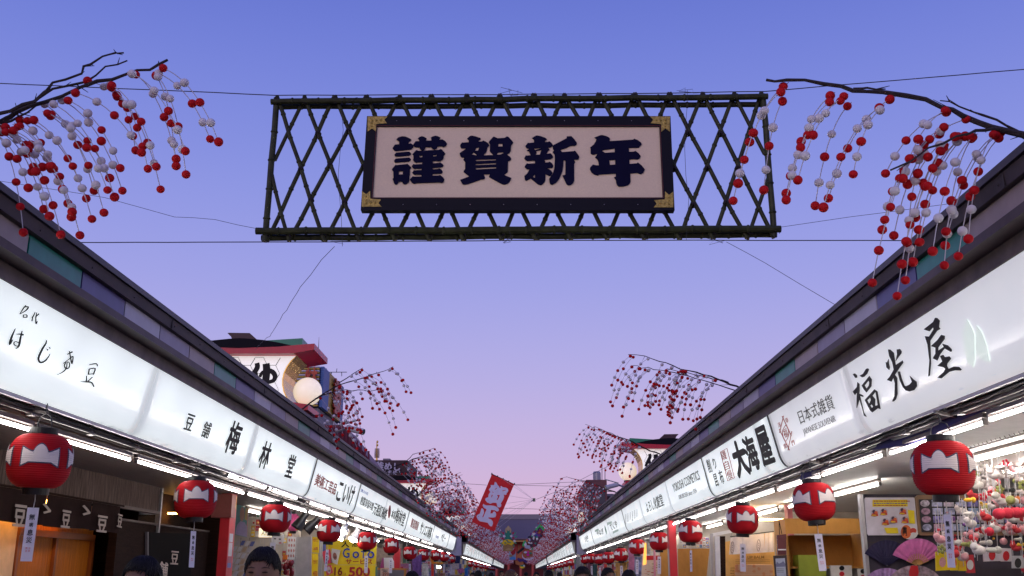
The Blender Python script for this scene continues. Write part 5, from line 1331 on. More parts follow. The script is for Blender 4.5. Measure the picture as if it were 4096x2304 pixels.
# red pillar and its box
rp = thing('red_pillar', (-5.0, 17.3, 0), 'crimson square pillar with stickers between bean shop and postcard stand', 'pillar')
YR = 17.2; xa, xb = atY(879, 2100, YR).x, atY(917, 2100, YR).x
MB().box(xa, xb, YR, YR + .36, 0, 2.89).build('shaft', m_redcol, rp)
c0, c1 = atY(853, 1972, YR - .02), atY(917, 2070, YR - .02)
MB().box(c0.x, c1.x + .03, YR - .04, YR + .22, c1.z, c0.z - .02).build('junction_box', cm('box_maroon', (.26, .07, .06), .5), rp)
for k, (y0, y1, c) in enumerate(((840, 960, (.6, .6, .64)), (970, 1165, (.62, .58, .6)), (1175, 1255, (.40, .12, .16)), (1260, 1330, (.16, .2, .45)))):
    z0, z1 = atY(915, 1900 + y0 / 3.5875, YR + .1).z, atY(915, 1900 + y1 / 3.5875, YR + .1).z
    MB().box(xb, xb + .004, YR + .06, YR + .26, z1, z0).build('sticker', cm('sticker%d' % k, c), rp)
MB().box(xb, xb + .004, YR + .2, YR + .33, 2.66, 2.86).build('sticker', cm('sticker_yellow', (.75, .45, .03)), rp)
# partitions
m_beige = cm('partition_beige', (.52, .46, .40), .7, var=.08)
def partition(sd, Y, s0, mat, label, z1=2.9):
    t = thing('partition_wall', (SX(sd, 6.3), Y, 0), label, 'wall', 'partition walls between shops'); sbox(MB(), sd, s0, 8.6, Y, Y + .08, 0, z1 - .002).build('panel', mat, t); return t
for i, Y in enumerate((24.4, 31.5, 37.5, 45.7, 55.4)): partition(-1, Y, 4.9, m_beige, 'beige partition wall, %s between the left shops' % ordw(i))
for i, Y in enumerate((22.6, 28.6, 34.5, 42, 49.7, 56)): partition(1, Y, 4.75, m_beige, 'beige partition wall, %s between the right shops past the orange shelf' % ordw(i))
MB().box(-8.6, -6.6, 3, 18.9, 0, 2.9); 
sw = thing('side_wall', (-7, 18.95, 0), 'dark side wall closing the bean shop', 'wall'); sbox(MB(), -1, 5.1, 8.6, 18.9, 19.0, 0, 2.89).build('panel', m_dwood, sw)

# ---- postcard stand, poster, toys on the left
pr = thing('postcard_rack', atY(960, 2400, 19.6), 'wire rack of slanted postcards right of the crimson pillar', 'rack'); rnd = random.Random(4)
for r_ in range(6):
    for c in range(4):
        x = 470 + c * 68 + r_ * -14 + (30 if r_ == 0 else 0); y = 935 + r_ * 88 + c * 6
        if x > 745: continue
        col = rnd.choice([(.62, .6, .62), (.45, .42, .46), (.55, .55, .6), (.12, .15, .4), (.5, .36, .25)])
        p = [(x, y + 70), (x + 52, y + 70), (x + 88, y), (x + 36, y)]
        fplate('postcard', quad(ZP, *p), 19.6, cm('card_%d' % (hash(col) % 99), col), pr, .004, -.03 * r_ + rnd.uniform(-.01, .01))
mb = MB()
for x in (455, 560, 680): mb.tube([atY(*ZP(x + 30, 900), 19.75), atY(*ZP(x - 20, 1449), 19.75), atY(*ZP(x - 40, 2600), 19.75)], .006, 5)
mb.build('wire_frame', m_pipe, pr)
po = thing('portrait_poster', atY(*ZP(590, 880), 20.2), 'tilted pastel portrait poster hanging beside the crimson pillar', 'poster')
fplate('sheet', quad(ZP, (522, 413), (703, 480), (678, 897), (500, 858)), 20.2, cm('poster_teal', (.20, .42, .45)), po, .006)
fplate('print', quad(ZP, (655, 465), (700, 482), (690, 660), (640, 640)), 20.2, cm('poster_gold', (.7, .55, .25)), po, .002, -.006)
fplate('print', quad(ZP, (690, 490), (700, 490), (678, 890), (655, 880)), 20.2, cm('poster_rose', (.65, .35, .35)), po, .002, -.008)
fplate('print', quad(ZP, (505, 850), (530, 720), (580, 660), (640, 680), (675, 740), (672, 890)), 20.2, cm('poster_lilac', (.50, .42, .66)), po, .002, -.01)
fplate('print', [ZP(*p) for p in ell(605, 560, 34, 105, 16, .05)], 20.2, cm('poster_skin', (.55, .34, .28)), po, .002, -.013)
lb = thing('small_lit_sign', atY(*ZP(920, 890), 21.5), 'little warm lit box with two black characters under the third lantern', 'sign')
fplate('panel', rect(ZP, 843, 765, 1012, 893), 21.5, M('warm_box', (.8, .75, .6), .5, emit=(1, .85, .6), es=.7), lb, .1); ftext('人形', ZP(880, 830), ZP(985, 830), 22, 21.48, m_ink, lb)
pk_ = thing('pink_lantern', atY(*ZP(1340, 690), 22), 'small pink paper lantern hanging behind the third red lantern', 'lantern')
MB().ball(atY(*ZP(1340, 685), 22), .15, 16, 12, (1, 1, 1.3)).build('paper_body', cm('pink_paper', (.75, .10, .30)), pk_, smooth=True)
for dz, r in ((.2, .07), (-.2, .07)): MB().lathe([(r, -.02), (r, .03)], 12, atY(*ZP(1340, 685), 22) + Vector((0, 0, dz))).build('ring', m_lblack, pk_)
MB().tube([atY(*ZP(1340, 685), 22) + Vector((0, 0, .2)), atY(*ZP(1350, 545), 22) + Vector((0, 0, .12))], .006, 5).build('cord', m_wire, pk_)
tag(fplate('orange_tag', rect(ZP, 1372, 742, 1420, 790), 21.7, cm('tag_orange', (.85, .22, .02)), None), 'small orange price tag beside the pink lantern', 'price tag')
tag(fplate('orange_tag', rect(ZP, 1188, 1147, 1252, 1212), 20.4, cm('tag_orange', (1, 1, 1)), None), 'small orange price tag right of the near person', 'price tag')
fm = thing('fox_mask', atY(*ZP(1110, 1000), 21.2), 'white fox mask with red marks hanging below the third lantern', 'mask')
fplate('face', quad(ZP, (1025, 900), (1050, 870), (1130, 880), (1195, 850), (1200, 930), (1180, 980), (1130, 1005), (1060, 980), (1025, 960)), 21.2, m_white, fm, .06)
fplate('eye', [ZP(*p) for p in ell(1075, 915, 18, 9, 10)], 21.2, m_black, fm, .01, -.01); fplate('eye', [ZP(*p) for p in ell(1145, 920, 18, 9, 10)], 21.2, m_black, fm, .01, -.01)
fplate('mouth', [ZP(*p) for p in ell(1150, 975, 22, 8, 10)], 21.2, m_red, fm, .01, -.01)
for k in range(2):
    cs = thing('badge_card', atY(*ZP(1300 + 30 * k, 1215), 21.9 + .2 * k), ['white', 'second white'][k] + ' hanging card sheet of small red prints', 'card', 'hanging card sheets')
    fplate('sheet', quad(ZP, (1265 + 35 * k, 880), (1352 + 30 * k, 890), (1325 + 30 * k, 1215), (1245 + 35 * k, 1205)), 21.9 + .2 * k, m_white, cs, .004)
    for r_ in range(4):
        for c in range(2): fplate('print', [ZP(*p) for p in ell(1282 + c * 36 - r_ * 4 + 35 * k, 935 + r_ * 75, 12, 22, 10)], 21.9 + .2 * k, cm('print_rose', (.55, .22, .2)), cs, .002, -.006)
gd = thing('gourd_bundle', atY(*ZP(1250, 1440), 20.6), 'bundle of glossy dark red gourds hanging right of the near person', 'ornament')
for k in range(16):
    p = atY(*ZP(1195 + rnd.uniform(0, 130), 1250 + rnd.uniform(0, 190)), 20.6 + rnd.uniform(-.15, .15)); MB().ball(p, .045, 10, 8, (1, 1, 1.2)).build('gourd', cm('gourd_red', (.22, .01, .015), .2), gd, smooth=True)
gp = thing('grey_display_panel', atY(*Z4(905, 1449), 23.4), 'plain grey display panel left of the yellow posters', 'panel')
fplate('panel', quad(Z4, (838, 1105), (985, 1098), (985, 1449), (812, 1449)), 23.4, cm('panel_grey', (.42, .40, .40)), gp, .05)
# spotlights
def spot(px, py, Y, d, L, r, mat, label, lit=False):
    p = atY(px, py, Y); d = Vector(d).normalized(); t = thing('spotlight', p, label, 'spotlight', 'spotlights over the sweet stall')
    MB().tube([p, p + d * L * .35, p + d * L * .5, p + d * L], [r * .55, r * .55, r * .75, r], 16, cap=False).build('shade', mat, t, smooth=True)
    MB().ball(p + d * L * (.9 if lit else .6), r * .75, 12, 8).build('bulb', m_bulb if lit else m_white, t, smooth=True)
    MB().tube([p, p + Vector((0, 0, .12))], .012, 6).build('stem', m_black, t)
spot(*ZS(715, 650), 21.0, (-.5, -.2, -.9), .34, .13, m_black, 'black cone spotlight, left of the two over the grey panel')
spot(*ZS(880, 715), 22.0, (-.75, -.2, -.75), .36, .13, m_black, 'black cone spotlight, right of the two over the grey panel')
spot(*ZS(1240, 860), 26.5, (-.5, -.5, -.6), .30, .12, m_white, 'white spotlight shining just right of the fourth lantern', True)
spot(*ZS(1375, 860), 27.5, (-.3, -.4, -.8), .30, .13, m_white, 'white spotlight above the large yellow poster', True)
spot(*ZS(1230, 780), 25.5, (-.2, -.5, -.7), .26, .11, m_white, 'white spotlight tucked behind the fourth lantern', True)
# yellow posters
m_yel = cm('poster_yellow', (.88, .66, .01), .6, var=.06, bump=.1, bscale=3)
YB = 29.3
yp = thing('yellow_poster', atY(*ZY(730, 1440), YB), 'large yellow hand-written sale poster with red and blue letters', 'poster')
fplate('upper_sheet', quad(ZY, (262, 757), (1225, 760), (1213, 1165), (1200, 1235), (245, 1235)), YB, m_yel, yp, .01)
fplate('lower_sheet', quad(ZY, (222, 1240), (1205, 1240), (1195, 1460), (222, 1460)), YB, m_yel, yp, .01, -.03)
ftext('人', ZY(552, 845), ZY(700, 842), 24, YB - .03, m_ink, yp, .02); ftext('形焼', ZY(755, 835), ZY(1020, 835), 24, YB - .03, m_ink, yp, .02)
for body, x0, x1, y, hh in (('G', 578, 705, 1012, 38), ('o', 765, 888, 1045, 26), ('T', 925, 1015, 1042, 28), ('o', 1048, 1175, 1045, 28)): ftext(body, ZY(x0, y), ZY(x1, y), hh, YB - .03, m_inkblue, yp, .02)
ftext('サービス', ZY(635, 1175), ZY(1140, 1172), 20, YB - .03, m_inkred, yp, .02)
ftext('16', ZY(420, 1360), ZY(565, 1360), 31, YB - .06, M('poster_brown', (.25, .04, .02), .6), yp, .03); ftext('コ', ZY(580, 1410), ZY(632, 1410), 8, YB - .06, m_inkred, yp)
ftext('500', ZY(700, 1370), ZY(1090, 1370), 36, YB - .06, m_inkred, yp, .035)
for k, (q, c) in enumerate((([(185, 985), (330, 935), (380, 1195), (225, 1235)], (.75, .06, .10)), ([(365, 925), (528, 955), (468, 1230), (345, 1180)], (.70, .66, .66)), ([(240, 1265), (350, 1235), (390, 1385), (270, 1445)], (.75, .08, .12)))):
    t = thing('snack_bag', atY(*ZY(*q[3]), YB - .1), ['red printed snack bag pinned on the yellow poster', 'white printed snack bag pinned on the yellow poster', 'small red and white snack bag below the other two'][k], 'snack bag')
    fplate('bag', quad(ZY, *q), YB - .1, cm('bag%d' % k, c, .3), t, .05)
    cx_, cy_ = sum(p[0] for p in q) / 4, sum(p[1] for p in q) / 4
    fplate('label', [ZY(*p) for p in ell(cx_, cy_, 38, 70, 12, -.15)], YB - .115, cm('bag_label%d' % k, [(.7, .68, .66), (.35, .12, .10), (.72, .6, .6)][k]), t, .004)
    ftext('人形焼', ZY(cx_ - 26, cy_ + 18), ZY(cx_ + 26, cy_ + 18), 8, YB - .122, m_ink, t)
for k, (q, lines) in enumerate((([(0, 700), (128, 712), (122, 1010), (-10, 1000)], (('やきたて', 765, m_inkred), ('1,600', 930, m_inkred))), ([(-20, 1015), (108, 1020), (95, 1460), (-48, 1460)], (('できたて', 1180, m_inkred), ('400', 1400, m_inkred))))):
    t = thing('yellow_price_strip', atY(*ZY(*q[3]), 26), ['upper narrow yellow price poster beside the grey panel', 'lower narrow yellow price poster beside the grey panel'][k], 'poster')
    fplate('sheet', quad(ZY, *q), 26, m_yel, t, .01)
    for body, y, m in lines: ftext(body, ZY(10, y), ZY(100 - 8 * k, y), 14 if len(body) > 3 else 20, 25.97, m, t, .015)
for k, x in enumerate((165, 195)): tag(MB().tube([atY(*ZY(x - 10, 800), 27.5), atY(*ZY(x - 40, 1460), 27.5)], .02, 8).build('steel_pole', m_alu), ['left', 'right'][k] + ' thin steel pole beside the yellow posters', 'pole')
# stall with price 399 and the second red pillar
st9 = thing('price_stall', atY(*ZF(700, 1180), 34), 'stall counter with orange wooden edge and price card 399', 'stall')
fplate('edge', quad(ZF, (245, 1005), (970, 1015), (965, 1055), (245, 1045)), 34, cm('stall_wood', (.55, .22, .04)), st9, .6); fplate('screen', quad(ZF, (250, 1048), (920, 1058), (915, 1500), (250, 1500)), 34, cm('stall_grey', (.18, .17, .18)), st9, .05, -.02)
fplate('post', quad(ZF, (920, 1020), (970, 1020), (950, 1300), (900, 1300)), 34, MATS['stall_wood'], st9, .1, -.04)
fplate('price_card', quad(ZF, (362, 1015), (568, 1015), (560, 1500), (355, 1500)), 34, cm('card_peach', (.75, .55, .45)), st9, .01, -.1)
ftext('399', ZF(405, 1155), ZF(555, 1155), 17, 33.86, cm('print_terracotta', (.55, .16, .08)), st9, .01); fplate('print', rect(ZF, 385, 1045, 540, 1062), 34, m_inkgrey, st9, .002, -.112); fplate('print', rect(ZF, 415, 1080, 530, 1092), 34, m_inkgrey, st9, .002, -.112)
p2 = thing('red_post', atY(*ZF(760, 1000), 33), 'red square post left of the stall price card', 'pillar'); fplate('shaft', quad(ZF, (690, 640), (830, 540), (812, 1012), (682, 1010)), 35, m_redcol, p2, .25)
bgp = thing('gift_bag', atY(*ZF(540, 1000), 34.2), 'white and magenta paper gift bag on the stall counter', 'bag')
fplate('front', quad(ZF, (440, 768), (620, 765), (668, 850), (670, 1010), (445, 1010)), 34.3, m_white, bgp, .15); fplate('side', quad(ZF, (405, 768), (440, 768), (445, 1010), (350, 1005)), 34.35, cm('bag_magenta', (.32, .05, .22)), bgp, .1)
# scarves, cloths and small lights farther down the left side
def hang(name, q, zf, Y, col, label, cat='cloth', grp='goods hanging in the shops', mat=None):
    t = thing(name, atY(*zf(*q[2]), Y), label, cat, grp); mb = MB(); n = 8
    tl, tr, br_, bl_ = [atY(*zf(*p), Y) for p in q]
    for k in range(n + 1):
        f = k / n
        for j in range(4):
            g_ = j / 3; p = tl.lerp(tr, f).lerp(bl_.lerp(br_, f), g_); mb.v.append(p + Vector((0, .05 * math.sin(f * 14) * (.3 + g_), 0)))
    for k in range(n):
        for j in range(3): mb.face((k * 4 + j, k * 4 + j + 1, k * 4 + j + 5, k * 4 + j + 4))
    mb.build('fabric', mat or cm(name + '_%d' % (abs(hash(col)) % 997), col, .8, var=.35, scale=12), t, smooth=True)
    MB().tube([tl, tr], .012, 5).build('hanger', m_pipe, t); return t
hang('purple_scarf', [(1090, 800), (1330, 660), (1310, 1190), (1130, 1190)], ZF, 40, (.12, .05, .22), 'long purple patterned scarf between the seventh and eighth left lanterns')
hang('brown_cloth', [(1030, 800), (1110, 800), (1110, 1190), (1010, 1190)], ZF, 40.5, (.10, .04, .05), 'dark brown cloth left of the purple scarf')
hang('white_print_cloth', [(1330, 910), (1470, 900), (1500, 1190), (1330, 1190)], ZF, 43, (.55, .52, .50), 'pale printed cloth under the eighth left lantern')
hang('navy_noren', [(2110, 720), (2240, 730), (2220, 900), (2100, 900)], ZF, 62, (.012, .018, .08), 'navy curtain at the end of the near left block')
hang('pink_banner', [(2150, 1040), (2290, 1010), (2330, 1110), (2200, 1140)], ZF, 70, (.75, .2, .35), 'pink picture board on the left beyond the lanterns')
hang('blue_banner', [(2335, 1000), (2410, 1000), (2410, 1190), (2335, 1190)], ZF, 70, (.05, .3, .6), 'blue poster on the left beyond the lanterns')
of = thing('orange_gate_frame', atY(*ZF(1570, 1190), 50), 'bright red and orange door frame past the eighth left lantern', 'frame')
fplate('post', rect(ZF, 1550, 880, 1605, 1400), 50, cm('frame_red', (.75, .03, .01)), of, .3); fplate('beam', quad(ZF, (1550, 850), (1690, 880), (1810, 890), (1810, 905), (1550, 910)), 50, cm('frame_orange', (.85, .22, .01)), of, .3, -.02); fplate('brace', quad(ZF, (1500, 740), (1545, 720), (1610, 850), (1550, 880)), 50, MATS['frame_orange'], of, .2, -.03)
for k, (x, y) in enumerate(((1685, 980), (1750, 985))):
    t = thing('wall_lamp', atY(*ZF(x, y), 52), ['left', 'right'][k] + ' small glowing bulb on a stalk past the orange frame', 'lamp'); MB().ball(atY(*ZF(x, y), 52), .055, 10, 8).build('bulb', m_bulb, t, smooth=True); MB().tube([atY(*ZF(x, y + 8), 52), atY(*ZF(x, 1300), 52)], .02, 5).build('stalk', m_pipe, t)

# ---------------------------------------------------------------- right side: plush and fan shop
YW = 13.9
m_peg = cm('pegboard_violet', (.040, .032, .050), .7, var=.2)
pw = thing('pegboard_wall', (6.5, YW, 0), 'dark pegboard wall carrying fans and boards in the right shop', 'wall')
xw = atY(3470, 2200, YW).x; zt = atY(3500, 1977, YW).z
MB().box(xw, 8.3, YW, YW + .06, 0, zt).build('board', m_peg, pw)
xp = atY(3456, 2200, YW).x; MB().box(xp, xw - .003, YW - .03, YW + .08, 0, zt).build('edge_post', m_alu, pw)
MB().box(xw, 8.3, YW - .02, YW - .001, 2.0, 2.012).build('slot_rail', m_under, pw)
mb = MB()
for i in range(6): z = 1.66 - .09 * i; mb.box(xw, 8.3, YW - .012, YW - .001, z, z + .006)
mb.build('slot', m_under, pw)['kind'] = 'stuff'
wb = thing('whiteboard', atY(*ZH(960, 862), YW - .05), 'white magnet board with yellow header and toy-car magnets on the pegboard', 'board')
fplate('board', quad(ZH, (568, 345), (585, 323), (1270, 322), (1285, 335), (1337, 850), (1320, 862), (628, 866), (610, 845)), YW - .06, cm('board_white', (.74, .70, .78), .35), wb, .02)
fplate('header', quad(ZH, (683, 356), (1183, 353), (1187, 452), (683, 455)), YW - .06, cm('header_yellow', (.85, .68, .01)), wb, .003, -.006)
for y, c in ((375, m_inkred), (407, m_inkblue), (437, m_inkred)):
    x = 700
    while x < 1165: w = rnd.uniform(18, 60); fplate('print', rect(ZH, x, y - 6, x + w, y + 6), YW - .06, c, wb, .001, -.010); x += w + 10
for k, (x, y) in enumerate(((715, 545), (845, 530), (1120, 520), (870, 672), (990, 640), (1150, 645))):
    t = thing('toy_magnet', atY(*ZH(x, y + 40), YW - .08), 'small red and yellow toy-car magnet, %s on the whiteboard' % ordw(k), 'magnet', 'toy magnets on the whiteboard')
    fplate('card', [ZH(*p) for p in ell(x, y, 58, 56, 14)], YW - .07, cm('magnet_clear', (.62, .58, .66), .2), t, .003)
    fplate('body', quad(ZH, (x - 48, y + 40), (x - 40, y + 8), (x - 5, y - 5), (x + 42, y + 5), (x + 50, y + 42), (x, y + 50)), YW - .08, cm('toy_red', (.55, .05, .03)), t, .02)
    fplate('stripe', quad(ZH, (x - 45, y + 42), (x - 40, y + 22), (x + 20, y + 26), (x + 20, y + 44)), YW - .085, cm('toy_yellow', (.80, .55, .02)), t, .01)
    fplate('driver', [ZH(*p) for p in ell(x - 12, y - 22, 20, 24, 10)], YW - .085, cm('toy_dark', (.06, .03, .08)), t, .02); fplate('helmet', [ZH(*p) for p in ell(x + 18, y - 8, 24, 20, 10)], YW - .086, cm('toy_orange', (.70, .14, .03)), t, .02)
stk = thing('gate_sticker', atY(*ZH(1210, 920), YW - .09), 'orange lantern sticker with dark characters at the whiteboard corner', 'sticker')
fplate('backing', [ZH(*p) for p in ell(1210, 820, 125, 105, 18, .2)], YW - .085, m_white, stk, .004); fplate('lantern_print', [ZH(*p) for p in ell(1165, 815, 75, 98, 16)], YW - .09, cm('toy_orange', (1, 1, 1)), stk, .004)
for i, ch in enumerate('雷門'): ftext(ch, ZH(1118, 780 + i * 62), ZH(1172, 780 + i * 62), 17, YW - .097, m_ink, stk, .02)
fplate('figure_print', [ZH(*p) for p in ell(1265, 800, 48, 40, 12)], YW - .092, cm('toy_red', (1, 1, 1)), stk, .004); fplate('figure_print', [ZH(*p) for p in ell(1270, 845, 40, 22, 12)], YW - .094, m_white, stk, .004)
for k, q in enumerate(([(848, 757), (1040, 755), (1055, 838), (885, 838)], [(1190, 500), (1280, 510), (1294, 700), (1212, 695)])):
    tag(fplate('yellow_tag', quad(ZH, *q), YW - .08, MATS['header_yellow'], None, .004), ['yellow slanted tag at the foot of the whiteboard', 'tall yellow tag at the right edge of the whiteboard'][k], 'tag')
cs = thing('magnet_case', atY(*ZG(1430, 1115), YW - .06), 'brown framed case of round and square picture magnets on the pegboard', 'display case')
X0, X1 = 1158, 2050
fr_o = quad(ZG, (X0, 800), (X0 + 20, 782), (X1, 780), (X1, 1115), (X0 + 40, 1115), (X0 + 20, 1095)); fr_i = quad(ZG, (X0 + 28, 818), (X1, 812), (X1, 1085), (X0 + 50, 1088))
MB().plate([atY(*p, YW - .07) for p in fr_o], (0, .05, 0), []).build('frame', cm('case_wood', (.26, .15, .08)), cs)
MB().plate([atY(*p, YW - .085) for p in fr_i], (0, .01, 0), []).build('felt', cm('case_felt', (.02, .02, .03)), cs)
for r_ in range(4):
    for c in range(9):
        x = 1235 + c * 98 + r_ * 6; y = 850 + r_ * 66; col = rnd.choice([(.25, .22, .5), (.4, .42, .6), (.3, .4, .6), (.55, .5, .6), (.4, .25, .35)])
        m = cm('mag_%d' % (abs(hash(col)) % 997), col, .15, var=.6, scale=22)
        fplate('picture_magnet', [ZG(*p) for p in (ell(x, y, 38, 28, 14) if c == 0 else [(x - 42, y - 27), (x + 42, y - 27), (x + 44, y + 27), (x - 40, y + 27)])], YW - .1, m, cs, .01)
def fan(zf, cx, cy, r0, r1, a0, a1, mat, label, Y, ribmat, n=22):
    t = thing('folding_fan', atY(*zf(cx, cy), Y), label, 'fan', 'folding fans on the pegboard'); mb = MB(); rb = MB()
    for k in range(n + 1):
        a = R(a0 + (a1 - a0) * k / n); d = -.012 * (k % 2)
        for r_ in (r0 * .55, r1): mb.v.append(atY(*zf(cx + r_ * math.cos(a), cy - r_ * math.sin(a)), Y + d))
    for k in range(n): mb.face((2 * k, 2 * k + 1, 2 * k + 3, 2 * k + 2))
    mb.build('leaf', mat, t)
    for k in range(0, n + 1, 2):
        a = R(a0 + (a1 - a0) * k / n); rb.tube([atY(*zf(cx, cy), Y + .012), atY(*zf(cx + r0 * 1.02 * math.cos(a), cy - r0 * 1.02 * math.sin(a)), Y - .014)], .006, 4)
    rb.build('rib', ribmat, t)
    MB().tube([atY(*zf(cx, cy), Y - .02), atY(*zf(cx, cy), Y + .04)], .012, 8).build('pivot', m_wire, t); return t
fan(ZH, 890, 1300, 120, 365, 27, 152, cm('fan_navy', (.018, .014, .055), .8), 'navy folding fan, upper left of four on the pegboard', YW - .06, cm('fan_navy', (1, 1, 1)))
fan(ZH, 1330, 1300, 170, 390, 24, 157, cm('fan_pink', (.62, .16, .42), .7, var=.2, scale=14), 'pink folding fan with pale wooden ribs, upper right of four', YW - .09, cm('fan_bamboo', (.55, .30, .10)))
fan(ZH, 880, 1720, 150, 385, 30, 150, cm('fan_lilac', (.34, .20, .42), .7, var=.4, scale=18), 'lilac patterned folding fan, lower left of four', YW - .07, cm('fan_bamboo', (1, 1, 1)))
gf = fan(ZH, 1290, 1760, 150, 465, 26, 152, cm('fan_grey', (.30, .22, .26), .7, var=.7, scale=14), 'grey folding fan with red sun, lower right of four', YW - .1, cm('fan_bamboo', (1, 1, 1)))
MB().plate([atY(*ZH(*p), YW - .13) for p in ((1235, 1300), (1330, 1300), (1345, 1400), (1320, 1470), (1210, 1470), (1208, 1380))], (0, .004, 0)).build('red_sun_print', m_red, gf)
# hanging ornament strings
plush_cols = [(.72, .66, .64), (.70, .62, .60), (.74, .70, .66), (.55, .04, .05), (.62, .03, .06), (.78, .45, .04), (.70, .22, .05), (.30, .32, .10), (.70, .35, .38), (.60, .58, .52), (.02, .02, .02), (.20, .08, .30)]
m_pl = [cm('plush_%d' % i, c, .9, var=.12, scale=30, bump=.3, bscale=120) for i, c in enumerate(plush_cols)]
def ornament(i, px, y0, y1, Y, seed):
    r_ = random.Random(seed); a, b = atY(px, y0, Y), atY(px, y1, Y)
    t = thing('hanging_ornament', a, 'string of small stuffed charms, %s from the left in the plush shop' % ordw(i), 'ornament', 'strings of stuffed charms')
    MB().tube([a + Vector((0, 0, .3)), b], .004, 4).build('cord', m_cord, t)
    z = a.z; k = 0
    while z > b.z:
        kind = r_.random(); m = r_.choice(m_pl); c = Vector((a.x + r_.uniform(-.02, .02), Y + r_.uniform(-.04, .04), z)); s = r_.uniform(.031, .060)
        if kind < .35:                             # little animal: body, head, two ears
            w = r_.choice(m_pl[:3] + [m_pl[8], m_pl[3]]); mb = MB(); mb.ball(c, s, 14, 9, (1.25, .9, .85)); mb.ball(c + Vector((-s * .9, -s * .3, s * .65)), s * .72, 12, 8)
            for e in (-.35, .35): mb.ball(c + Vector((-s * .9 + e * s, -s * .3, s * 1.35)), s * .26, 8, 6, (.7, .7, 1.7))
            mb.build('stuffed_animal', w, t, smooth=True); z -= s * 2.6
        elif kind < .55:
            mb = MB(); mb.ball(c, s * .9, 14, 9, (1, 1, .95)); mb.build('stuffed_ball', m, t, smooth=True); z -= s * 2.3
        elif kind < .7:
            mb = MB(); mb.ball(c, s * .7, 12, 8, (1.9, .8, .7)); mb.ball(c + Vector((s * 1.1, 0, 0)), s * .7, 12, 8); mb.build('stuffed_fish', m, t, smooth=True); z -= s * 1.9
        elif kind < .85:
            mb = MB()
            for q in range(5): mb.ball(c + Vector((s * .62 * math.cos(q * 1.257), 0, s * .62 * math.sin(q * 1.257))), s * .42, 10, 6, (1, .6, 1))
            mb.build('fabric_flower', m, t, smooth=True); z -= s * 2.1
        else:
            MB().ball(c, s * .33, 10, 6).build('bead', r_.choice(m_pl[3:7]), t, smooth=True); z -= s * 1.0
        z -= r_.uniform(.02, .07); k += 1
rnd = random.Random(21)
OR = [(3868, 2000, 2160, 11.8), (3885, 1925, 2010, 12.4), (3900, 2120, 2230, 11.2), (3921, 1940, 2080, 12.0), (3938, 1860, 1980, 12.6), (3950, 2070, 2215, 11.4), (3962, 1960, 2060, 11.9), (3978, 1850, 1960, 12.7), (3990, 2020, 2190, 12.2), (4003, 1900, 2010, 11.6), (4018, 2040, 2160, 12.5),
      (4026, 1850, 1940, 12.1), (4040, 1960, 2080, 11.4), (4052, 2090, 2230, 11.9), (4060, 1880, 2000, 12.6), (4072, 2000, 2100, 12.2), (4085, 1900, 2050, 11.5), (4092, 2080, 2250, 12.4), (4110, 1850, 2150, 11.8), (4135, 1880, 2200, 12.2), (4165, 1850, 2200, 11.6), (3845, 2040, 2120, 12.8), (3790, 2050, 2110, 13.0), (3752, 2150, 2220, 12.6), (3780, 2160, 2230, 12.8), (3820, 2170, 2240, 12.2)]
OR += [(rnd.uniform(3890, 4180), a_, a_ + rnd.uniform(90, 200), rnd.uniform(11.3, 13.2)) for a_ in [rnd.uniform(1830, 2130) for _ in range(30)]]
OR += [(rnd.uniform(3745, 3905), a_, a_ + rnd.uniform(40, 90), rnd.uniform(12.2, 13.3)) for a_ in [rnd.uniform(2060, 2200) for _ in range(12)]]
for i, (px, y0, y1, Y) in enumerate(OR): ornament(i, px, y0, y1, Y, 300 + i)
long_ = thing('red_cushion', atY(4010, 2070, 11.0), 'long bright red stuffed roll hanging among the charms', 'plush toy')
mb = MB(); c = atY(4050, 2055, 11.0)
for k in range(4): mb.ball(c + Vector((-.14 + .095 * k, 0, .005 * k)), .060, 14, 10, (1.1, 1, .95))
mb.build('body', m_pl[4], long_, smooth=True)
# packs on the pegboard, cards near the ceiling, hook rail
for k, (q, c, lb_) in enumerate((([(345, 1215), (450, 1220), (490, 1390), (350, 1400)], (.82, .60, .01), 'yellow packet at the left below the white rabbits'), ([(468, 1225), (545, 1225), (560, 1395), (490, 1395)], (.82, .60, .01), 'middle yellow packet below the charms'), ([(550, 1235), (620, 1235), (640, 1400), (565, 1400)], (.82, .60, .01), 'right yellow packet below the charms'),
                          ([(625, 1245), (705, 1245), (725, 1420), (640, 1420)], (.55, .03, .05), 'red card packet beside the yellow packets'), ([(800, 1170), (955, 1175), (975, 1305), (808, 1310)], (.72, .66, .72), 'white gift card with round red print'), ([(960, 1180), (1070, 1185), (1075, 1310), (975, 1310)], (.72, .66, .70), 'second white gift card right of the first'), ([(1072, 1255), (1190, 1255), (1190, 1375), (1080, 1375)], (.55, .55, .58), 'silver packet at the right edge'))):
    t = thing('goods_packet', atY(*ZI(*q[3]), 12.9), lb_, 'packet', 'packets on the pegboard'); fplate('packet', quad(ZI, *q), 12.9, cm('pack%d' % (k if k > 2 else 0), c, .3), t, .03)
    fplate('label', [ZI(*p) for p in ell(sum(p[0] for p in q) / 4, sum(p[1] for p in q) / 4 + 10, 32, 48, 12)], 12.9, [m_pl[8], m_pl[6], m_pl[5], m_white, m_red, m_red, m_black][k], t, .003, -.008)
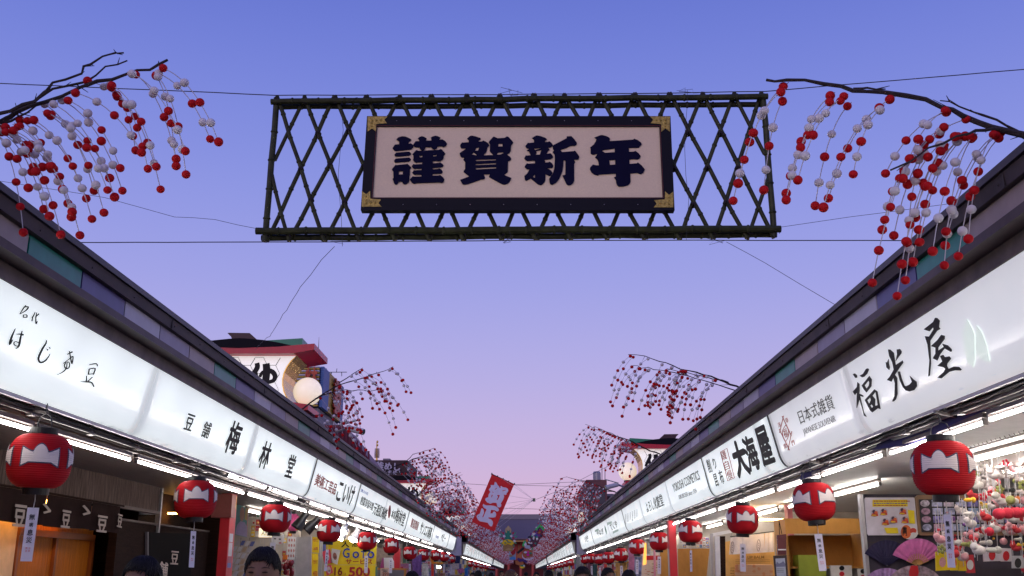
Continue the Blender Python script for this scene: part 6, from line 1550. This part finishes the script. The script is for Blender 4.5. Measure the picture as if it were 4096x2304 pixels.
for k, (q, c, tx_) in enumerate((([(665, 180), (705, 180), (705, 235), (668, 235)], (.02, .02, .03), ''), ([(705, 180), (760, 170), (765, 285), (712, 290)], (.70, .66, .64), ''), ([(752, 165), (800, 160), (808, 260), (757, 262)], (.70, .62, .45), '1,'), ([(800, 125), (910, 100), (915, 245), (808, 250)], (.66, .62, .66), ''), ([(925, 120), (1005, 110), (1005, 225), (930, 230)], (.10, .12, .35), '1,6'), ([(1020, 105), (1185, 90), (1185, 130), (1040, 160)], (.72, .58, .25), '1,700'), ([(1090, 140), (1190, 135), (1190, 190), (1095, 190)], (.70, .66, .68), ''), ([(980, 135), (1010, 130), (1040, 230), (1015, 240)], (.66, .62, .60), ''))):
    t = thing('price_card', atY(*ZI(*q[3]), 12.3), 'paper price card near the ceiling, %s from the left' % ordw(k), 'price card', 'price cards on the hook rail'); fplate('card', quad(ZI, *q), 12.3 + .1 * (k % 3), cm('pcard_%d' % k, c), t, .005)
    if tx_: ftext(tx_, ZI(q[0][0] + 12, (q[0][1] + q[3][1]) / 2), ZI(q[1][0] - 12, (q[1][1] + q[2][1]) / 2), 10, 12.27 + .1 * (k % 3), m_ink, t)
hk = thing('hook_rail', atY(*ZI(850, 90), 11.0), 'rail of bent metal hooks under the right shop ceiling', 'rail')
A, B = atX(*ZI(520, 165), 4.75), atX(*ZI(1190, -40), 4.75); B = A + (B - A) * 1.6
MB().tube([A, B], .014, 6).build('rail', m_alu, hk)
for i in range(26):
    p = A.lerp(B, i / 26); MB().tube([p, p + Vector((.05, 0, -.05)), p + Vector((.04, .02, -.11)), p + Vector((-.03, .02, -.12)), p + Vector((-.05, .02, -.08))], .007, 5).build('hook', m_pipe, hk)
bl_ = thing('blue_valance', (SX(1, 4.0), 9, 2.85), 'dark blue cloth valance gathered under the right sign', 'cloth'); mb = MB()
for k in range(41):
    y = 4.5 + k * .235
    for j in range(3): mb.v.append(Vector((SX(1, 3.995 + .0 * j + .02 * j * math.sin(k * .9)), y, 2.995 - .065 * j * (1 + .4 * math.sin(k * .35)))))
for k in range(40):
    for j in range(2): mb.face((k * 3 + j, k * 3 + j + 1, k * 3 + j + 4, k * 3 + j + 3))
mb.build('fabric', cm('valance_blue', (.03, .025, .12), .8), bl_, smooth=True)
# orange shelf and goods
m_ply = plank_mat('ply_orange', (.50, .235, .055), .5, (2, .8, 1.2), .12)
YS = 17.0
sh = thing('orange_shelf', atY(*ZG(420, 1449), YS), 'open orange plywood shelf unit right of the white noren', 'shelf')
A0, A1 = atY(*ZG(95, 975), YS), atY(*ZG(738, 1100), YS)
MB().box(A0.x, A1.x, YS, YS + .03, A1.z, A0.z).build('header', m_ply, sh); MB().box(A0.x, A1.x, YS + .72, YS + .75, 0, A1.z).build('back', m_ply, sh)
MB().box(A0.x - .03, A0.x - .002, YS, YS + .75, 0, A0.z).build('side_panel', m_ply, sh); MB().box(A1.x + .002, A1.x + .03, YS, YS + .75, 0, A0.z).build('side_panel', m_ply, sh)
MB().box(A0.x, A1.x, YS + .03, YS + .75, A0.z - .03, A0.z).build('top', m_ply, sh)
zs = atY(*ZG(400, 1372), YS).z
for z in (zs, zs - .5, zs - 1.0): MB().box(A0.x, A1.x, YS + .03, YS + .72, z - .025, z).build('shelf_board', m_ply, sh)
for k, (x0, x1, h_, c, lb_) in enumerate(((190, 410, .0, (.24, .28, .02), 'tall lime green box on the orange shelf'), (455, 630, 0, (.62, .58, .52), 'white box with dark round prints on the orange shelf'), (680, 770, 0, (.55, .52, .48), 'white patterned box at the right end of the shelf'))):
    y0_ = (1275, 1362, 1388)[k]; a, b = atY(*ZG(x0, y0_), YS - .05), atY(*ZG(min(x1, 735), y0_), YS - .05)
    t = thing('shelf_box', (a.x, YS, zs - .5), lb_, 'box'); MB().box(a.x, b.x, YS - .05, YS + .3, zs - .5, a.z).build('carton', cm('shelfbox%d' % k, c), t)
    if k: 
        for q in range(2): fplate('print', [ZG(*p) for p in ell(x0 + (95 if k == 1 else 45), y0_ + 22 + 48 * q, 22, 20, 12)], YS - .05, m_ink if q == 0 else m_red, t, .002, -.004)
bg_ = thing('rust_bag', atY(*ZV(1080, 1040), YS + .2), 'translucent maroon bag hanging on the shelf side by a string', 'bag')
fplate('bag', quad(ZV, (995, 670), (1168, 650), (1168, 1045), (1005, 1050)), YS - .08, cm('bag_rust', (.14, .045, .05), .25), bg_, .04); fplate('white_band', rect(ZV, 1012, 935, 1165, 958), YS - .09, m_white, bg_, .004)  # maroon bag with a white band across it
for a in ((1030, 390, 1040, 660), (1030, 390, 1085, 650)): MB().tube([atY(*ZV(a[0], a[1]), YS - .06), atY(*ZV(a[2], a[3]), YS - .08)], .006, 4).build('cord', m_dwood, bg_)
pf = thing('picture_frame', atY(*ZV(1060, 1449), YS - .3), 'dark framed lake picture leaning by the orange shelf', 'picture')
fplate('frame', quad(ZV, (925, 1062), (1175, 1048), (1205, 1500), (965, 1500)), YS - .3, cm('frame_dark', (.035, .018, .02)), pf, .03); fplate('print', quad(ZV, (962, 1118), (1142, 1108), (1172, 1500), (990, 1500)), YS - .31, cm('print_pale', (.42, .46, .56)), pf, .003)
fplate('hill', quad(ZV, (968, 1240), (990, 1175), (1030, 1215), (1080, 1190), (1110, 1165), (1150, 1215), (1158, 1270), (970, 1275)), YS - .315, cm('print_slate', (.16, .17, .28)), pf, .003)
for y in (1310, 1340, 1370): fplate('caption_line', rect(ZV, 990, y, 1120, y + 8), YS - .315, m_inkgrey, pf, .002)
tag(MB().box(atY(*ZV(1195, 200), 20).x, atY(*ZV(1285, 200), 20).x, 20, 20.25, 0, 2.89).build('pink_pillar', cm('pink_paint', (.55, .16, .18))), 'pinkish red post behind the orange shelf', 'pillar')
# lip balm shop
YLB = 21.6
dv = thing('balm_display', atY(*ZV(480, 1449), YLB), 'warm lit lip balm display wall with rows of round tins', 'display')
fplate('wall', quad(ZV, (5, 800), (935, 600), (960, 1500), (20, 1500)), YLB, cm('balm_wall', (.75, .42, .12), .6), dv, .06)
ftext('LIP BALM', ZV(430, 1092), ZV(745, 1088), 11, YLB - .012, M('print_umber', (.30, .14, .02), .6), dv, .006)
for y in (1140, 1170, 1200): fplate('print_line', rect(ZV, 200, y, 860, y + 6), YLB, MATS['print_umber'], dv, .001, -.006)
for r_, lab in enumerate(('JAN', 'FEB', 'MAR', 'APR')): ftext(lab, ZV(105, 1300 + 50 * r_), ZV(180, 1300 + 50 * r_), 6, YLB - .012, MATS['print_umber'], dv, .004)
tin = {c: MB().lathe([(.042, 0), (.042, .018), (.036, .022)], 16).build('x', cm('tin_' + c, v, .35), data_only=True) for c, v in (('cream', (.72, .45, .28)), ('peach', (.70, .30, .14)))}
for r_ in range(4):
    for c in range(15):
        o = link('balm_tin', tin['peach' if rnd.random() < .12 else 'cream'], dv, True); o.location = atY(*ZV(228 + c * 46, 1268 + r_ * 46), YLB - .01) - dv.location; o.rotation_euler = (R(90), 0, 0)
MB().box(4.45, 5.4, YLB - .9, YLB - .86, 2.62, 2.66).build('warm_strip', M('lit_amber', (.9, .7, .4), .5, var=0, emit=(1, .62, .22), es=16), dv)
wn = thing('white_noren', atY(*ZV(520, 1030), 21.0), 'white noren with oval grey crests in front of the lip balm wall', 'curtain')
for k, q in enumerate(([(105, 720), (410, 660), (420, 1025), (75, 1042)], [(412, 658), (745, 635), (750, 1000), (420, 1025)], [(760, 630), (925, 608), (940, 990), (755, 1000)])):
    tl, tr, br_, bl2 = [atY(*ZV(*p), 21.0) for p in q]; mb = MB(); n = 10
    for i in range(n + 1):
        f = i / n
        for j in range(4): p = tl.lerp(tr, f).lerp(bl2.lerp(br_, f), j / 3); mb.v.append(p + Vector((0, .018 * math.sin(f * 11 + k) * (.4 + j / 3), 0)))
    for i in range(n):
        for j in range(3): mb.face((i * 4 + j, i * 4 + j + 1, i * 4 + j + 5, i * 4 + j + 4))
    mb.build('curtain_panel', cm('noren_white', (.85, .78, .76), .9), wn, smooth=True)
for x, y, r0 in ((140, 905, .3), (640, 865, 0)):
    P_ = [atY(*ZV(*p), 20.94) for p in ell(x, y, 30, 110, 24, .05)]; MB().tube(P_ + [P_[0]], .006, 4).build('crest_print', cm('print_taupe', (.30, .22, .22)), wn)
    for yy in (-50, -10, 35): MB().tube([atY(*ZV(x - 8, y + yy), 20.94), atY(*ZV(x + 10, y + yy + 25), 20.94)], .005, 4).build('crest_print', MATS['print_taupe'], wn)
MB().tube([atY(*ZV(100, 700), 21.0), atY(*ZV(930, 600), 21.0)], .012, 6).build('curtain_rod', m_wire, wn)
df = thing('shop_door_frame', atY(*ZJ(1240, 1449), 20.8), 'aluminium door frame left of the white noren', 'door frame')
for q, m in (([(1155, 640), (1205, 640), (1215, 1500), (1175, 1500)], m_alu), ([(1240, 690), (1330, 690), (1350, 1500), (1262, 1500)], m_white), ([(1335, 690), (1435, 690), (1445, 1500), (1352, 1500)], m_dwood)): fplate('jamb', quad(ZJ, *q), 20.8, m, df, .08)
fplate('transom', quad(ZJ, (1160, 640), (1560, 560), (1560, 625), (1180, 700)), 20.8, m_white, df, .06, .09)
rp2 = thing('vermilion_pillar', atY(*ZJ(455, 1449), 26), 'bright red square pillar between the right lanterns', 'pillar')
a, b = atY(*ZJ(372, 1000), 26).x, atY(*ZJ(512, 1000), 26).x; MB().box(a, b, 26, 26.3, 0, 2.89).build('shaft', m_redcol, rp2); MB().box(a - .02, a - .002, 26.05, 26.2, 1.2, 2.2).build('cable_duct', m_alu, rp2)
op = thing('ochre_screen', atY(*ZJ(830, 1449), 27), 'plain ochre wooden screen right of the red pillar', 'screen'); fplate('panel', quad(ZJ, (530, 930), (1135, 925), (1075, 1500), (545, 1500)), 27, m_ply, op, .05)
op2 = thing('ochre_screen', atY(*ZJ(270, 1449), 28.5), 'ochre wooden screen left of the red pillar', 'screen'); fplate('panel', quad(ZJ, (195, 940), (370, 940), (390, 1500), (200, 1500)), 28.5, m_ply, op2, .05)
tag(MB().tube([atY(*ZJ(88, 960), 28), atY(*ZJ(92, 1600), 28)], .03, 10).build('pink_pole', cm('pole_pink', (.70, .28, .34))), 'pink round pole beside the fifth right lantern', 'pole')
fc = thing('fish_chart', atY(*ZQ(2020, 1449), 31), 'cream picture chart with red header hanging on the right', 'poster')
fplate('sheet', quad(ZQ, (1815, 1000), (2235, 960), (2235, 1500), (1800, 1500)), 31, cm('chart_cream', (.66, .52, .40)), fc, .02); fplate('header', quad(ZQ, (1920, 985), (2225, 985), (2225, 1085), (1915, 1085)), 31, m_red, fc, .004, -.008)
for k in range(14):
    x, y = rnd.uniform(1840, 2160), 1150 + k * 22; fplate('print', [ZQ(*p) for p in ell(x, y, rnd.uniform(20, 50), rnd.uniform(4, 12), 10, rnd.uniform(-.2, .2))], 31, rnd.choice([m_inkred, cm('print_olive', (.25, .25, .08)), MATS['print_terracotta']]), fc, .002, -.006)
hang('wave_noren', [(1640, 1010), (1830, 1000), (1850, 1449), (1640, 1449)], ZQ, 33, (.03, .05, .25), 'navy and white wave-pattern noren on the right', mat=cm('wave_cloth', (.22, .24, .42), .8, var=.95, scale=5))
yl_ = thing('yellow_lamp_banner', atY(*ZQ(1870, 1190), 30), 'glowing yellow vertical banner lamp between right lanterns', 'lamp'); fplate('panel', quad(ZQ, (1880, 690), (1915, 700), (1915, 1180), (1840, 1200)), 30.5, M('lit_yellow', (.9, .5, .1), .5, emit=(1, .45, .08), es=1.2), yl_, .1)
hang('maroon_cloth', [(690, 1180), (790, 1180), (790, 1449), (690, 1449)], ZQ, 44, (.03, .08, .08), 'dark teal cloth under the far right lanterns')
hang('red_doll_cloth', [(950, 1150), (1020, 1190), (1010, 1290), (940, 1300)], ZQ, 42, (.60, .06, .05), 'red flapping cloth under the seventh right lantern')
hang('tan_screen', [(1210, 1140), (1480, 1120), (1480, 1449), (1215, 1449)], ZQ, 38, (.50, .28, .08), 'tan cloth screen under the sixth right lantern')
hang('grey_shutter', [(300, 1000), (490, 1000), (490, 1400), (300, 1400)], ZQ, 60, (.20, .20, .21), 'grey shutter at the end of the near right block')
# rows of goods filling the shops farther down
rnd = random.Random(99); gc = [(.5, .05, .06), (.62, .55, .48), (.10, .12, .35), (.60, .35, .10), (.30, .22, .18), (.65, .62, .62), (.12, .25, .16), (.45, .15, .30), (.75, .5, .06)]
m_gc = [cm('goods_%d' % i, c, .55, var=.3, scale=9) for i, c in enumerate(gc)]
GN = ['red', 'cream', 'navy', 'ochre', 'brown', 'white', 'green', 'plum', 'yellow']
for sd in (-1, 1):
    spots = sorted((rnd.uniform(31 if sd < 0 else 35, 61), rnd.uniform(4.3, 6.8), rnd.uniform(.25, .7), rnd.uniform(.25, .8), rnd.uniform(1.75, 2.7), rnd.randrange(9)) for _ in range(40))
    seen = {}
    for k, (Y, s_, w, h_, zt_, c) in enumerate(spots):
        seen[c] = seen.get(c, -1) + 1
        t = thing('goods_board', (SX(sd, s_), Y, zt_ - h_), '%s patterned goods board deep in the %s shops, %s nearest of that colour' % (GN[c], SIDE[sd], ordw(seen[c])), 'goods', 'goods boards deep in the shops')
        x = SX(sd, s_); MB().box(x - w / 2, x + w / 2, Y, Y + .06, zt_ - h_, zt_).build('board', m_gc[c], t); MB().tube([(x, Y + .03, zt_), (x, Y + .03, 2.89)], .006, 4).build('cord', m_cord, t)
    for k in range(20):
        y0_ = (76 if sd < 0 else 72) + k * 3.2; t = thing('goods_stand', (SX(sd, 4.6), y0_, 0), 'crowded goods stand, %s along the middle %s block past the cross street' % (ordw(k), SIDE[sd]), 'stand', 'goods stands of the middle blocks')
        for j in range(4):
            z = 1.2 + j * .4; x = SX(sd, 4.5 + .3 * (j % 2)); MB().box(x - .3, x + .3, y0_, y0_ + .08, z, z + .36).build('board', rnd.choice(m_gc), t)
# wire panels hung with small packets
rnd = random.Random(314)
def rack(px0, py0, px1, py1, Y, nx, ny, label, pal, d=.0):
    t = thing('packet_rack', atY((px0 + px1) / 2, py1, Y), label, 'rack', 'wire panels of small packets')
    a, b = atY(px0, py0, Y + .06), atY(px1, py1, Y + .06); mb = MB()
    for i in range(nx + 1): x = a.x + (b.x - a.x) * i / nx; mb.tube([(x, Y + .06, a.z), (x, Y + .06, min(b.z, 1.2))], .005, 4)
    for j in range(ny + 1): z = a.z + (b.z - a.z) * j / ny; mb.tube([(a.x, Y + .06, z), (b.x, Y + .06, z)], .005, 4)
    mb.build('wire_panel', m_alu, t)
    for i in range(nx):
        for j in range(ny):
            if rnd.random() < .08: continue
            x = a.x + (b.x - a.x) * (i + .5) / nx; z = a.z + (b.z - a.z) * (j + .5) / ny; w = abs(b.x - a.x) / nx * rnd.uniform(.36, .46); h_ = abs(b.z - a.z) / ny * rnd.uniform(.34, .46); dy = rnd.uniform(-.05, .02)
            m = m_gc[rnd.choice(pal)]; q = MB(); q.box(x - w, x + w, Y + dy - .012, Y + dy, z - h_, z + h_); q.k = 1
            if rnd.random() < .5: q.box(x - w * .6, x + w * .6, Y + dy - .016, Y + dy - .0125, z - h_ * .5, z + h_ * rnd.uniform(0, .5))
            else: q.ball((x, Y + dy - .012, z - h_ * .15), min(w, h_) * .6, 8, 6, (1, .5, 1))
            q.build('packet', [m, m_gc[rnd.randrange(9)]], t)
rack(1012, 2030, 1135, 2150, 24.0, 7, 5, 'wire panel of keyrings behind the third left lantern', (0, 1, 5, 8, 3, 0, 5))
rack(1140, 2075, 1180, 2304, 22.6, 3, 9, 'narrow wire panel of charms left of the grey panel', (0, 5, 1, 8, 0))
rack(1515, 2190, 1575, 2250, 37.0, 6, 4, 'wire panel of packets behind the red post', (1, 5, 3, 0, 8))
rack(1660, 2215, 1720, 2304, 46.5, 6, 6, 'colourful wire panel of packets under the eighth left lantern', (7, 2, 0, 1, 8, 6))
rack(1745, 2235, 1800, 2304, 56.0, 6, 6, 'wire panel of packets near the end of the left block', (0, 2, 5, 8, 3))
rack(2590, 2170, 2668, 2206, 35.0, 7, 3, 'wire panel of packets above the cream chart', (5, 1, 3, 0))
rack(2455, 2230, 2530, 2304, 45.0, 7, 6, 'colourful wire panel of packets left of the wave noren', (2, 0, 5, 8, 1, 4))
rack(2370, 2245, 2440, 2304, 54.0, 7, 6, 'wire panel of packets under the far right lanterns', (0, 8, 5, 3, 7))
rack(2715, 2150, 2835, 2192, 28.2, 9, 3, 'wire panel of goods above the ochre screen', (5, 1, 2, 0, 4))
# white cards hung in the far blocks
# ---------------------------------------------------------------- people in the street
m_skin = M('skin', (.23, .125, .085), .65, var=.12, scale=14, bump=.1, bscale=90, spec=.3)
def body_mesh(jacket, trousers, seed):
    r_ = random.Random(seed); mb = MB()
    for s in (-1, 1):
        mb.tube([(s * .09, 0, .94), (s * .095, -.01, .70), (s * .095, -.015, .49), (s * .095, .015, .28), (s * .09, .02, .07)], [.088, .078, .058, .056, .040], 12)
        mb.ball((s * .095, -.05, .045), .05, 12, 8, (.95, 2.5, .9))
        sh, el, wr = Vector((s * .185, .0, 1.385)), Vector((s * .235, .03, 1.11)), Vector((s * .225, -.07, .88))
        mb.tube([sh, sh.lerp(el, .5), el, el.lerp(wr, .5), wr], [.060, .052, .044, .042, .030], 12)
        mb.ball(sh, .063, 12, 8)
        pm = wr + Vector((0, -.02, -.055)); mb.ball(pm, .042, 12, 8, (.45, .85, 1.15))
        for f in range(4):
            y = -.045 + f * .022; L = (.062, .074, .078, .066)[3 - f]
            a = pm + Vector((0, y + .012, -.035)); mb.tube([a, a + Vector((-s * .006, -.004, -L * .55)), a + Vector((-s * .02, -.008, -L))], [.0095, .009, .0075], 8)
        a = pm + Vector((-s * .006, -.032, .012)); mb.tube([a, a + Vector((-s * .012, -.030, -.02)), a + Vector((-s * .018, -.040, -.048))], [.012, .0105, .009], 8)
    mb.tube([(0, .005, .90), (0, .005, 1.0), (0, 0, 1.12), (0, -.005, 1.28), (0, 0, 1.40), (0, .005, 1.455)], [.150, .158, .150, .165, .140, .065], 18)
    mb.tube([(-.17, 0, 1.395), (0, 0, 1.41), (.17, 0, 1.395)], [.058, .085, .058], 12)
    mb.tube([(0, .012, 1.40), (0, .008, 1.52)], [.060, .055], 12)
    mb.ball((0, .008, 1.612), .1, 20, 14, (.77, .95, 1.03)); mb.ball((0, -.028, 1.545), .062, 14, 10, (.95, .95, .95)); mb.ball((0, -.05, 1.505), .03, 12, 8, (1.1, .9, .8))
    mb.tube([(0, -.082, 1.615), (0, -.098, 1.585), (0, -.100, 1.570)], [.009, .012, .014], 8)
    mb.ball((0, -.082, 1.533), .016, 10, 6, (1.5, .8, .55))
    for s in (-1, 1): mb.ball((s * .077, .012, 1.59), .026, 10, 8, (.4, .7, 1.2)); mb.ball((s * .034, -.079, 1.622), .02, 8, 6, (1.2, .5, .45))
    me = mb.build('b', m_skin, data_only=True); o = bpy.data.objects.new('b', me); C.objects.link(o)
    md = o.modifiers.new('r', 'REMESH'); md.mode = 'VOXEL'; md.voxel_size = .0105
    sm = o.modifiers.new('s', 'SMOOTH'); sm.iterations = 3; sm.factor = .5
    dg = bpy.context.evaluated_depsgraph_get(); dg.update()
    out = bpy.data.meshes.new_from_object(o.evaluated_get(dg)); bpy.data.objects.remove(o)
    out.materials.clear()
    for m in (m_skin, jacket, trousers, m_black): out.materials.append(m)
    for p in out.polygons:
        c = p.center
        p.material_index = 3 if c.z < .085 else 2 if c.z < .93 and abs(c.x) < .19 else 0 if (c.z > 1.465 or (c.z < .885 and abs(c.x) >= .17)) else 1
        p.use_smooth = True
    return out
def hair_mesh(mat, seed, long_=False):
    r_ = random.Random(seed); mb = MB(); c = Vector((0, .012, 1.615)); ax = (.082, .101, .110)
    def pt(th, ph, k): return c + Vector((ax[0] * k * math.sin(th) * math.cos(ph), ax[1] * k * math.sin(th) * math.sin(ph), ax[2] * k * math.cos(th)))
    def lim(ph):                                   # how far down the hair reaches, by direction (-90 deg = face)
        f = math.cos(ph + math.pi / 2)             # 1 towards the face
        a = R(64); b = R(86); c2 = R(150 if long_ else 112)
        if f > .80: return a
        if f > .0: return b + (a - b) * max(0, (f - .45) / .35) ** 1.0
        return c2 + (b - c2) * max(0, (f + .6) / .6)
    n, m = 40, 12
    for i in range(m + 1):
        for j in range(n): ph = 2 * math.pi * j / n; mb.v.append(pt(lim(ph) * max(i, .02) / m, ph, 1.02))
    for i in range(m):
        for j in range(n): mb.face((i * n + j, i * n + (j + 1) % n, (i + 1) * n + (j + 1) % n, (i + 1) * n + j))
    for k in range(900):
        ph = r_.uniform(0, 2 * math.pi); L = lim(ph) * r_.uniform(.82, 1.05); t0 = r_.uniform(0, .75) * L; sw = r_.uniform(-.5, .5); kk = r_.uniform(.995, 1.045); P = []
        for q in range(5):
            f = q / 4; P.append(pt(t0 + (min(L, t0 + R(38)) - t0) * f, ph + sw * f, kk + (.03 * math.sin(f * 3) if q else -.02)))
        mb.tube(P, [.003, .0048, .0045, .0035, .001], 4, cap=False)
    return mb.build('x', mat, data_only=True, smooth=True)
m_hairb = M('hair_black', (.010, .008, .008), .6, spec=.25, var=.3, scale=60); m_hairbr = M('hair_brown', (.10, .05, .022), .45, var=.3, scale=60)
jk = [M('coat_navy', (.02, .025, .05), .8), M('coat_grey', (.10, .10, .11), .8), M('coat_black', (.012, .012, .014), .8)]
bodies = [body_mesh(jk[0], jk[2], 1), body_mesh(jk[1], jk[0], 2)]
hairs = [hair_mesh(m_hairb, 1), hair_mesh(m_hairb, 2), hair_mesh(m_hairbr, 3, True)]
eye_me = MB().ball((0, 0, 0), .0125, 12, 8, (1.2, .55, .36)).build('x', M('eye_dark', (.05, .030, .022), .5, spec=.2), data_only=True, smooth=True)
brow_me = MB().tube([(-.022, .006, -.003), (0, 0, .003), (.022, .006, -.002)], [.002, .0036, .002], 6).build('x', M('brow_brown', (.07, .04, .028), .8), data_only=True)
PEOPLE = [(571, 2232, 160, 0, 0, 'person in a dark coat with short black hair, lower left corner'), (1054, 2195, 150, 0, 1, 'tall person with thick black hair before the postcard rack'), (1648, 2287, 64, 180, 0, 'dark-haired person under the left price stall'),
          (1913, 2283, 33, 180, 1, 'dark-haired person just left of the street middle'), (2006, 2283, 19, 0, 0, 'small distant dark-haired person left of the brown-haired one'), (2044, 2281, 58, 180, 2, 'person with long brown hair seen from behind in the middle'),
          (2195, 2283, 40, 180, 1, 'dark-haired person right of the street middle'), (2330, 2270, 79, 0, 0, 'black-haired person below the far right lanterns'), (2433, 2273, 56, 20, 1, 'black-haired person left of the wave noren'), (2515, 2282, 68, 180, 1, 'dark-brown haired person under the wave noren'),
          (2145, 2289, 27, 0, 0, 'small distant person between the middle walkers'), (1966, 2290, 24, 180, 1, 'small distant person at the foot of the left lanterns'), (2104, 2289, 18, 180, 0, 'tiny distant person in the street middle'), (1890, 2291, 24, 0, 0, 'small distant person by the left lantern row'), (2238, 2290, 24, 180, 0, 'small distant person by the right lantern row')]
for i, (px, top, w, rot, hi, lab) in enumerate(PEOPLE):
    Y = F * .182 / w / .963; p = atY(px, top, Y); sc = p.z / 1.742
    t = thing('person', (p.x, Y, .02), lab, 'person', 'people walking in the street'); t.scale = (sc, sc, sc)
    t.rotation_euler.z = R(rot + (i * 37) % 25 - 12)
    b = link('body', bodies[i % 2], t, True); link('hair', hairs[hi], t, True)
    for s in (-1, 1):
        e = link('eye', eye_me, t, True); e.location = (s * .034, -.0815, 1.609); e = link('eyebrow', brow_me, t, True); e.location = (s * .034, -.0865, 1.630)
